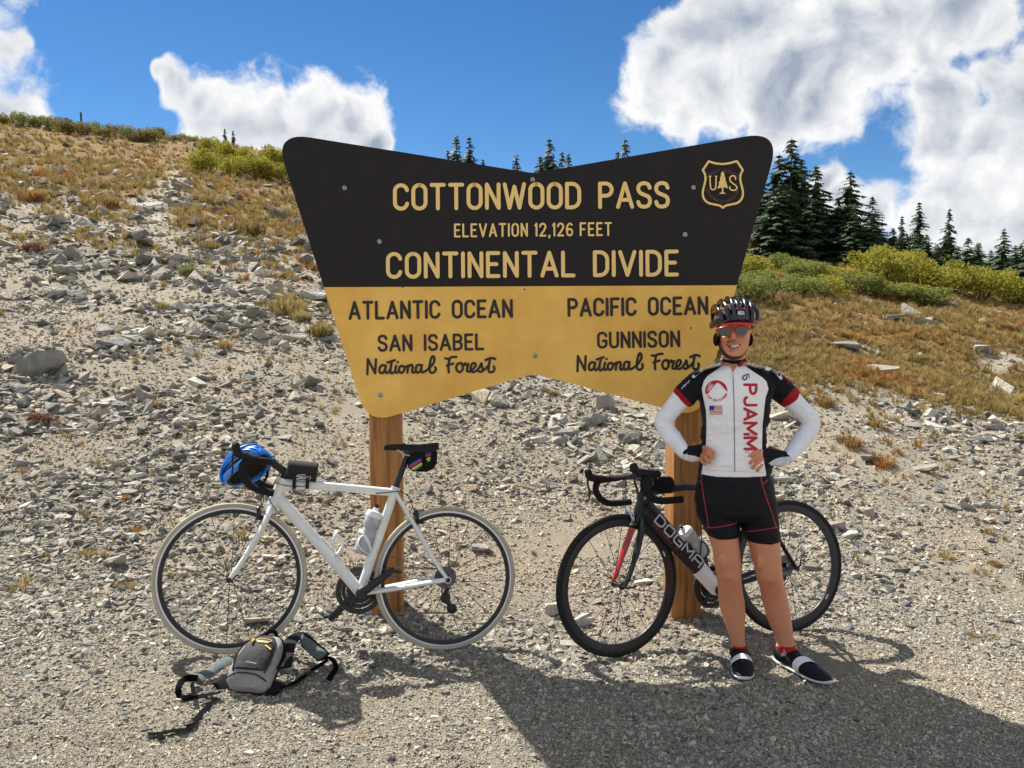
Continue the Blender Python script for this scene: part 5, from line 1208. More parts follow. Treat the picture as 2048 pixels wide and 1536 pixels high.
# bag on the bars of the black bicycle
bz = empty('handlebar_bag', label='black snack bag with laces standing behind the stem of the black bicycle', cat='bag'); bz.matrix_world = g2.M
a = P(1306, 970); b_ = P(1342, 970)
MB().tube([a + Vector((0, 0, .0)), along(a, b_, .1), along(a, b_, .5), along(a, b_, .92), b_], [(.026, .030), (.034, .040), (.036, .040), (.038, .042), (.034, .038)], 18, up=(0, 0, 1)).put('bag_body', mat('black_nylon', (.012, .012, .014), .8), bz)
for i in range(3):
    q = P(1298 + 7 * i, 953 + 2 * i, .02); MB().tube(catmull([q + Vector((0, -.02, .0)), q + Vector((.004, 0, .016)), q + Vector((0, .02, .0))], 4), .0014, 6).put('lace', M_GREY, bz)
for nm, rig, rr in (('white', g1, RW), ('black', g2, RB_)):
    for xx_ in (0, (g1.Mi @ at_y(461, 1156, 3.66)).x if nm == 'white' else (g2.Mi @ at_y(1236, 1170, 3.86)).x):
        w_ = rig.M @ Vector((xx_, 0, 0)); print('contact', nm, [round(v, 3) for v in w_], 'ground', round(gz(w_.x, w_.y), 3))
def pj(v): return [round(float(q)) for q in to_px(v[0], v[1], v[2])]
if 0:
    P = g1.p
    print('dbg w near tip target', P(473, 885, .2), 'end', P(547, 985, .214), 'ht', P(567, 957), 'top_st')
    P = g2.p
    print('dbg b near', P(1247, 924, .2), 'far', P(1183, 940, -.2), 'end', P(1358, 998, .214), 'farend', P(1262, 1000, -.21), 'ht', ht, 'hb', hb, 'sc', sc, 'bb', bb)
# ------------------------------------------------------------------ helmets
def helmet_shape(root, m_shell, m_in, m_acc, L=.140, W_=.104, H=.118, ribs=7, acc=True, rw=.0115, bands=((.045, .93), (.075, .80)), br=.006):
    """local: x forward, y left, z up; origin at the centre of the rim"""
    inner = MB(); n = 28; rg = []
    for i in range(10):
        t = i / 9 * math.pi / 2; rg.append([Vector((math.cos(a) * L * .93 * math.cos(t), math.sin(a) * W_ * .93 * math.cos(t), H * .90 * math.sin(t) - .006)) for a in [2 * math.pi * k / n for k in range(n)]])
    inner.rings(rg, cap=False); rg2 = [[p * .90 for p in r_] for r_ in rg]; inner.rings(rg2, cap=False)
    inner.rings([rg[0], rg2[0]], cap=False)
    h = inner.put('shell', m_in, root, label='dark inner shell')
    # ribs run from the brow over the crown to the back
    for k in range(ribs):
        f = (k / (ribs - 1)) * 2 - 1; pts = []; rad = []
        for j in range(17):
            t = -.02 + j / 16 * 1.04; a = math.pi * t; yy = W_ * f * (.80 + .20 * math.sin(a)) * (1 - .25 * t); s = math.sqrt(max(0, 1 - (yy / W_) ** 2 * .96))
            pts.append(Vector((math.cos(a) * L * (.70 + .30 * s), yy, max(-.004, math.sin(a)) * H * (.35 + .65 * s)))); rad.append((rw * (1 - .30 * abs(f)) * (.8 + .3 * math.sin(a)), .0090))
        MB().tube(pts, rad, 10, up=(0, 0, 1) if abs(f) < .1 else None).put('rib', m_shell, h)
    # rim band
    rim = MB(); rim.tube([Vector((math.cos(a) * L * .985, math.sin(a) * W_ * .985, .004 + .012 * math.cos(2 * a))) for a in [2 * math.pi * k / 40 for k in range(40)]], [(.010, .017)] * 40, 8, closed=True, up=(0, 0, 1)); rim.put('rim_band', m_shell, h)
    for zz, sc_ in bands:
        rim = MB(); rim.tube([Vector((math.cos(a) * L * sc_, math.sin(a) * W_ * sc_, zz)) for a in [2 * math.pi * k / 40 for k in range(40)]], [(br, br * 1.1)] * 40, 8, closed=True, up=(0, 0, 1)); rim.put('cross_band', m_acc if (acc and zz > .0) else m_shell, h)
    return h
M_BLUE = mat('helmet_blue', (.012, .20, .72), .35, coat=.3)
M_HIN = mat('helmet_foam', (.015, .015, .018), .8)
hp = g1.M @ g1.p(502, 930, .06)
bh = empty('helmet', hp, label='blue cycling helmet hung over the handlebar of the white bicycle', cat='helmet')
# crown up and to the left, opening down towards the road side
zc = Vector((-.50, .45, .66)).normalized(); xc = Vector((.62, .0, .60)); xc = (xc - zc * xc.dot(zc)).normalized(); yc = zc.cross(xc)
bh.matrix_world = Matrix.Translation(hp + Vector((-.012, -.01, -.02))) @ Matrix((xc, yc, zc)).transposed().to_4x4()
helmet_shape(bh, M_BLUE, M_HIN, M_BLUE, L=.112, W_=.088, H=.084, ribs=6, rw=.0088, br=.005)
for s in (-1, 1): MB().tube(catmull([(.05, s * .085, 0), (.03, s * .07, -.05), (.0, s * .03, -.085), (.0, 0, -.095)], 5), [(.008, .0015)] * 16, 6).put('strap', M_BLK, bh)

# ------------------------------------------------------------------ backpack
BG = on_ground(497, 1388); bp_root = empty('backpack', BG, label='small grey and black hydration backpack lying against the front wheel of the white bicycle', cat='backpack')
tilt = R(37); e1 = Vector((.13, math.cos(tilt) * .99, math.sin(tilt))).normalized(); e0 = Vector((1, -.12, 0)); e0 = (e0 - e1 * e0.dot(e1)).normalized(); e2 = e0.cross(e1)   # e0 width, e1 up the pack, e2 out of its front
PS = .74
def BP(a, b, c): return (e0 * a + e1 * b * .98 + e2 * c * .85) * PS
def pack(mb, rows, n=28, p=2.6):
    rg = []
    for (b, w, c0, c1, sh) in rows:
        r_ = []
        for k in range(n):
            a = 2 * math.pi * k / n; ca, sa = math.cos(a), math.sin(a); x_ = w * math.copysign(abs(ca) ** (2 / p), ca); y_ = math.copysign(abs(sa) ** (2 / p), sa)
            r_.append(BP(x_ + sh, b, (c0 + c1) / 2 + y_ * (c1 - c0) / 2))
        rg.append(r_)
    return mb.rings(rg)
M_PG = mat('pack_light_grey', (.30, .29, .285), .8, noise=(40, (.23, .225, .22), 1), bump=(60, .3))
M_PD = mat('pack_dark_grey', (.028, .025, .030), .8, noise=(20, (.017, .015, .019), 1), bump=(30, .5))
M_PB = mat('pack_black', (.009, .008, .010), .85, bump=(200, .3), spec=.2)
M_WEB = mat('webbing_black', (.005, .005, .006), .9, bump=(300, .4), spec=.05)
M_PAD = mat('strap_mesh', (.07, .095, .095), .8, noise=(90, (.14, .17, .17), 1, 2), bump=(400, .5))
pack(MB(), [(-.005, .06, .0, .03, 0), (0, .098, -.005, .075, 0), (.03, .124, -.01, .105, 0), (.08, .130, -.012, .125, 0), (.16, .126, -.012, .130, .004), (.24, .112, -.012, .118, .010), (.29, .090, -.010, .095, .016), (.325, .060, -.005, .06, .020), (.335, .03, .01, .04, .022)]).put('main_compartment', M_PG, bp_root, label='light grey main bag')
pack(MB(), [(-.008, .085, -.03, .02, 0), (.05, .120, -.035, .03, 0), (.18, .122, -.035, .03, 0), (.30, .095, -.032, .03, .014), (.345, .055, -.028, .02, .02)]).put('back_panel', M_PB, bp_root, label='black padded back panel')
pack(MB(), [(.075, .088, .05, .120, 0), (.085, .100, .05, .139, 0), (.14, .100, .05, .148, .002), (.20, .094, .05, .146, .006), (.26, .078, .04, .128, .012), (.30, .056, .03, .100, .016), (.318, .03, .03, .075, .02)], p=2.4).put('front_pocket', M_PD, bp_root, label='dark grey front pocket')
def front_c(b): return float(np.interp(b, [.075, .085, .14, .20, .26, .30, .318], [.120, .139, .148, .146, .128, .100, .075]))
def pipe(pts, r, nm, m): MB().tube(catmull(pts, 6), r, 6).put(nm, m, bp_root)
pipe([BP(-.088, .07, .118), BP(-.100, .14, .118), BP(-.092, .21, .115), BP(-.066, .27, .098), BP(-.02, .312, .075), BP(.035, .312, .075), BP(.082, .27, .098), BP(.102, .21, .115), BP(.104, .14, .118), BP(.092, .07, .118)], .0035, 'zip_piping', M_PB)
pipe([BP(-.116, .03, .10), BP(-.06, .05, .128), BP(0, .055, .134), BP(.06, .05, .128), BP(.116, .03, .10)], .003, 'seam', M_PB)
M_YE = mat('badge_yellow', (.62, .42, .05), .5)
def bmap(b0, a0, k=.003): return lambda x_, y_, l: BP(a0 + x_, b0 + y_, front_c(b0 + y_) + k + .0003 * l - (a0 + x_) ** 2 * 1.6)
el = MB(); em = bmap(.262, .026, .0055); ribbon(el, arc(0, 0, .043, .014, 0, 360, 30), .003, em, 0, cap=False); write('CAMELBAK', em, (-.031, -.006), (.031, -.006), .0125, .0028, mb=el, gap=.2); el.put('emblem', M_YE, bp_root, smooth=False, fix=False, label='yellow oval emblem with the word CAMELBAK')
mb = MB(); mm = bmap(.262, .026, .004); mb.add([mm(0, 0, 0)] + [mm(.043 * math.cos(t), .014 * math.sin(t), 0) for t in np.linspace(0, 2 * math.pi, 25)[:-1]], [(0, 1 + k, 1 + (k + 1) % 24) for k in range(24)]); mb.put('emblem_ground', M_BLK, bp_root, smooth=False)
mb = MB(); ribbon(mb, [(-.018, .008), (.018, -.012)], .007, bmap(.218, .068, .006), 0); mb.put('tag', M_YE, bp_root, smooth=False, fix=False)
mb = MB(); ribbon(mb, [(-.03, 0), (.03, -.006)], .003, bmap(.115, .01, .006), 0); mb.put('reflector', M_GREY, bp_root, smooth=False, fix=False)
for a_, b_ in ((-.034, .268), (-.028, .262)): MB().tube([BP(a_, b_, front_c(b_) + .006), BP(a_ - .004, b_ - .028, front_c(b_ - .03) + .012)], [.003, .0045], 8).put('zip_pull', M_YE, bp_root)
pipe([BP(-.03, .338, -.01), BP(-.02, .372, .01), BP(.02, .378, .012), BP(.045, .342, -.01)], .008, 'grab_loop', M_WEB)
def strap(pts_px, w, t, m, nm, lift=0.012, heights=None, side=None):
    """a webbing strap lying over the ground along pixels (px, py, height above the ground)"""
    pts = []
    for (a, b, h) in pts_px:
        p = on_ground(a, b)
        if h > 0:
            d = ray(a, b)
            for _ in range(6): Yh = p.y; q = at_y(a, b, p.y); p = Vector((q.x, p.y - (h - (q.z - gz(q.x, p.y))) * 1.9, 0)) if False else p; break
            # step back along the view ray until the strap is h above the soil
            for s_ in np.linspace(0, .9, 120):
                Yh = on_ground(a, b).y - s_; q = at_y(a, b, Yh)
                if q.z - gz(q.x, q.y) >= h: p = q; break
            else: p = q
        else: p = p + Vector((0, 0, .012))
        pts.append(p - BG)
    P_ = catmull(pts, 6); mb = MB(); up = side or (0, 0, 1); mb.tube(P_, [(w / 2, t)] * len(P_), 8, up=up); o = mb.put(nm, m, bp_root); return P_
strap([(568, 1335, .10), (578, 1290, .13), (598, 1272, .12), (620, 1290, .08), (648, 1315, .05)], .062, .007, M_PB, 'shoulder_strap', side=(0, -.5, .8))
strap([(603, 1277, .128), (620, 1292, .090), (645, 1313, .060)], .050, .008, M_PAD, 'strap_mesh', side=(0, -.5, .8))
strap([(650, 1316, .05), (664, 1318, .055), (672, 1335, .03), (663, 1358, .0), (658, 1366, .0)], .024, .0025, M_WEB, 'webbing', side=(.4, -.4, .8))
strap([(655, 1320, .05), (625, 1340, .03), (590, 1365, .01), (560, 1375, .02)], .026, .003, M_WEB, 'webbing')
strap([(462, 1318, .06), (440, 1330, .05), (420, 1345, .03), (395, 1356, .02)], .060, .008, M_PAD, 'shoulder_strap', side=(0, -.4, .9))
strap([(395, 1356, .03), (370, 1358, .05), (357, 1375, .03), (362, 1395, .005), (385, 1392, .03), (384, 1368, .03)], .026, .0025, M_WEB, 'webbing', side=(0, -1, .3))
strap([(362, 1395, .01), (400, 1392, .01), (440, 1385, .03)], .030, .003, M_WEB, 'webbing')
strap([(430, 1395, .02), (415, 1420, .0), (390, 1448, .0), (376, 1460, .01)], .026, .0025, M_WEB, 'webbing')
strap([(376, 1460, .01), (350, 1470, .0), (320, 1474, .0), (296, 1468, .012)], .028, .0025, M_WEB, 'webbing')
strap([(316, 1474, .0), (326, 1484, .0)], .022, .0025, M_WEB, 'webbing')
for (a, b) in ((415, 1412), (378, 1455)):
    p = on_ground(a, b) - BG; mb = MB().box(p + Vector((0, 0, .016)), (.034, .026, .007), Matrix.Rotation(.7, 3, 'Z'), .002); mb.put('buckle', M_BLK, bp_root)
pack(MB(), [(-.03, .05, -.03, .0, .06), (.02, .07, -.03, .03, .10), (.07, .04, -.03, .02, .13)]).put('side_wing', M_PB, bp_root)
pack(MB(), [(-.02, .05, -.03, .0, -.10), (.03, .08, -.03, .03, -.14), (.09, .04, -.03, .02, -.15)]).put('side_wing', M_PB, bp_root)
# ------------------------------------------------------------------ the cyclist
person = empty('person', (at_y(1520, 1340, 3.66).x, 3.68, -.04), label='smiling cyclist in white and black jersey and black helmet, standing with hands on hips', cat='person')
PI_ = Matrix.Translation(-person.location)
def remesh(mb, vox, smooth=6, fac=.5, name='body'):
    me = mb.mesh('tmp'); o = bpy.data.objects.new('tmp', me); COL.objects.link(o)
    m = o.modifiers.new('r', 'REMESH'); m.mode = 'VOXEL'; m.voxel_size = vox; m.use_smooth_shade = True
    if smooth: q = o.modifiers.new('s', 'SMOOTH'); q.factor = fac; q.iterations = smooth
    dg = bpy.context.evaluated_depsgraph_get(); r = bpy.data.meshes.new_from_object(o.evaluated_get(dg)); bpy.data.objects.remove(o); bpy.data.meshes.remove(me); r.name = name; return r
def wrinkle(me, amp, fx=9, fz=20, sk=5, lo=None):
    n = len(me.vertices); c = np.empty(n * 3, np.float32); me.vertices.foreach_get('co', c); c = c.reshape(-1, 3); nn = np.empty(n * 3, np.float32); me.vertices.foreach_get('normal', nn); nn = nn.reshape(-1, 3)
    f = fbm(c[:, 0] * fx + c[:, 2] * sk + 50, c[:, 2] * fz + c[:, 1] * 8 + 50, 3, .5); f = np.clip(f + .12, 0, 1)
    if lo is not None: f = f * lo(c)
    c = c + nn * (amp * f)[:, None]; me.vertices.foreach_set('co', c.astype(np.float32).ravel()); me.update(); return me
def bvh_of(me): return BVHTree.FromPolygons([v.co for v in me.vertices], [p.vertices for p in me.polygons])
def pput(me_or_mb, name, m, parent=None, smooth=True, fix=False, **k):
    me = me_or_mb if not isinstance(me_or_mb, MB) else me_or_mb.mesh(name)
    me.transform(PI_)
    if fix: bm = bmesh.new(); bm.from_mesh(me); bmesh.ops.recalc_face_normals(bm, faces=bm.faces[:]); bm.to_mesh(me); bm.free()
    o = put(name, me, m, parent or person, smooth=smooth, **k)
    if fix and smooth: me.set_sharp_from_angle(angle=R(45))
    return o
def hring(l, r, py, Y, hd, p=2.2, n=36, grow=0.0, front=None):
    a = at_y(l, py, Y); b = at_y(r, py, Y); c = (a + b) / 2; hw = (b.x - a.x) / 2 + grow; out = []
    for k in range(n):
        t = 2 * math.pi * k / n; ca, sa = math.cos(t), math.sin(t); x_ = math.copysign(abs(ca) ** (2 / p), ca) * hw; y_ = math.copysign(abs(sa) ** (2 / p), sa) * (hd + grow)
        out.append(Vector((c.x + x_, Y + y_, c.z)))
    return out
TR = [(1446, 1492, 722, 3.730, .056), (1436, 1504, 731, 3.728, .066), (1415, 1526, 740, 3.727, .080), (1399, 1542, 751, 3.727, .090), (1393, 1547, 765, 3.725, .100), (1398, 1541, 785, 3.720, .108), (1404, 1535, 808, 3.716, .112),
      (1407, 1531, 830, 3.715, .108), (1410, 1527, 855, 3.715, .098), (1411, 1526, 880, 3.715, .095), (1407, 1530, 905, 3.715, .099), (1402, 1535, 930, 3.715, .105), (1399, 1538, 950, 3.715, .109), (1395, 1545, 975, 3.715, .114), (1392, 1549, 1000, 3.712, .114), (1394, 1551, 1022, 3.71, .106), (1408, 1545, 1036, 3.71, .085)]
LR = [(1393, 1474, 1000, 3.712, .098), (1397, 1474.5, 1030, 3.712, .092), (1408, 1475, 1050, 3.708, .085), (1418, 1475.5, 1075, 3.705, .078), (1426, 1478, 1100, 3.70, .070), (1430, 1482, 1130, 3.695, .061), (1434, 1482, 1155, 3.690, .058), (1436, 1483, 1172, 3.697, .055), (1437.5, 1488, 1200, 3.715, .057), (1441, 1490, 1222, 3.72, .054), (1449, 1489, 1245, 3.72, .047), (1458, 1488.5, 1270, 3.72, .038), (1464, 1489, 1288, 3.72, .035), (1465, 1490, 1302, 3.722, .036), (1467, 1489, 1322, 3.715, .040)]
LL = [(1475, 1550, 1000, 3.712, .098), (1475, 1552, 1030, 3.712, .092), (1482, 1554, 1050, 3.708, .085), (1493, 1558, 1075, 3.705, .078), (1501, 1560, 1100, 3.70, .070), (1508, 1562, 1130, 3.695, .061), (1513, 1565, 1155, 3.690, .058), (1520, 1569, 1175, 3.697, .055), (1525, 1576, 1202, 3.715, .057), (1530, 1580, 1225, 3.72, .054), (1539, 1583, 1248, 3.72, .047), (1549, 1586, 1270, 3.72, .038), (1555, 1588, 1288, 3.72, .035), (1557, 1589, 1302, 3.722, .036), (1561, 1586, 1322, 3.715, .040)]
AR = [((1410, 760, 3.725), .048), ((1397, 767, 3.725), .050), ((1380, 780, 3.727), .048), ((1362, 798, 3.733), .044), ((1344, 819, 3.742), .039), ((1327, 842, 3.750), .0360), ((1335, 862, 3.738), .0380), ((1349, 881, 3.715), .036), ((1361, 896, 3.695), .031), ((1371, 907, 3.680), .0265), ((1378, 909, 3.672), .026)]
AL = [((1532, 760, 3.725), .048), ((1545, 767, 3.725), .050), ((1562, 780, 3.727), .048), ((1581, 798, 3.733), .044), ((1603, 819, 3.742), .039), ((1623, 843, 3.750), .0365), ((1614, 864, 3.738), .0390), ((1600, 884, 3.715), .0365), ((1586, 902, 3.695), .032), ((1573, 916, 3.680), .027), ((1566, 918, 3.672), .026)]
def torso(mb, grow=0.0, rows=None): return mb.rings([hring(*r, p=2.35, grow=grow) for r in (rows or TR)])
def leg(mb, rows, grow=0.0): return mb.rings([hring(*r, p=2.1, grow=grow) for r in rows])
def arm(mb, rows, grow=0.0, i0=0, i1=None):
    rows = rows[i0:i1]; P_ = [at_y(*p) for p, r in rows]; n = 4; Q = catmull(P_, n); rr = [rows[min(int(i / n), len(rows) - 1)][1] * (1 - (i % n) / n) + rows[min(int(i / n) + 1, len(rows) - 1)][1] * ((i % n) / n) + grow for i in range(len(Q))]
    return mb.tube(Q, rr, 24)
def chest(mb, grow=0.0):
    for x_ in (1441, 1499): mb.ball(at_y(x_, 806, 3.672), (.060 + grow, .055 + grow, .056 + grow), 20, 14)
    return mb
def surf_y(px, py=905):
    rows = TR; hw = .5 * (np.interp(py, [r[2] for r in rows], [r[1] for r in rows]) - np.interp(py, [r[2] for r in rows], [r[0] for r in rows])); c = 1468.5; hd = np.interp(py, [r[2] for r in rows], [r[4] for r in rows]) + .007
    f = min(abs(px - c) / (hw + 2), .995); return 3.715 - hd * (1 - f ** 2.35) ** (1 / 2.35)
FR = [[(1396, 897), (1405, 894.5), (1417, 898), (1427, 906)], [(1395, 903), (1405, 902), (1417, 907.5), (1426, 916)], [(1393, 909), (1401, 909.5), (1411.5, 916), (1420, 925)], [(1391, 914), (1397, 916), (1404, 922), (1410.5, 929)]]
FL = [[(1538, 904), (1525, 901), (1512, 904), (1501, 911.5)], [(1538, 910), (1525, 909), (1511.5, 915), (1500.5, 926)], [(1539, 916), (1527, 917), (1515.5, 924), (1506, 936)], [(1541, 921), (1530, 924), (1522, 931), (1515, 941)]]
def finger_pts(f): return [at_y(a, b, (surf_y(a, b) - .0145) if i > 0 else surf_y(a, b) - .008) for i, (a, b) in enumerate(f)]
def palm(mb, side, grow=0.0):
    if side == 'R': w0, k0 = at_y(1375, 908, 3.676), [finger_pts(f)[1] for f in FR]
    else: w0, k0 = at_y(1569, 917, 3.676), [finger_pts(f)[1] for f in FL]
    for i, k in enumerate(k0):
        up = Vector((0, 0, .016 - .0105 * i)); a = w0 + up; m_ = (a + k) / 2 + Vector((0, -.006, 0))
        mb.tube([a, m_, k, k + (k - m_).normalized() * .008], [.015 + grow, .0155 + grow, .0115 + grow, .010 + grow], 14)
    return mb
def hands(mb):
    for side, fs in (('R', FR), ('L', FL)):
        palm(mb, side)
        for i, f in enumerate(fs):
            P_ = finger_pts(f); Q = catmull(P_, 4); n = len(Q); mb.tube(Q, [.0108 - .0022 * j / (n - 1) - (.0007 if i == 3 else 0) + (.0007 if j in (8,) else 0) for j in range(n)], 12).ball(Q[-1], .0085 - (.0007 if i == 3 else 0), 10, 8)
        s = 1 if side == 'R' else -1; w = at_y(1379, 903, 3.685) if side == 'R' else at_y(1565, 911, 3.685)
        mb.tube(catmull([w, w + Vector((s * .022, .014, .018)), w + Vector((s * .034, .045, .026)), w + Vector((s * .036, .075, .022))], 4), [.014, .014, .013, .0125, .012, .0115, .011, .0105, .010, .010, .009, .009, .008], 12)
    return mb
HEAD = [(716.5, 6, 3.640, 3.66), (714, 12, 3.625, 3.685), (709, 18, 3.614, 3.715), (702, 23, 3.609, 3.745), (694, 26.5, 3.608, 3.775), (685, 28.5, 3.608, 3.792), (675, 30, 3.608, 3.803), (665, 31, 3.609, 3.810), (655, 32, 3.610, 3.814), (647, 32, 3.610, 3.812), (638, 31, 3.618, 3.805), (630, 28, 3.632, 3.792), (622, 22, 3.655, 3.770), (617, 13, 3.68, 3.745), (615, 6, 3.70, 3.73)]
HX = 1467
def head(mb):
    rg = []
    for (py, hw, y0, y1) in HEAD: rg.append(hring(HX - hw, HX + hw, py, (y0 + y1) / 2, (y1 - y0) / 2, p=2.15))
    mb.rings(rg)
    mb.tube([at_y(HX, 657, 3.614), at_y(HX, 667, 3.599), at_y(HX, 675, 3.585), at_y(HX, 679, 3.589)], [(.008, .007), (.009, .009), (.0115, .010), (.010, .007)], 12)
    for s in (-1, 1):
        mb.ball(at_y(HX + s * 4.6, 678.5, 3.600), (.0075, .009, .0065), 10, 8)
        mb.ball(at_y(HX + s * 16, 677.5, 3.624), (.020, .020, .016), 14, 10)
        mb.ball(at_y(HX + s * 13, 652, 3.616), (.019, .010, .007), 12, 8)
        mb.ball(at_y(HX + s * 31.5, 668, 3.722), (.006, .020, .030), 10, 8)
    mb.ball(at_y(HX, 707.5, 3.615), (.018, .015, .013), 12, 10)
    mb.tube([at_y(1451.5, 688, 3.622), at_y(1457, 688.6, 3.607), at_y(HX, 687.8, 3.601), at_y(1476, 688.2, 3.607), at_y(1482, 687.5, 3.622)], [.003, .0045, .0052, .0045, .003], 8)
    mb.tube([at_y(1452, 689, 3.622), at_y(1458, 696.5, 3.607), at_y(HX, 699, 3.602), at_y(1475.5, 696.5, 3.607), at_y(1481, 688.5, 3.622)], [.003, .0045, .0056, .0045, .003], 8)
    mb.tube([at_y(HX + 1, 694, 3.73), at_y(HX + 1, 712, 3.728), at_y(HX + 1.5, 730, 3.728), at_y(HX + 1.5, 745, 3.728)], [(.050, .050), (.047, .050), (.052, .054), (.065, .062)], 24)
    return mb
b = MB(); torso(b); chest(b); leg(b, LR); leg(b, LL); arm(b, AR); arm(b, AL); hands(b); head(b)
for (a_, tx) in ((at_y(1478, 1322, 3.712), -.03), (at_y(1574, 1322, 3.712), .12)):
    b.tube([a_ + Vector((0, .02, -.005)), a_ + Vector((tx * .3, -.05, -.02)), a_ + Vector((tx * .8, -.14, -.03))], [(.024, .028), (.026, .020), (.020, .012)], 14)
for (cx, cy, yy, r_) in ((1458, 1154, 3.645, (.024, .017, .028)), (1541, 1158, 3.645, (.024, .017, .028)), (1446, 1120, 3.655, (.024, .022, .050)), (1468, 1128, 3.658, (.020, .020, .040)), (1522, 1122, 3.655, (.022, .020, .042)), (1548, 1116, 3.655, (.024, .022, .050)),
                        (1452, 1212, 3.722, (.026, .040, .055)), (1477, 1208, 3.722, (.024, .040, .055)), (1541, 1210, 3.722, (.026, .040, .055)), (1563, 1214, 3.722, (.025, .042, .055)), (1457, 1175, 3.652, (.012, .012, .020)), (1545, 1180, 3.652, (.012, .012, .020)), (1466, 1292, 3.722, (.012, .016, .014)), (1487, 1290, 3.722, (.011, .016, .014)), (1557, 1292, 3.722, (.012, .016, .014)), (1586, 1290, 3.722, (.011, .016, .014))):
    b.ball(at_y(cx, cy, yy), r_, 14, 10)
body_me = remesh(b, .0034, 5, .5)
nv = len(body_me.vertices); co = np.empty(nv * 3, np.float32); body_me.vertices.foreach_get('co', co); co = co.reshape(-1, 3)
bpx, bpy_ = to_px(co[:, 0], co[:, 1], co[:, 2])
red = np.zeros(nv)
for (a, b_, rx, ry, k) in [(1457, 1160, 26, 30, .45), (1541, 1166, 26, 30, .45), (1450, 680, 9, 8, .5), (1484, 680, 9, 8, .5), (1467, 676, 7, 7, .45), (1467, 697, 12, 5, .4), (1425, 910, 14, 20, .5), (1505, 925, 16, 22, .5), (1470, 735, 14, 10, .4)]: red += k * np.exp(-(((bpx - a) / rx) ** 2 + ((bpy_ - b_) / ry) ** 2))
at = body_me.attributes.new('flush', 'FLOAT', 'POINT'); at.data.foreach_set('value', np.clip(red, 0, 1).astype(np.float32))
BV = bvh_of(body_me)
def skin_mat():
    m = mat('skin', (.70, .35, .205), .48, bump=(180, .10), sss=.10, spec=.35); t = m.node_tree; b = t.nodes['Principled BSDF']; a = t.nodes.new('ShaderNodeAttribute'); a.attribute_name = 'flush'
    n = t.nodes.new('ShaderNodeTexNoise'); n.inputs['Scale'].default_value = 14; n.inputs['Detail'].default_value = 5; c = t.nodes.new('ShaderNodeTexCoord'); t.links.new(c.outputs['Object'], n.inputs['Vector'])
    ad = t.nodes.new('ShaderNodeMath'); ad.operation = 'MULTIPLY_ADD'; t.links.new(n.outputs[0], ad.inputs[0]); ad.inputs[1].default_value = .45; t.links.new(a.outputs['Fac'], ad.inputs[2])
    x = t.nodes.new('ShaderNodeMix'); x.data_type = 'RGBA'; x.inputs[6].default_value = (.68, .30, .165, 1); x.inputs[7].default_value = (.55, .18, .105, 1); t.links.new(ad.outputs[0], x.inputs[0]); t.links.new(x.outputs[2], b.inputs['Base Color']); return m
M_SKIN = skin_mat()
pput(body_me, 'body', M_SKIN)

def proj(bv, off=.0012, fallback=3.62):
    o = Vector((0, 0, CAM_H))
    def f(px, py, l=0):
        d = ray(px, py).normalized(); h = bv.ray_cast(o, d)
        if h[0] is None or h[0].y > 3.86: return at_y(px, py, fallback)
        return h[0] - d * (off + .00022 * l)
    return f
def dense(P_, step=2.5):
    out = []
    for i in range(len(P_) - 1):
        a, b_ = Vector(P_[i][:2]), Vector(P_[i + 1][:2]); n = max(1, int((b_ - a).length / step)); out += [tuple(a + (b_ - a) * k / n) for k in range(n)]
    return out + [tuple(P_[-1][:2])]
def rib2(mb, P_, w, mp, l=0, cap=True, curve=False):
    if curve: P_ = [(v.x, v.y) for v in catmull([(a, b_, 0) for a, b_ in P_], 5)]
    ribbon(mb, dense(P_), w, mp, l, cap)
def patch(mb, cols, mp, l=0, n=6):
    """cols: (x, y_top, y_bottom) columns joined into a sheet"""
    b0 = len(mb.v)
    for (x_, a, b_) in cols:
        for k in range(n + 1): mb.v.append(tuple(mp(x_, a + (b_ - a) * k / n, l)))
    for i in range(len(cols) - 1):
        for k in range(n): p = b0 + i * (n + 1) + k; mb.f.append((p, p + 1, p + n + 2, p + n + 1))
# mouth and teeth
mpB = proj(BV, .0016)
up_ = lambda x_: 688.2 + .9 * (1 - ((x_ - 1467) / 14.5) ** 2); dn_ = lambda x_: 688.4 + 8.4 * (1 - ((x_ - 1467) / 14.5) ** 2)
mb = MB(); patch(mb, [(x_, up_(x_) - .4, dn_(x_) + .6) for x_ in np.linspace(1452.6, 1481.4, 22)], mpB, 0, 4); pput(mb, 'mouth', mat('mouth_dark', (.10, .02, .02), .6))
mb = MB(); patch(mb, [(x_, dn_(x_) + .5, dn_(x_) + 2.9 * (1 - ((x_ - 1467) / 13) ** 2)) for x_ in np.linspace(1455, 1479, 20)], mpB, 2, 3); patch(mb, [(x_, up_(x_) - 1.7 * (1 - ((x_ - 1467) / 13) ** 2), up_(x_) - .3) for x_ in np.linspace(1455, 1479, 20)], mpB, 2, 3); pput(mb, 'lips', mat('lips', (.42, .14, .11), .4))
M_TEETH = mat('teeth', (.80, .77, .70), .3)
xs = [1456, 1458.6, 1461.2, 1464, 1467, 1470, 1472.8, 1475.4, 1478]
for i in range(8):
    a, b_ = xs[i] + .14, xs[i + 1] - .14; mb = MB(); patch(mb, [(x_, up_(x_) + .2, dn_(x_) - 1.2) for x_ in np.linspace(a, b_, 4)], mpB, 4, 4); pput(mb, 'tooth', M_TEETH)
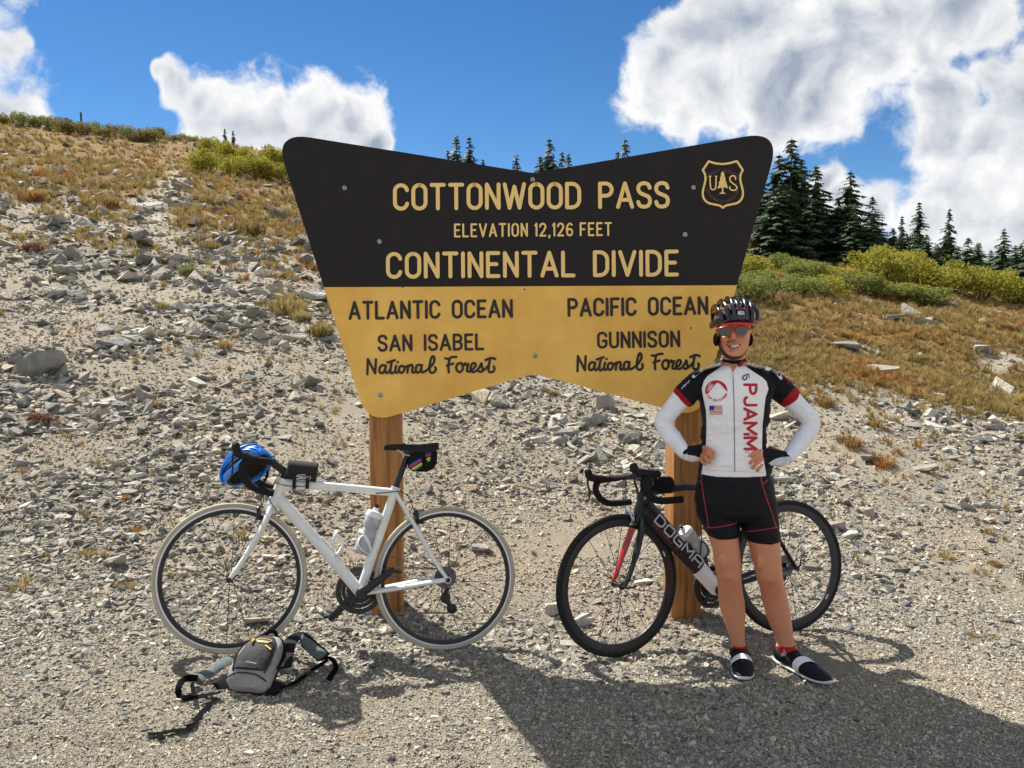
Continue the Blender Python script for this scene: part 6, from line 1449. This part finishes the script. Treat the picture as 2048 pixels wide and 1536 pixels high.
# sunglasses: red frame, two grey lenses
sg = MB(); ly = lambda px: 3.586 + ((px - HX) / 32) ** 2 * .034
LENS = [[(1437.5, 657), (1446, 655.3), (1458, 656), (1461.5, 659), (1460, 666), (1454, 671.5), (1446, 672.5), (1440, 668)], [(1496, 656), (1488, 654.3), (1476, 655.3), (1472.5, 658.5), (1474, 665.5), (1480, 671), (1488, 671.5), (1493.5, 667)]]
fr_ = MB(); fr_.tube([at_y(a, b_, ly(a) + .0005) for a, b_ in [(1434, 660), (1438, 656.5), (1446, 654.2), (1456, 654.6), (1462, 657.5), (HX, 659), (1472, 657), (1478, 654), (1488, 653.2), (1496, 655), (1499.5, 658.5)]], [(.0045, .0035)] * 11, 8)
for s, x0, x1 in ((-1, 1434, 1432), (1, 1499.5, 1501)): fr_.tube([at_y(x0, 659, ly(x0)), at_y(x1, 660, ly(x0) + .035), at_y(x1 + s * .5, 662, 3.72)], [(.0055, .0022)] * 3, 8)
for s in (-1, 1): fr_.tube([at_y(HX + s * 4.5, 659, 3.588), at_y(HX + s * 5.5, 668, 3.592)], [.0028, .0025], 6)
gl = pput(fr_, 'sunglasses', mat('red_plastic', (.42, .015, .02), .3, coat=.3), fix=True, label='wrap sunglasses with red frame and grey lenses')
M_LENS = mat('lens_grey', (.03, .036, .04), .16, 0, spec=.7)
for q in LENS:
    mb = MB(); q2 = [(v.x, v.y) for v in catmull([(a, b_, 0) for a, b_ in q], 4, closed=True)]; c = (sum(a for a, _ in q) / 8, sum(b_ for _, b_ in q) / 8); n = len(q2)
    f_ = [at_y(c[0] + (a - c[0]) * t, c[1] + (b_ - c[1]) * t, ly(c[0] + (a - c[0]) * t) - .001) for t in (1, .7, .35) for a, b_ in q2] + [at_y(*c, ly(c[0]) - .001)]
    mb.add(f_, [(i + r_ * n, (i + 1) % n + r_ * n, (i + 1) % n + (r_ + 1) * n, i + (r_ + 1) * n) for r_ in (0, 1) for i in range(n)] + [(2 * n + i, 2 * n + (i + 1) % n, 3 * n) for i in range(n)]); o = put('lens', mb.mesh('lens'), M_LENS, gl, smooth=True); o.data.transform(PI_)
# hair and ear warmers, strap
hr = MB(); rg = []
for (py, hw, y0, y1) in [(660, 33.5, 3.70, 3.825), (675, 32, 3.715, 3.822), (690, 28, 3.73, 3.81), (702, 22, 3.745, 3.80), (712, 12, 3.76, 3.79)]: rg.append(hring(HX - hw, HX + hw, py, (y0 + y1) / 2, (y1 - y0) / 2))
hr.rings(rg)
M_HAIR = mat('hair_blond', (.34, .20, .08), .5, noise=(60, (.20, .11, .04), 1))
rg_ = random.Random(3)
for i in range(14):
    x0 = 1437 + rg_.uniform(-3, 6); hr.tube(catmull([at_y(x0, 700, 3.76), at_y(x0 - rg_.uniform(0, 4), 712, 3.74), at_y(x0 - rg_.uniform(1, 9), 722 + rg_.uniform(-3, 6), 3.72)], 3), .0013, 4)
for s in (-1, 1):
    for i in range(7): x0 = HX + s * (29 + i * .5); hr.tube(catmull([at_y(x0, 652, 3.66), at_y(x0 + s * 1.2, 662, 3.665 + i * .003), at_y(x0 + s * .2, 674, 3.675), at_y(x0 - s * .5, 684, 3.69)], 3), .0014, 4)
pput(hr, 'hair', M_HAIR, fix=True)
nm_ = MB()
for s in (-1, 1): ribbon(nm_, [(HX + s * 3.2 - .9, 680.3), (HX + s * 3.2 + .9, 680.3)], 1.5, mpB, 0)
pput(nm_, 'nostrils', mat('nostril_dark', (.12, .035, .025), .8))
fl = MB()
for s in (-1, 1): rib2(fl, [(HX + s * 7.5, 679), (HX + s * 12, 684.5), (HX + s * 16, 691.5)], .7, mpB, 0, curve=True)
pput(fl, 'smile_fold_shade', mat('skin_fold_shade', (.45, .16, .09), .6))  # darker strokes on the cheeks paint in the shade of the smile folds
M_FLEECE = mat('fleece_black', (.008, .008, .010), .95, bump=(200, .8), spec=.1)
for x_ in (1432.5, 1499.5): mb = MB().ball(at_y(x_, 679, 3.700), (.0115, .034, .030), 16, 12); pput(mb, 'ear_warmer', M_FLEECE)
M_STR = mat('strap_black', (.014, .012, .014), .7)
mb = MB(); mb.tube(catmull([at_y(1433, 668, 3.70), at_y(1438, 690, 3.675), at_y(1447, 706, 3.648), at_y(1457, 714.5, 3.628), at_y(1468, 716.5, 3.622), at_y(1481, 712.5, 3.630), at_y(1490, 704, 3.655), at_y(1494, 690, 3.68), at_y(1497, 668, 3.70)], 5), [(.0022, .0075)] * 41, 8, up=(0, 0, 1)); pput(mb, 'chin_strap', M_STR, fix=True)
# helmet
hc = at_y(1466, 646, 3.712); hm = empty('helmet_mount', (0, 0, 0)) if False else None
zc = Vector((0.0, .10, 1)).normalized(); xc = Vector((0, -1, .10)); xc = (xc - zc * xc.dot(zc)).normalized(); yc = zc.cross(xc)
M_GLOSS = mat('helmet_gloss_black', (.008, .008, .010), .18, coat=.35); M_RED = mat('helmet_red', (.48, .012, .014), .3, coat=.3)
hs_ = helmet_shape(person, M_GLOSS, M_HIN, M_RED, L=.126, W_=.094, H=.108, ribs=7, rw=.0140, bands=((.050, .915),), br=.0035)
HM = PI_ @ Matrix.Translation(hc) @ Matrix((xc, yc, zc)).transposed().to_4x4(); hs_.matrix_local = HM; hs_.name = 'helmet'; hs_['label'] = 'glossy black cycling helmet with red trim'
mb = MB(); mb.tube([Vector((math.cos(a) * .1265, math.sin(a) * .0935, -.014)) for a in np.linspace(-.95, .95, 24)], [(.003, .0060)] * 24, 8, up=(0, 0, 1)); mb.put('brow_band', M_RED, hs_)
mb = MB(); mb.box((.130, 0, .030), (.006, .030, .018), Matrix.Rotation(-.3, 3, 'Y'), .003); mb.put('badge', M_STEEL, hs_)
HO = {}
st_ = MB(); write('PROTONE', lambda a, b_, l: at_y(a, b_, 3.565 + (650 - b_) * .0011 - .0003 * l + .003), (1471.5, 637), (1486.5, 616), 3.2, .75, mb=st_, gap=.3); o = put('lettering', st_.mesh('lettering'), M_WPR, hs_); o.data.transform(HM.inverted() @ PI_)

# ---- jersey
JT = [r for r in TR if r[2] < 935 and r[2] > 726] + [(1399.5, 1537, 945.5, 3.715, .1075)]
b = MB(); torso(b, .0065, JT); chest(b, .005); arm(b, AR, .0065, 0, 4); arm(b, AL, .0065, 0, 4)
b.tube([at_y(1468.5, 716.5, 3.722), at_y(1468.5, 726, 3.725), at_y(1468.5, 742, 3.725)], [(.051, .056), (.056, .060), (.070, .066)], 24)
jm = wrinkle(remesh(b, .0042, 3, .5, 'jersey'), .013, 10, 24, 7, lambda c: .45 + .9 * np.exp(-((c[:, 2] - .98) / .10) ** 2) + .8 * np.exp(-((np.abs(c[:, 0] - 1.0) - .17) / .06) ** 2))
nv = len(jm.vertices); co = np.empty(nv * 3, np.float32); jm.vertices.foreach_get('co', co); co = co.reshape(-1, 3); jx, jy = to_px(co[:, 0], co[:, 1], co[:, 2])
Lp = [(1452, 722), (1447, 730), (1428, 743), (1415, 752), (1408, 761), (1403.5, 778), (1406, 793), (1412, 822), (1413, 852), (1412, 888), (1407, 925), (1403, 945)]; Rp = [(1484, 722), (1488, 730), (1506, 743), (1525, 755), (1533, 763), (1537, 778), (1531, 796), (1528, 822), (1525, 852), (1524, 896), (1528, 925), (1532, 945)]
sd = np.minimum(jx - np.interp(jy, [p[1] for p in Lp], [p[0] for p in Lp]), np.interp(jy, [p[1] for p in Rp], [p[0] for p in Rp]) - jx)
col_ = (jy - 731); sd = np.minimum(sd, col_ * .9); sd = np.where(co[:, 1] > 3.73, -5, sd)
cu = np.maximum(((1372 - jx) * .74 + (jy - 790) * .67) - 4, ((jx - 1571) * .74 + (jy - 790) * .67) - 4); cu = np.where((jx > 1385) & (jx < 1558), -9, cu)
for nm, v in (('panel', sd), ('cuff', cu)): a_ = jm.attributes.new(nm, 'FLOAT', 'POINT'); a_.data.foreach_set('value', v.astype(np.float32))
def split_mat(name, base, parts, rough=.7):
    m = mat(name, base, rough, bump=(420, .25), sheen=.03, spec=.15); t = m.node_tree; L = t.links; b = t.nodes['Principled BSDF']; prev = None
    n = t.nodes.new('ShaderNodeTexNoise'); n.inputs['Scale'].default_value = 16; n.inputs['Detail'].default_value = 3; n.inputs['Distortion'].default_value = 1.2; c = t.nodes.new('ShaderNodeTexCoord'); mp_ = t.nodes.new('ShaderNodeMapping'); mp_.inputs['Scale'].default_value = (1, 1, .5); L.new(c.outputs['Object'], mp_.inputs[0]); L.new(mp_.outputs[0], n.inputs['Vector'])
    b2 = t.nodes.new('ShaderNodeBump'); b2.inputs['Strength'].default_value = .55; b2.inputs['Distance'].default_value = .012; L.new(n.outputs[0], b2.inputs['Height']); old = [x for x in t.nodes if x.type == 'BUMP' and x != b2][0]; L.new(b2.outputs[0], old.inputs['Normal'])
    prev = None
    for (at_, c2) in parts:
        a = t.nodes.new('ShaderNodeAttribute'); a.attribute_name = at_; g = t.nodes.new('ShaderNodeMapRange'); g.inputs[1].default_value = -.35; g.inputs[2].default_value = .35; L.new(a.outputs['Fac'], g.inputs[0])
        x = t.nodes.new('ShaderNodeMix'); x.data_type = 'RGBA'; x.inputs[7].default_value = (*c2, 1); L.new(g.outputs[0], x.inputs[0])
        if prev is None: x.inputs[6].default_value = (*base, 1)
        else: L.new(prev, x.inputs[6])
        prev = x.outputs[2]
    L.new(prev, b.inputs['Base Color']); return m
M_JER = split_mat('jersey_cloth', (.008, .009, .013), [('panel', (.90, .89, .91)), ('cuff', (.33, .008, .018))])
JB = bvh_of(jm); jo = pput(jm, 'jersey', M_JER, label='white front, black shoulders and sides, dark red cuffs')
mj = proj(JB, .0012)
def jput(mb, nm, m, **k): me = mb.mesh(nm); me.transform(PI_); return put(nm, me, m, jo, **k)
M_JR = mat('jersey_red', (.50, .012, .03), .7); M_JK = mat('jersey_black', (.014, .015, .018), .7); M_JW = mat('jersey_white', (.80, .80, .82), .7); M_JB = mat('jersey_blue', (.02, .035, .28), .7)
jput(write('PJAMM', mj, (1489, 769.5), (1489.5, 898), 23.5, 5.5, gap=.20), 'lettering', M_JR, label='red letters PJAMM running down the chest')
jput(write('CY', mj, (1491, 903), (1493, 915), 6.5, .9, gap=.25), 'lettering', M_JR)
mb = MB(); cy_ = lambda x_: 782 - 21.5 * math.sqrt(max(0, 1 - ((x_ - 1432.5) / 22.5) ** 2)); mt = lambda x_: float(np.interp(x_, [1410, 1414, 1434, 1440, 1454, 1456], [785, 789.5, 765, 767.5, 783, 784]))
patch(mb, [(x_, cy_(x_), max(cy_(x_) + .2, mt(x_))) for x_ in np.linspace(1410.2, 1454.8, 34)], mj, 1, 5)
arc_text('TOP 100 CLIMBS', 1433, 779, 23.5, 214, 337, 3.6, .9, lambda a, b_, l: mj(a, b_, l), inside=True, mb=mb); jput(mb, 'round_logo', M_JR, label='red round mountain logo with the words TOP 100 CLIMBS')
mb = MB()
for (c_, r_) in (((1417.5, 779), 3.2), ((1425.5, 772.5), 3.2)): ribbon(mb, arc(*c_, r_, r_, 0, 360, 14), .7, mj, 4, cap=False)
for q in ([(1417.5, 779), (1421, 774), (1425.5, 772.5)], [(1416.5, 772), (1419.5, 769.5), (1423, 771)], [(1418, 773), (1421, 775.5), (1420, 779)]): rib2(mb, q, 1.3, mj, 5)
ribbon(mb, [(1420.5, 767.2)], 2.2, mj, 5); jput(mb, 'rider_print', M_JW)
mb = MB(); ribbon(mb, arc(1489.5, 755.5, 4.2, 4.2, -20, 290, 14), 2.6, mj, 2); rib2(mb, [(1491, 748.5), (1496.5, 751), (1498.5, 755.5)], 1.7, mj, 3, curve=True); rib2(mb, [(1494, 747), (1499, 749.5)], 1.3, mj, 3); jput(mb, 'maker_mark', M_JK)
# flag
mb = MB(); fx = lambda u, v: (1418.3 + 26 * u + .9 * v, 811.5 + 17.5 * v - .3 * u)
def fpatch(mb, u0, u1, v0, v1, l): patch(mb, [(fx(u, v0)[0], fx(u, v0)[1], fx(u, v1)[1]) for u in np.linspace(u0, u1, 8)], mj, l, 3)
fpatch(mb, 0, 1, 0, 1, 1); jput(mb, 'flag_ground', M_JW)
mb = MB()
for k in range(7): fpatch(mb, 0, 1, (2 * k) / 13, (2 * k + 1) / 13, 3)
jput(mb, 'flag_stripes', M_JR, label='red stripes of a small flag'); mb = MB(); fpatch(mb, 0, .38, 0, .54, 6); jput(mb, 'flag_canton', M_JB)
mb = MB(); rib2(mb, [(1466, 746), (1468, 800), (1469, 870), (1469.5, 944)], 2.2, mj, 2, cap=False); jput(mb, 'zip', mat('zip_grey', (.42, .43, .46), .5))
mb = MB(); rib2(mb, [(1466, 750), (1468, 800), (1469, 870), (1469.5, 944)], .8, mj, 4, cap=False); jput(mb, 'zip_line', mat('zip_dark', (.06, .06, .07), .5))
mb = MB(); rib2(mb, [(1465.8, 747), (1466, 753)], 2.6, mj, 6); jput(mb, 'zip_slider', M_STEEL)
mb = MB(); patch(mb, [(1457.5, 729, 730), (1461, 728, 736.5), (1464, 728, 743), (1466, 728, 745.5), (1468.5, 728, 742), (1471.5, 728, 736), (1475.5, 728, 729)], mj, 3, 6); o = jput(mb, 'open_neck', M_SKIN)
for q in ([(1441, 728.5), (1428, 732), (1412, 737), (1398, 743), (1387, 753)], [(1499, 728.5), (1512, 732), (1528, 736), (1545, 740), (1556, 748), (1562, 756)]): mb = MB(); rib2(mb, q, 6.5, mj, 2, curve=True); jput(mb, 'shoulder_stripe', M_JW)
mb = MB(); write('PJAMM', mj, (1384, 748), (1398, 738.5), 3.2, .9, mb=mb); write('PJAMM', mj, (1541, 735), (1556, 742), 3.2, .9, mb=mb); jput(mb, 'lettering', M_JK)
mb = MB()
for q in ([(1374, 765), (1369, 774)], [(1369, 769), (1363, 778)], [(1379, 760), (1376, 766)]): rib2(mb, q, 1.1, mj, 2)
jput(mb, 'sleeve_lines', M_JW)
mb = MB(); write('M', mj, (1566, 751), (1574, 760), 5, 1.2, mb=mb); write('R', mj, (1572, 760), (1577, 767), 5, 1.2, mb=mb); jput(mb, 'sleeve_print', M_JR)
mb = MB(); rib2(mb, [(1479, 731), (1484, 727), (1488, 720)], 6, mj, 3); jput(mb, 'collar_lining', mat('jersey_dark_red', (.28, .01, .02), .7))
mb = MB(); rib2(mb, [(1403, 939.5), (1430, 941), (1468, 943), (1500, 944.5), (1532, 944)], .7, mj, 3, cap=False); jput(mb, 'hem_seam', mat('seam_grey', (.45, .45, .5), .7))

# ---- arm warmers, shorts, socks
M_ARMW = mat('arm_warmer_white', (.90, .90, .95), .75, bump=(420, .3), noise=(12, (.82, .83, .93), 1))
for rows in (AR, AL):
    b = MB(); arm(b, rows, .0022, 2, 11); pput(wrinkle(remesh(b, .0042, 3, .5, 'arm_warmer'), .009, 18, 30, 12, lambda c: np.clip((1.165 - c[:, 2]) / .04, 0, 1) * np.clip((c[:, 2] - .99) / .03, 0, 1)), 'arm_warmer', M_ARMW)
b = MB(); torso(b, .0030, [r for r in TR if 925 < r[2]]); leg(b, LR[:3] + [(1417, 1475.3, 1070, 3.705, .080)], .0045); leg(b, LL[:3] + [(1493.5, 1558, 1079, 3.705, .0785)], .0045)
sm_me = wrinkle(remesh(b, .0042, 4, .5, 'shorts'), .006, 16, 18, 14, lambda c: np.clip((.90 - c[:, 2]) / .06, 0, 1)); SB = bvh_of(sm_me)
so = pput(sm_me, 'shorts', mat('shorts_lycra', (.0055, .006, .009), .6, bump=(14, .25), spec=.2)); ms = proj(SB, .0012)
mb = MB()
for q in ([(1402, 944), (1403.5, 965), (1406, 985), (1412, 1020), (1417.5, 1055)], [(1395, 957), (1403.5, 966)], [(1413, 1055.5), (1430, 1055), (1455, 1051), (1473, 1046)], [(1521, 951), (1524, 966), (1533, 995), (1545, 1030), (1553, 1055)], [(1535, 960), (1526, 969)], [(1490, 1063), (1515, 1061), (1540, 1057), (1556, 1055)]): rib2(mb, q, 1.7, ms, 0, curve=len(q) > 2)
me = mb.mesh('seam'); me.transform(PI_); put('seam', me, mat('seam_red', (.42, .02, .04), .6), so, label='thin red stitching')
M_SOCK = mat('sock_red', (.52, .010, .018), .85, bump=(500, .4))
for rows in (LR, LL):
    b = MB(); leg(b, [tuple(r) for r in rows if r[2] > 1280], .0035); o = pput(remesh(b, .004, 2, .5, 'sock'), 'sock', M_SOCK)
    if rows is LL:
        mb = MB(); mk = lambda a, b_, l: at_y(a, b_, 3.6815 - .0003 * l)
        for c_ in ((1565, 1310), (1571.5, 1311)): ribbon(mb, arc(*c_, 2.8, 2.3, 0, 360, 12), .8, mk, 1, cap=False)
        rib2(mb, [(1565, 1310), (1567, 1305), (1570, 1304), (1571.5, 1311)], 1.1, mk, 2); ribbon(mb, [(1568, 1301)], 2, mk, 3); me = mb.mesh('rider_print'); me.transform(PI_); put('rider_print', me, M_JW, o)
# ---- shoes
M_SHOE = mat('shoe_black', (.006, .006, .007), .5, bump=(160, .2), spec=.2); M_SHW = mat('shoe_white', (.74, .74, .76), .4)
def shoe(heel, toe, mirror):
    d = (toe - heel); L = d.length; X = d.normalized(); Yv = Vector((0, 0, 1)).cross(X); Z = Vector((0, 0, 1))
    def T(x_, y_, z_): return heel + X * x_ * L + Yv * y_ + Z * z_
    rows = [(0, .022, .012, .064), (.03, .032, .006, .078), (.10, .038, .004, .080), (.22, .040, .004, .078), (.34, .041, .005, .078), (.46, .042, .005, .076), (.60, .046, .005, .064), (.74, .047, .006, .053), (.86, .041, .009, .045), (.95, .028, .014, .036), (1.0, .010, .020, .028)]
    mb = MB(); rg = []
    for (x_, w, z0, z1) in rows:
        r_ = []
        for k in range(28):
            a = 2 * math.pi * k / 28; ca, sa = math.cos(a), math.sin(a); f = 1 - .38 * max(0, sa) ** 1.5; yy = math.copysign(abs(ca) ** .85, ca) * w * f; zz = (z0 + z1) / 2 + math.copysign(abs(sa) ** .8, sa) * (z1 - z0) / 2; r_.append(T(x_, yy + .004 * mirror * math.sin(x_ * 3.1), zz))
        rg.append(r_)
    mb.rings(rg); s_ = pput(mb, 'shoe', M_SHOE, fix=True)
    so = MB(); rg = []
    for (x_, w, z0, z1) in rows: rg.append([T(x_ * 1.01 - .005, yy + .004 * mirror * math.sin(x_ * 3.1), zz) for yy, zz in ((-(w + .002), z0 + .004), (-(w + .001), z0 + .009), ((w + .001), z0 + .009), ((w + .002), z0 + .004), (w * .8, z0 - .004), (-w * .8, z0 - .004))])
    so.rings(rg); me = so.mesh('sole'); me.transform(PI_); put('sole', me, M_SHW, s_)
    def band(x0, x1, grow, m, nm):
        mb = MB(); rg = []
        for x_ in np.linspace(x0, x1, 5):
            w = float(np.interp(x_, [r[0] for r in rows], [r[1] for r in rows])); z0 = float(np.interp(x_, [r[0] for r in rows], [r[2] for r in rows])); z1 = float(np.interp(x_, [r[0] for r in rows], [r[3] for r in rows])); r_ = []
            for k in range(19):
                a = -.35 + (math.pi + .7) * k / 18; ca, sa = math.cos(a), math.sin(a); f = 1 - .38 * max(0, sa) ** 1.5; r_.append(T(x_ - .05 * ca * mirror, math.copysign(abs(ca) ** .85, ca) * (w * f + grow) + .004 * mirror * math.sin(x_ * 3.1), (z0 + z1) / 2 + math.copysign(abs(sa) ** .8, sa) * ((z1 - z0) / 2 + grow)))
            rg.append(r_)
        n = 19; b0 = 0
        for r_ in rg: mb.v += [tuple(p) for p in r_]
        for i in range(4):
            for k in range(n - 1): mb.f.append((i * n + k, i * n + k + 1, (i + 1) * n + k + 1, (i + 1) * n + k))
        me = mb.mesh(nm); me.transform(PI_); put(nm, me, m, s_, smooth=True)
    band(.50, .62, .004, M_SHW, 'strap'); band(.16, .30, .006, M_SHOE, 'upper_strap')
    return s_
def gp(x_, y_, dz=.004): return Vector((x_, y_, gz(x_, y_) + dz))
h1 = at_y(1479, 1300, 3.72); shoe(gp(h1.x + .004, 3.775), gp(h1.x - .042, 3.490), 1)
h2 = at_y(1573, 1300, 3.72); shoe(gp(h2.x - .027, 3.775), gp(h2.x + .122, 3.500), -1)
# ---- gloves
for side, fs in (('R', FR), ('L', FL)):
    b = MB(); palm(b, side, .0030)
    for f in fs: P_ = finger_pts(f); b.tube([P_[0], P_[1], P_[1] + (P_[2] - P_[1]) * .22], [.0125, .0125, .0118], 12)
    w0 = at_y(1375, 908, 3.676) if side == 'R' else at_y(1569, 917, 3.676); w1 = at_y(1369, 906, 3.683) if side == 'R' else at_y(1575, 916, 3.683); b.tube([w1, w0, w0 + (w0 - w1) * .6], [(.0315, .0315), (.0305, .028), (.027, .022)], 20)
    gm_ = remesh(b, .003, 3, .5, 'glove'); n_ = len(gm_.vertices); co = np.empty(n_ * 3, np.float32); gm_.vertices.foreach_get('co', co); co = co.reshape(-1, 3); gx, gy = to_px(co[:, 0], co[:, 1], co[:, 2])
    v = (gy - np.interp(gx, [1362, 1372, 1390, 1402, 1420], [907, 909, 912, 916, 921])) if side == 'R' else (gy - np.interp(gx, [1515, 1535, 1550, 1562, 1580], [936, 928, 918, 914.5, 913]))
    a_ = gm_.attributes.new('palm_side', 'FLOAT', 'POINT'); a_.data.foreach_set('value', v.astype(np.float32))
    pput(gm_, 'glove', split_mat('glove_cloth', (.008, .009, .014), [('palm_side', (.62, .64, .68))], .7) if side == 'R' else MATS['glove_cloth'], label='fingerless glove, black back and pale palm edge')
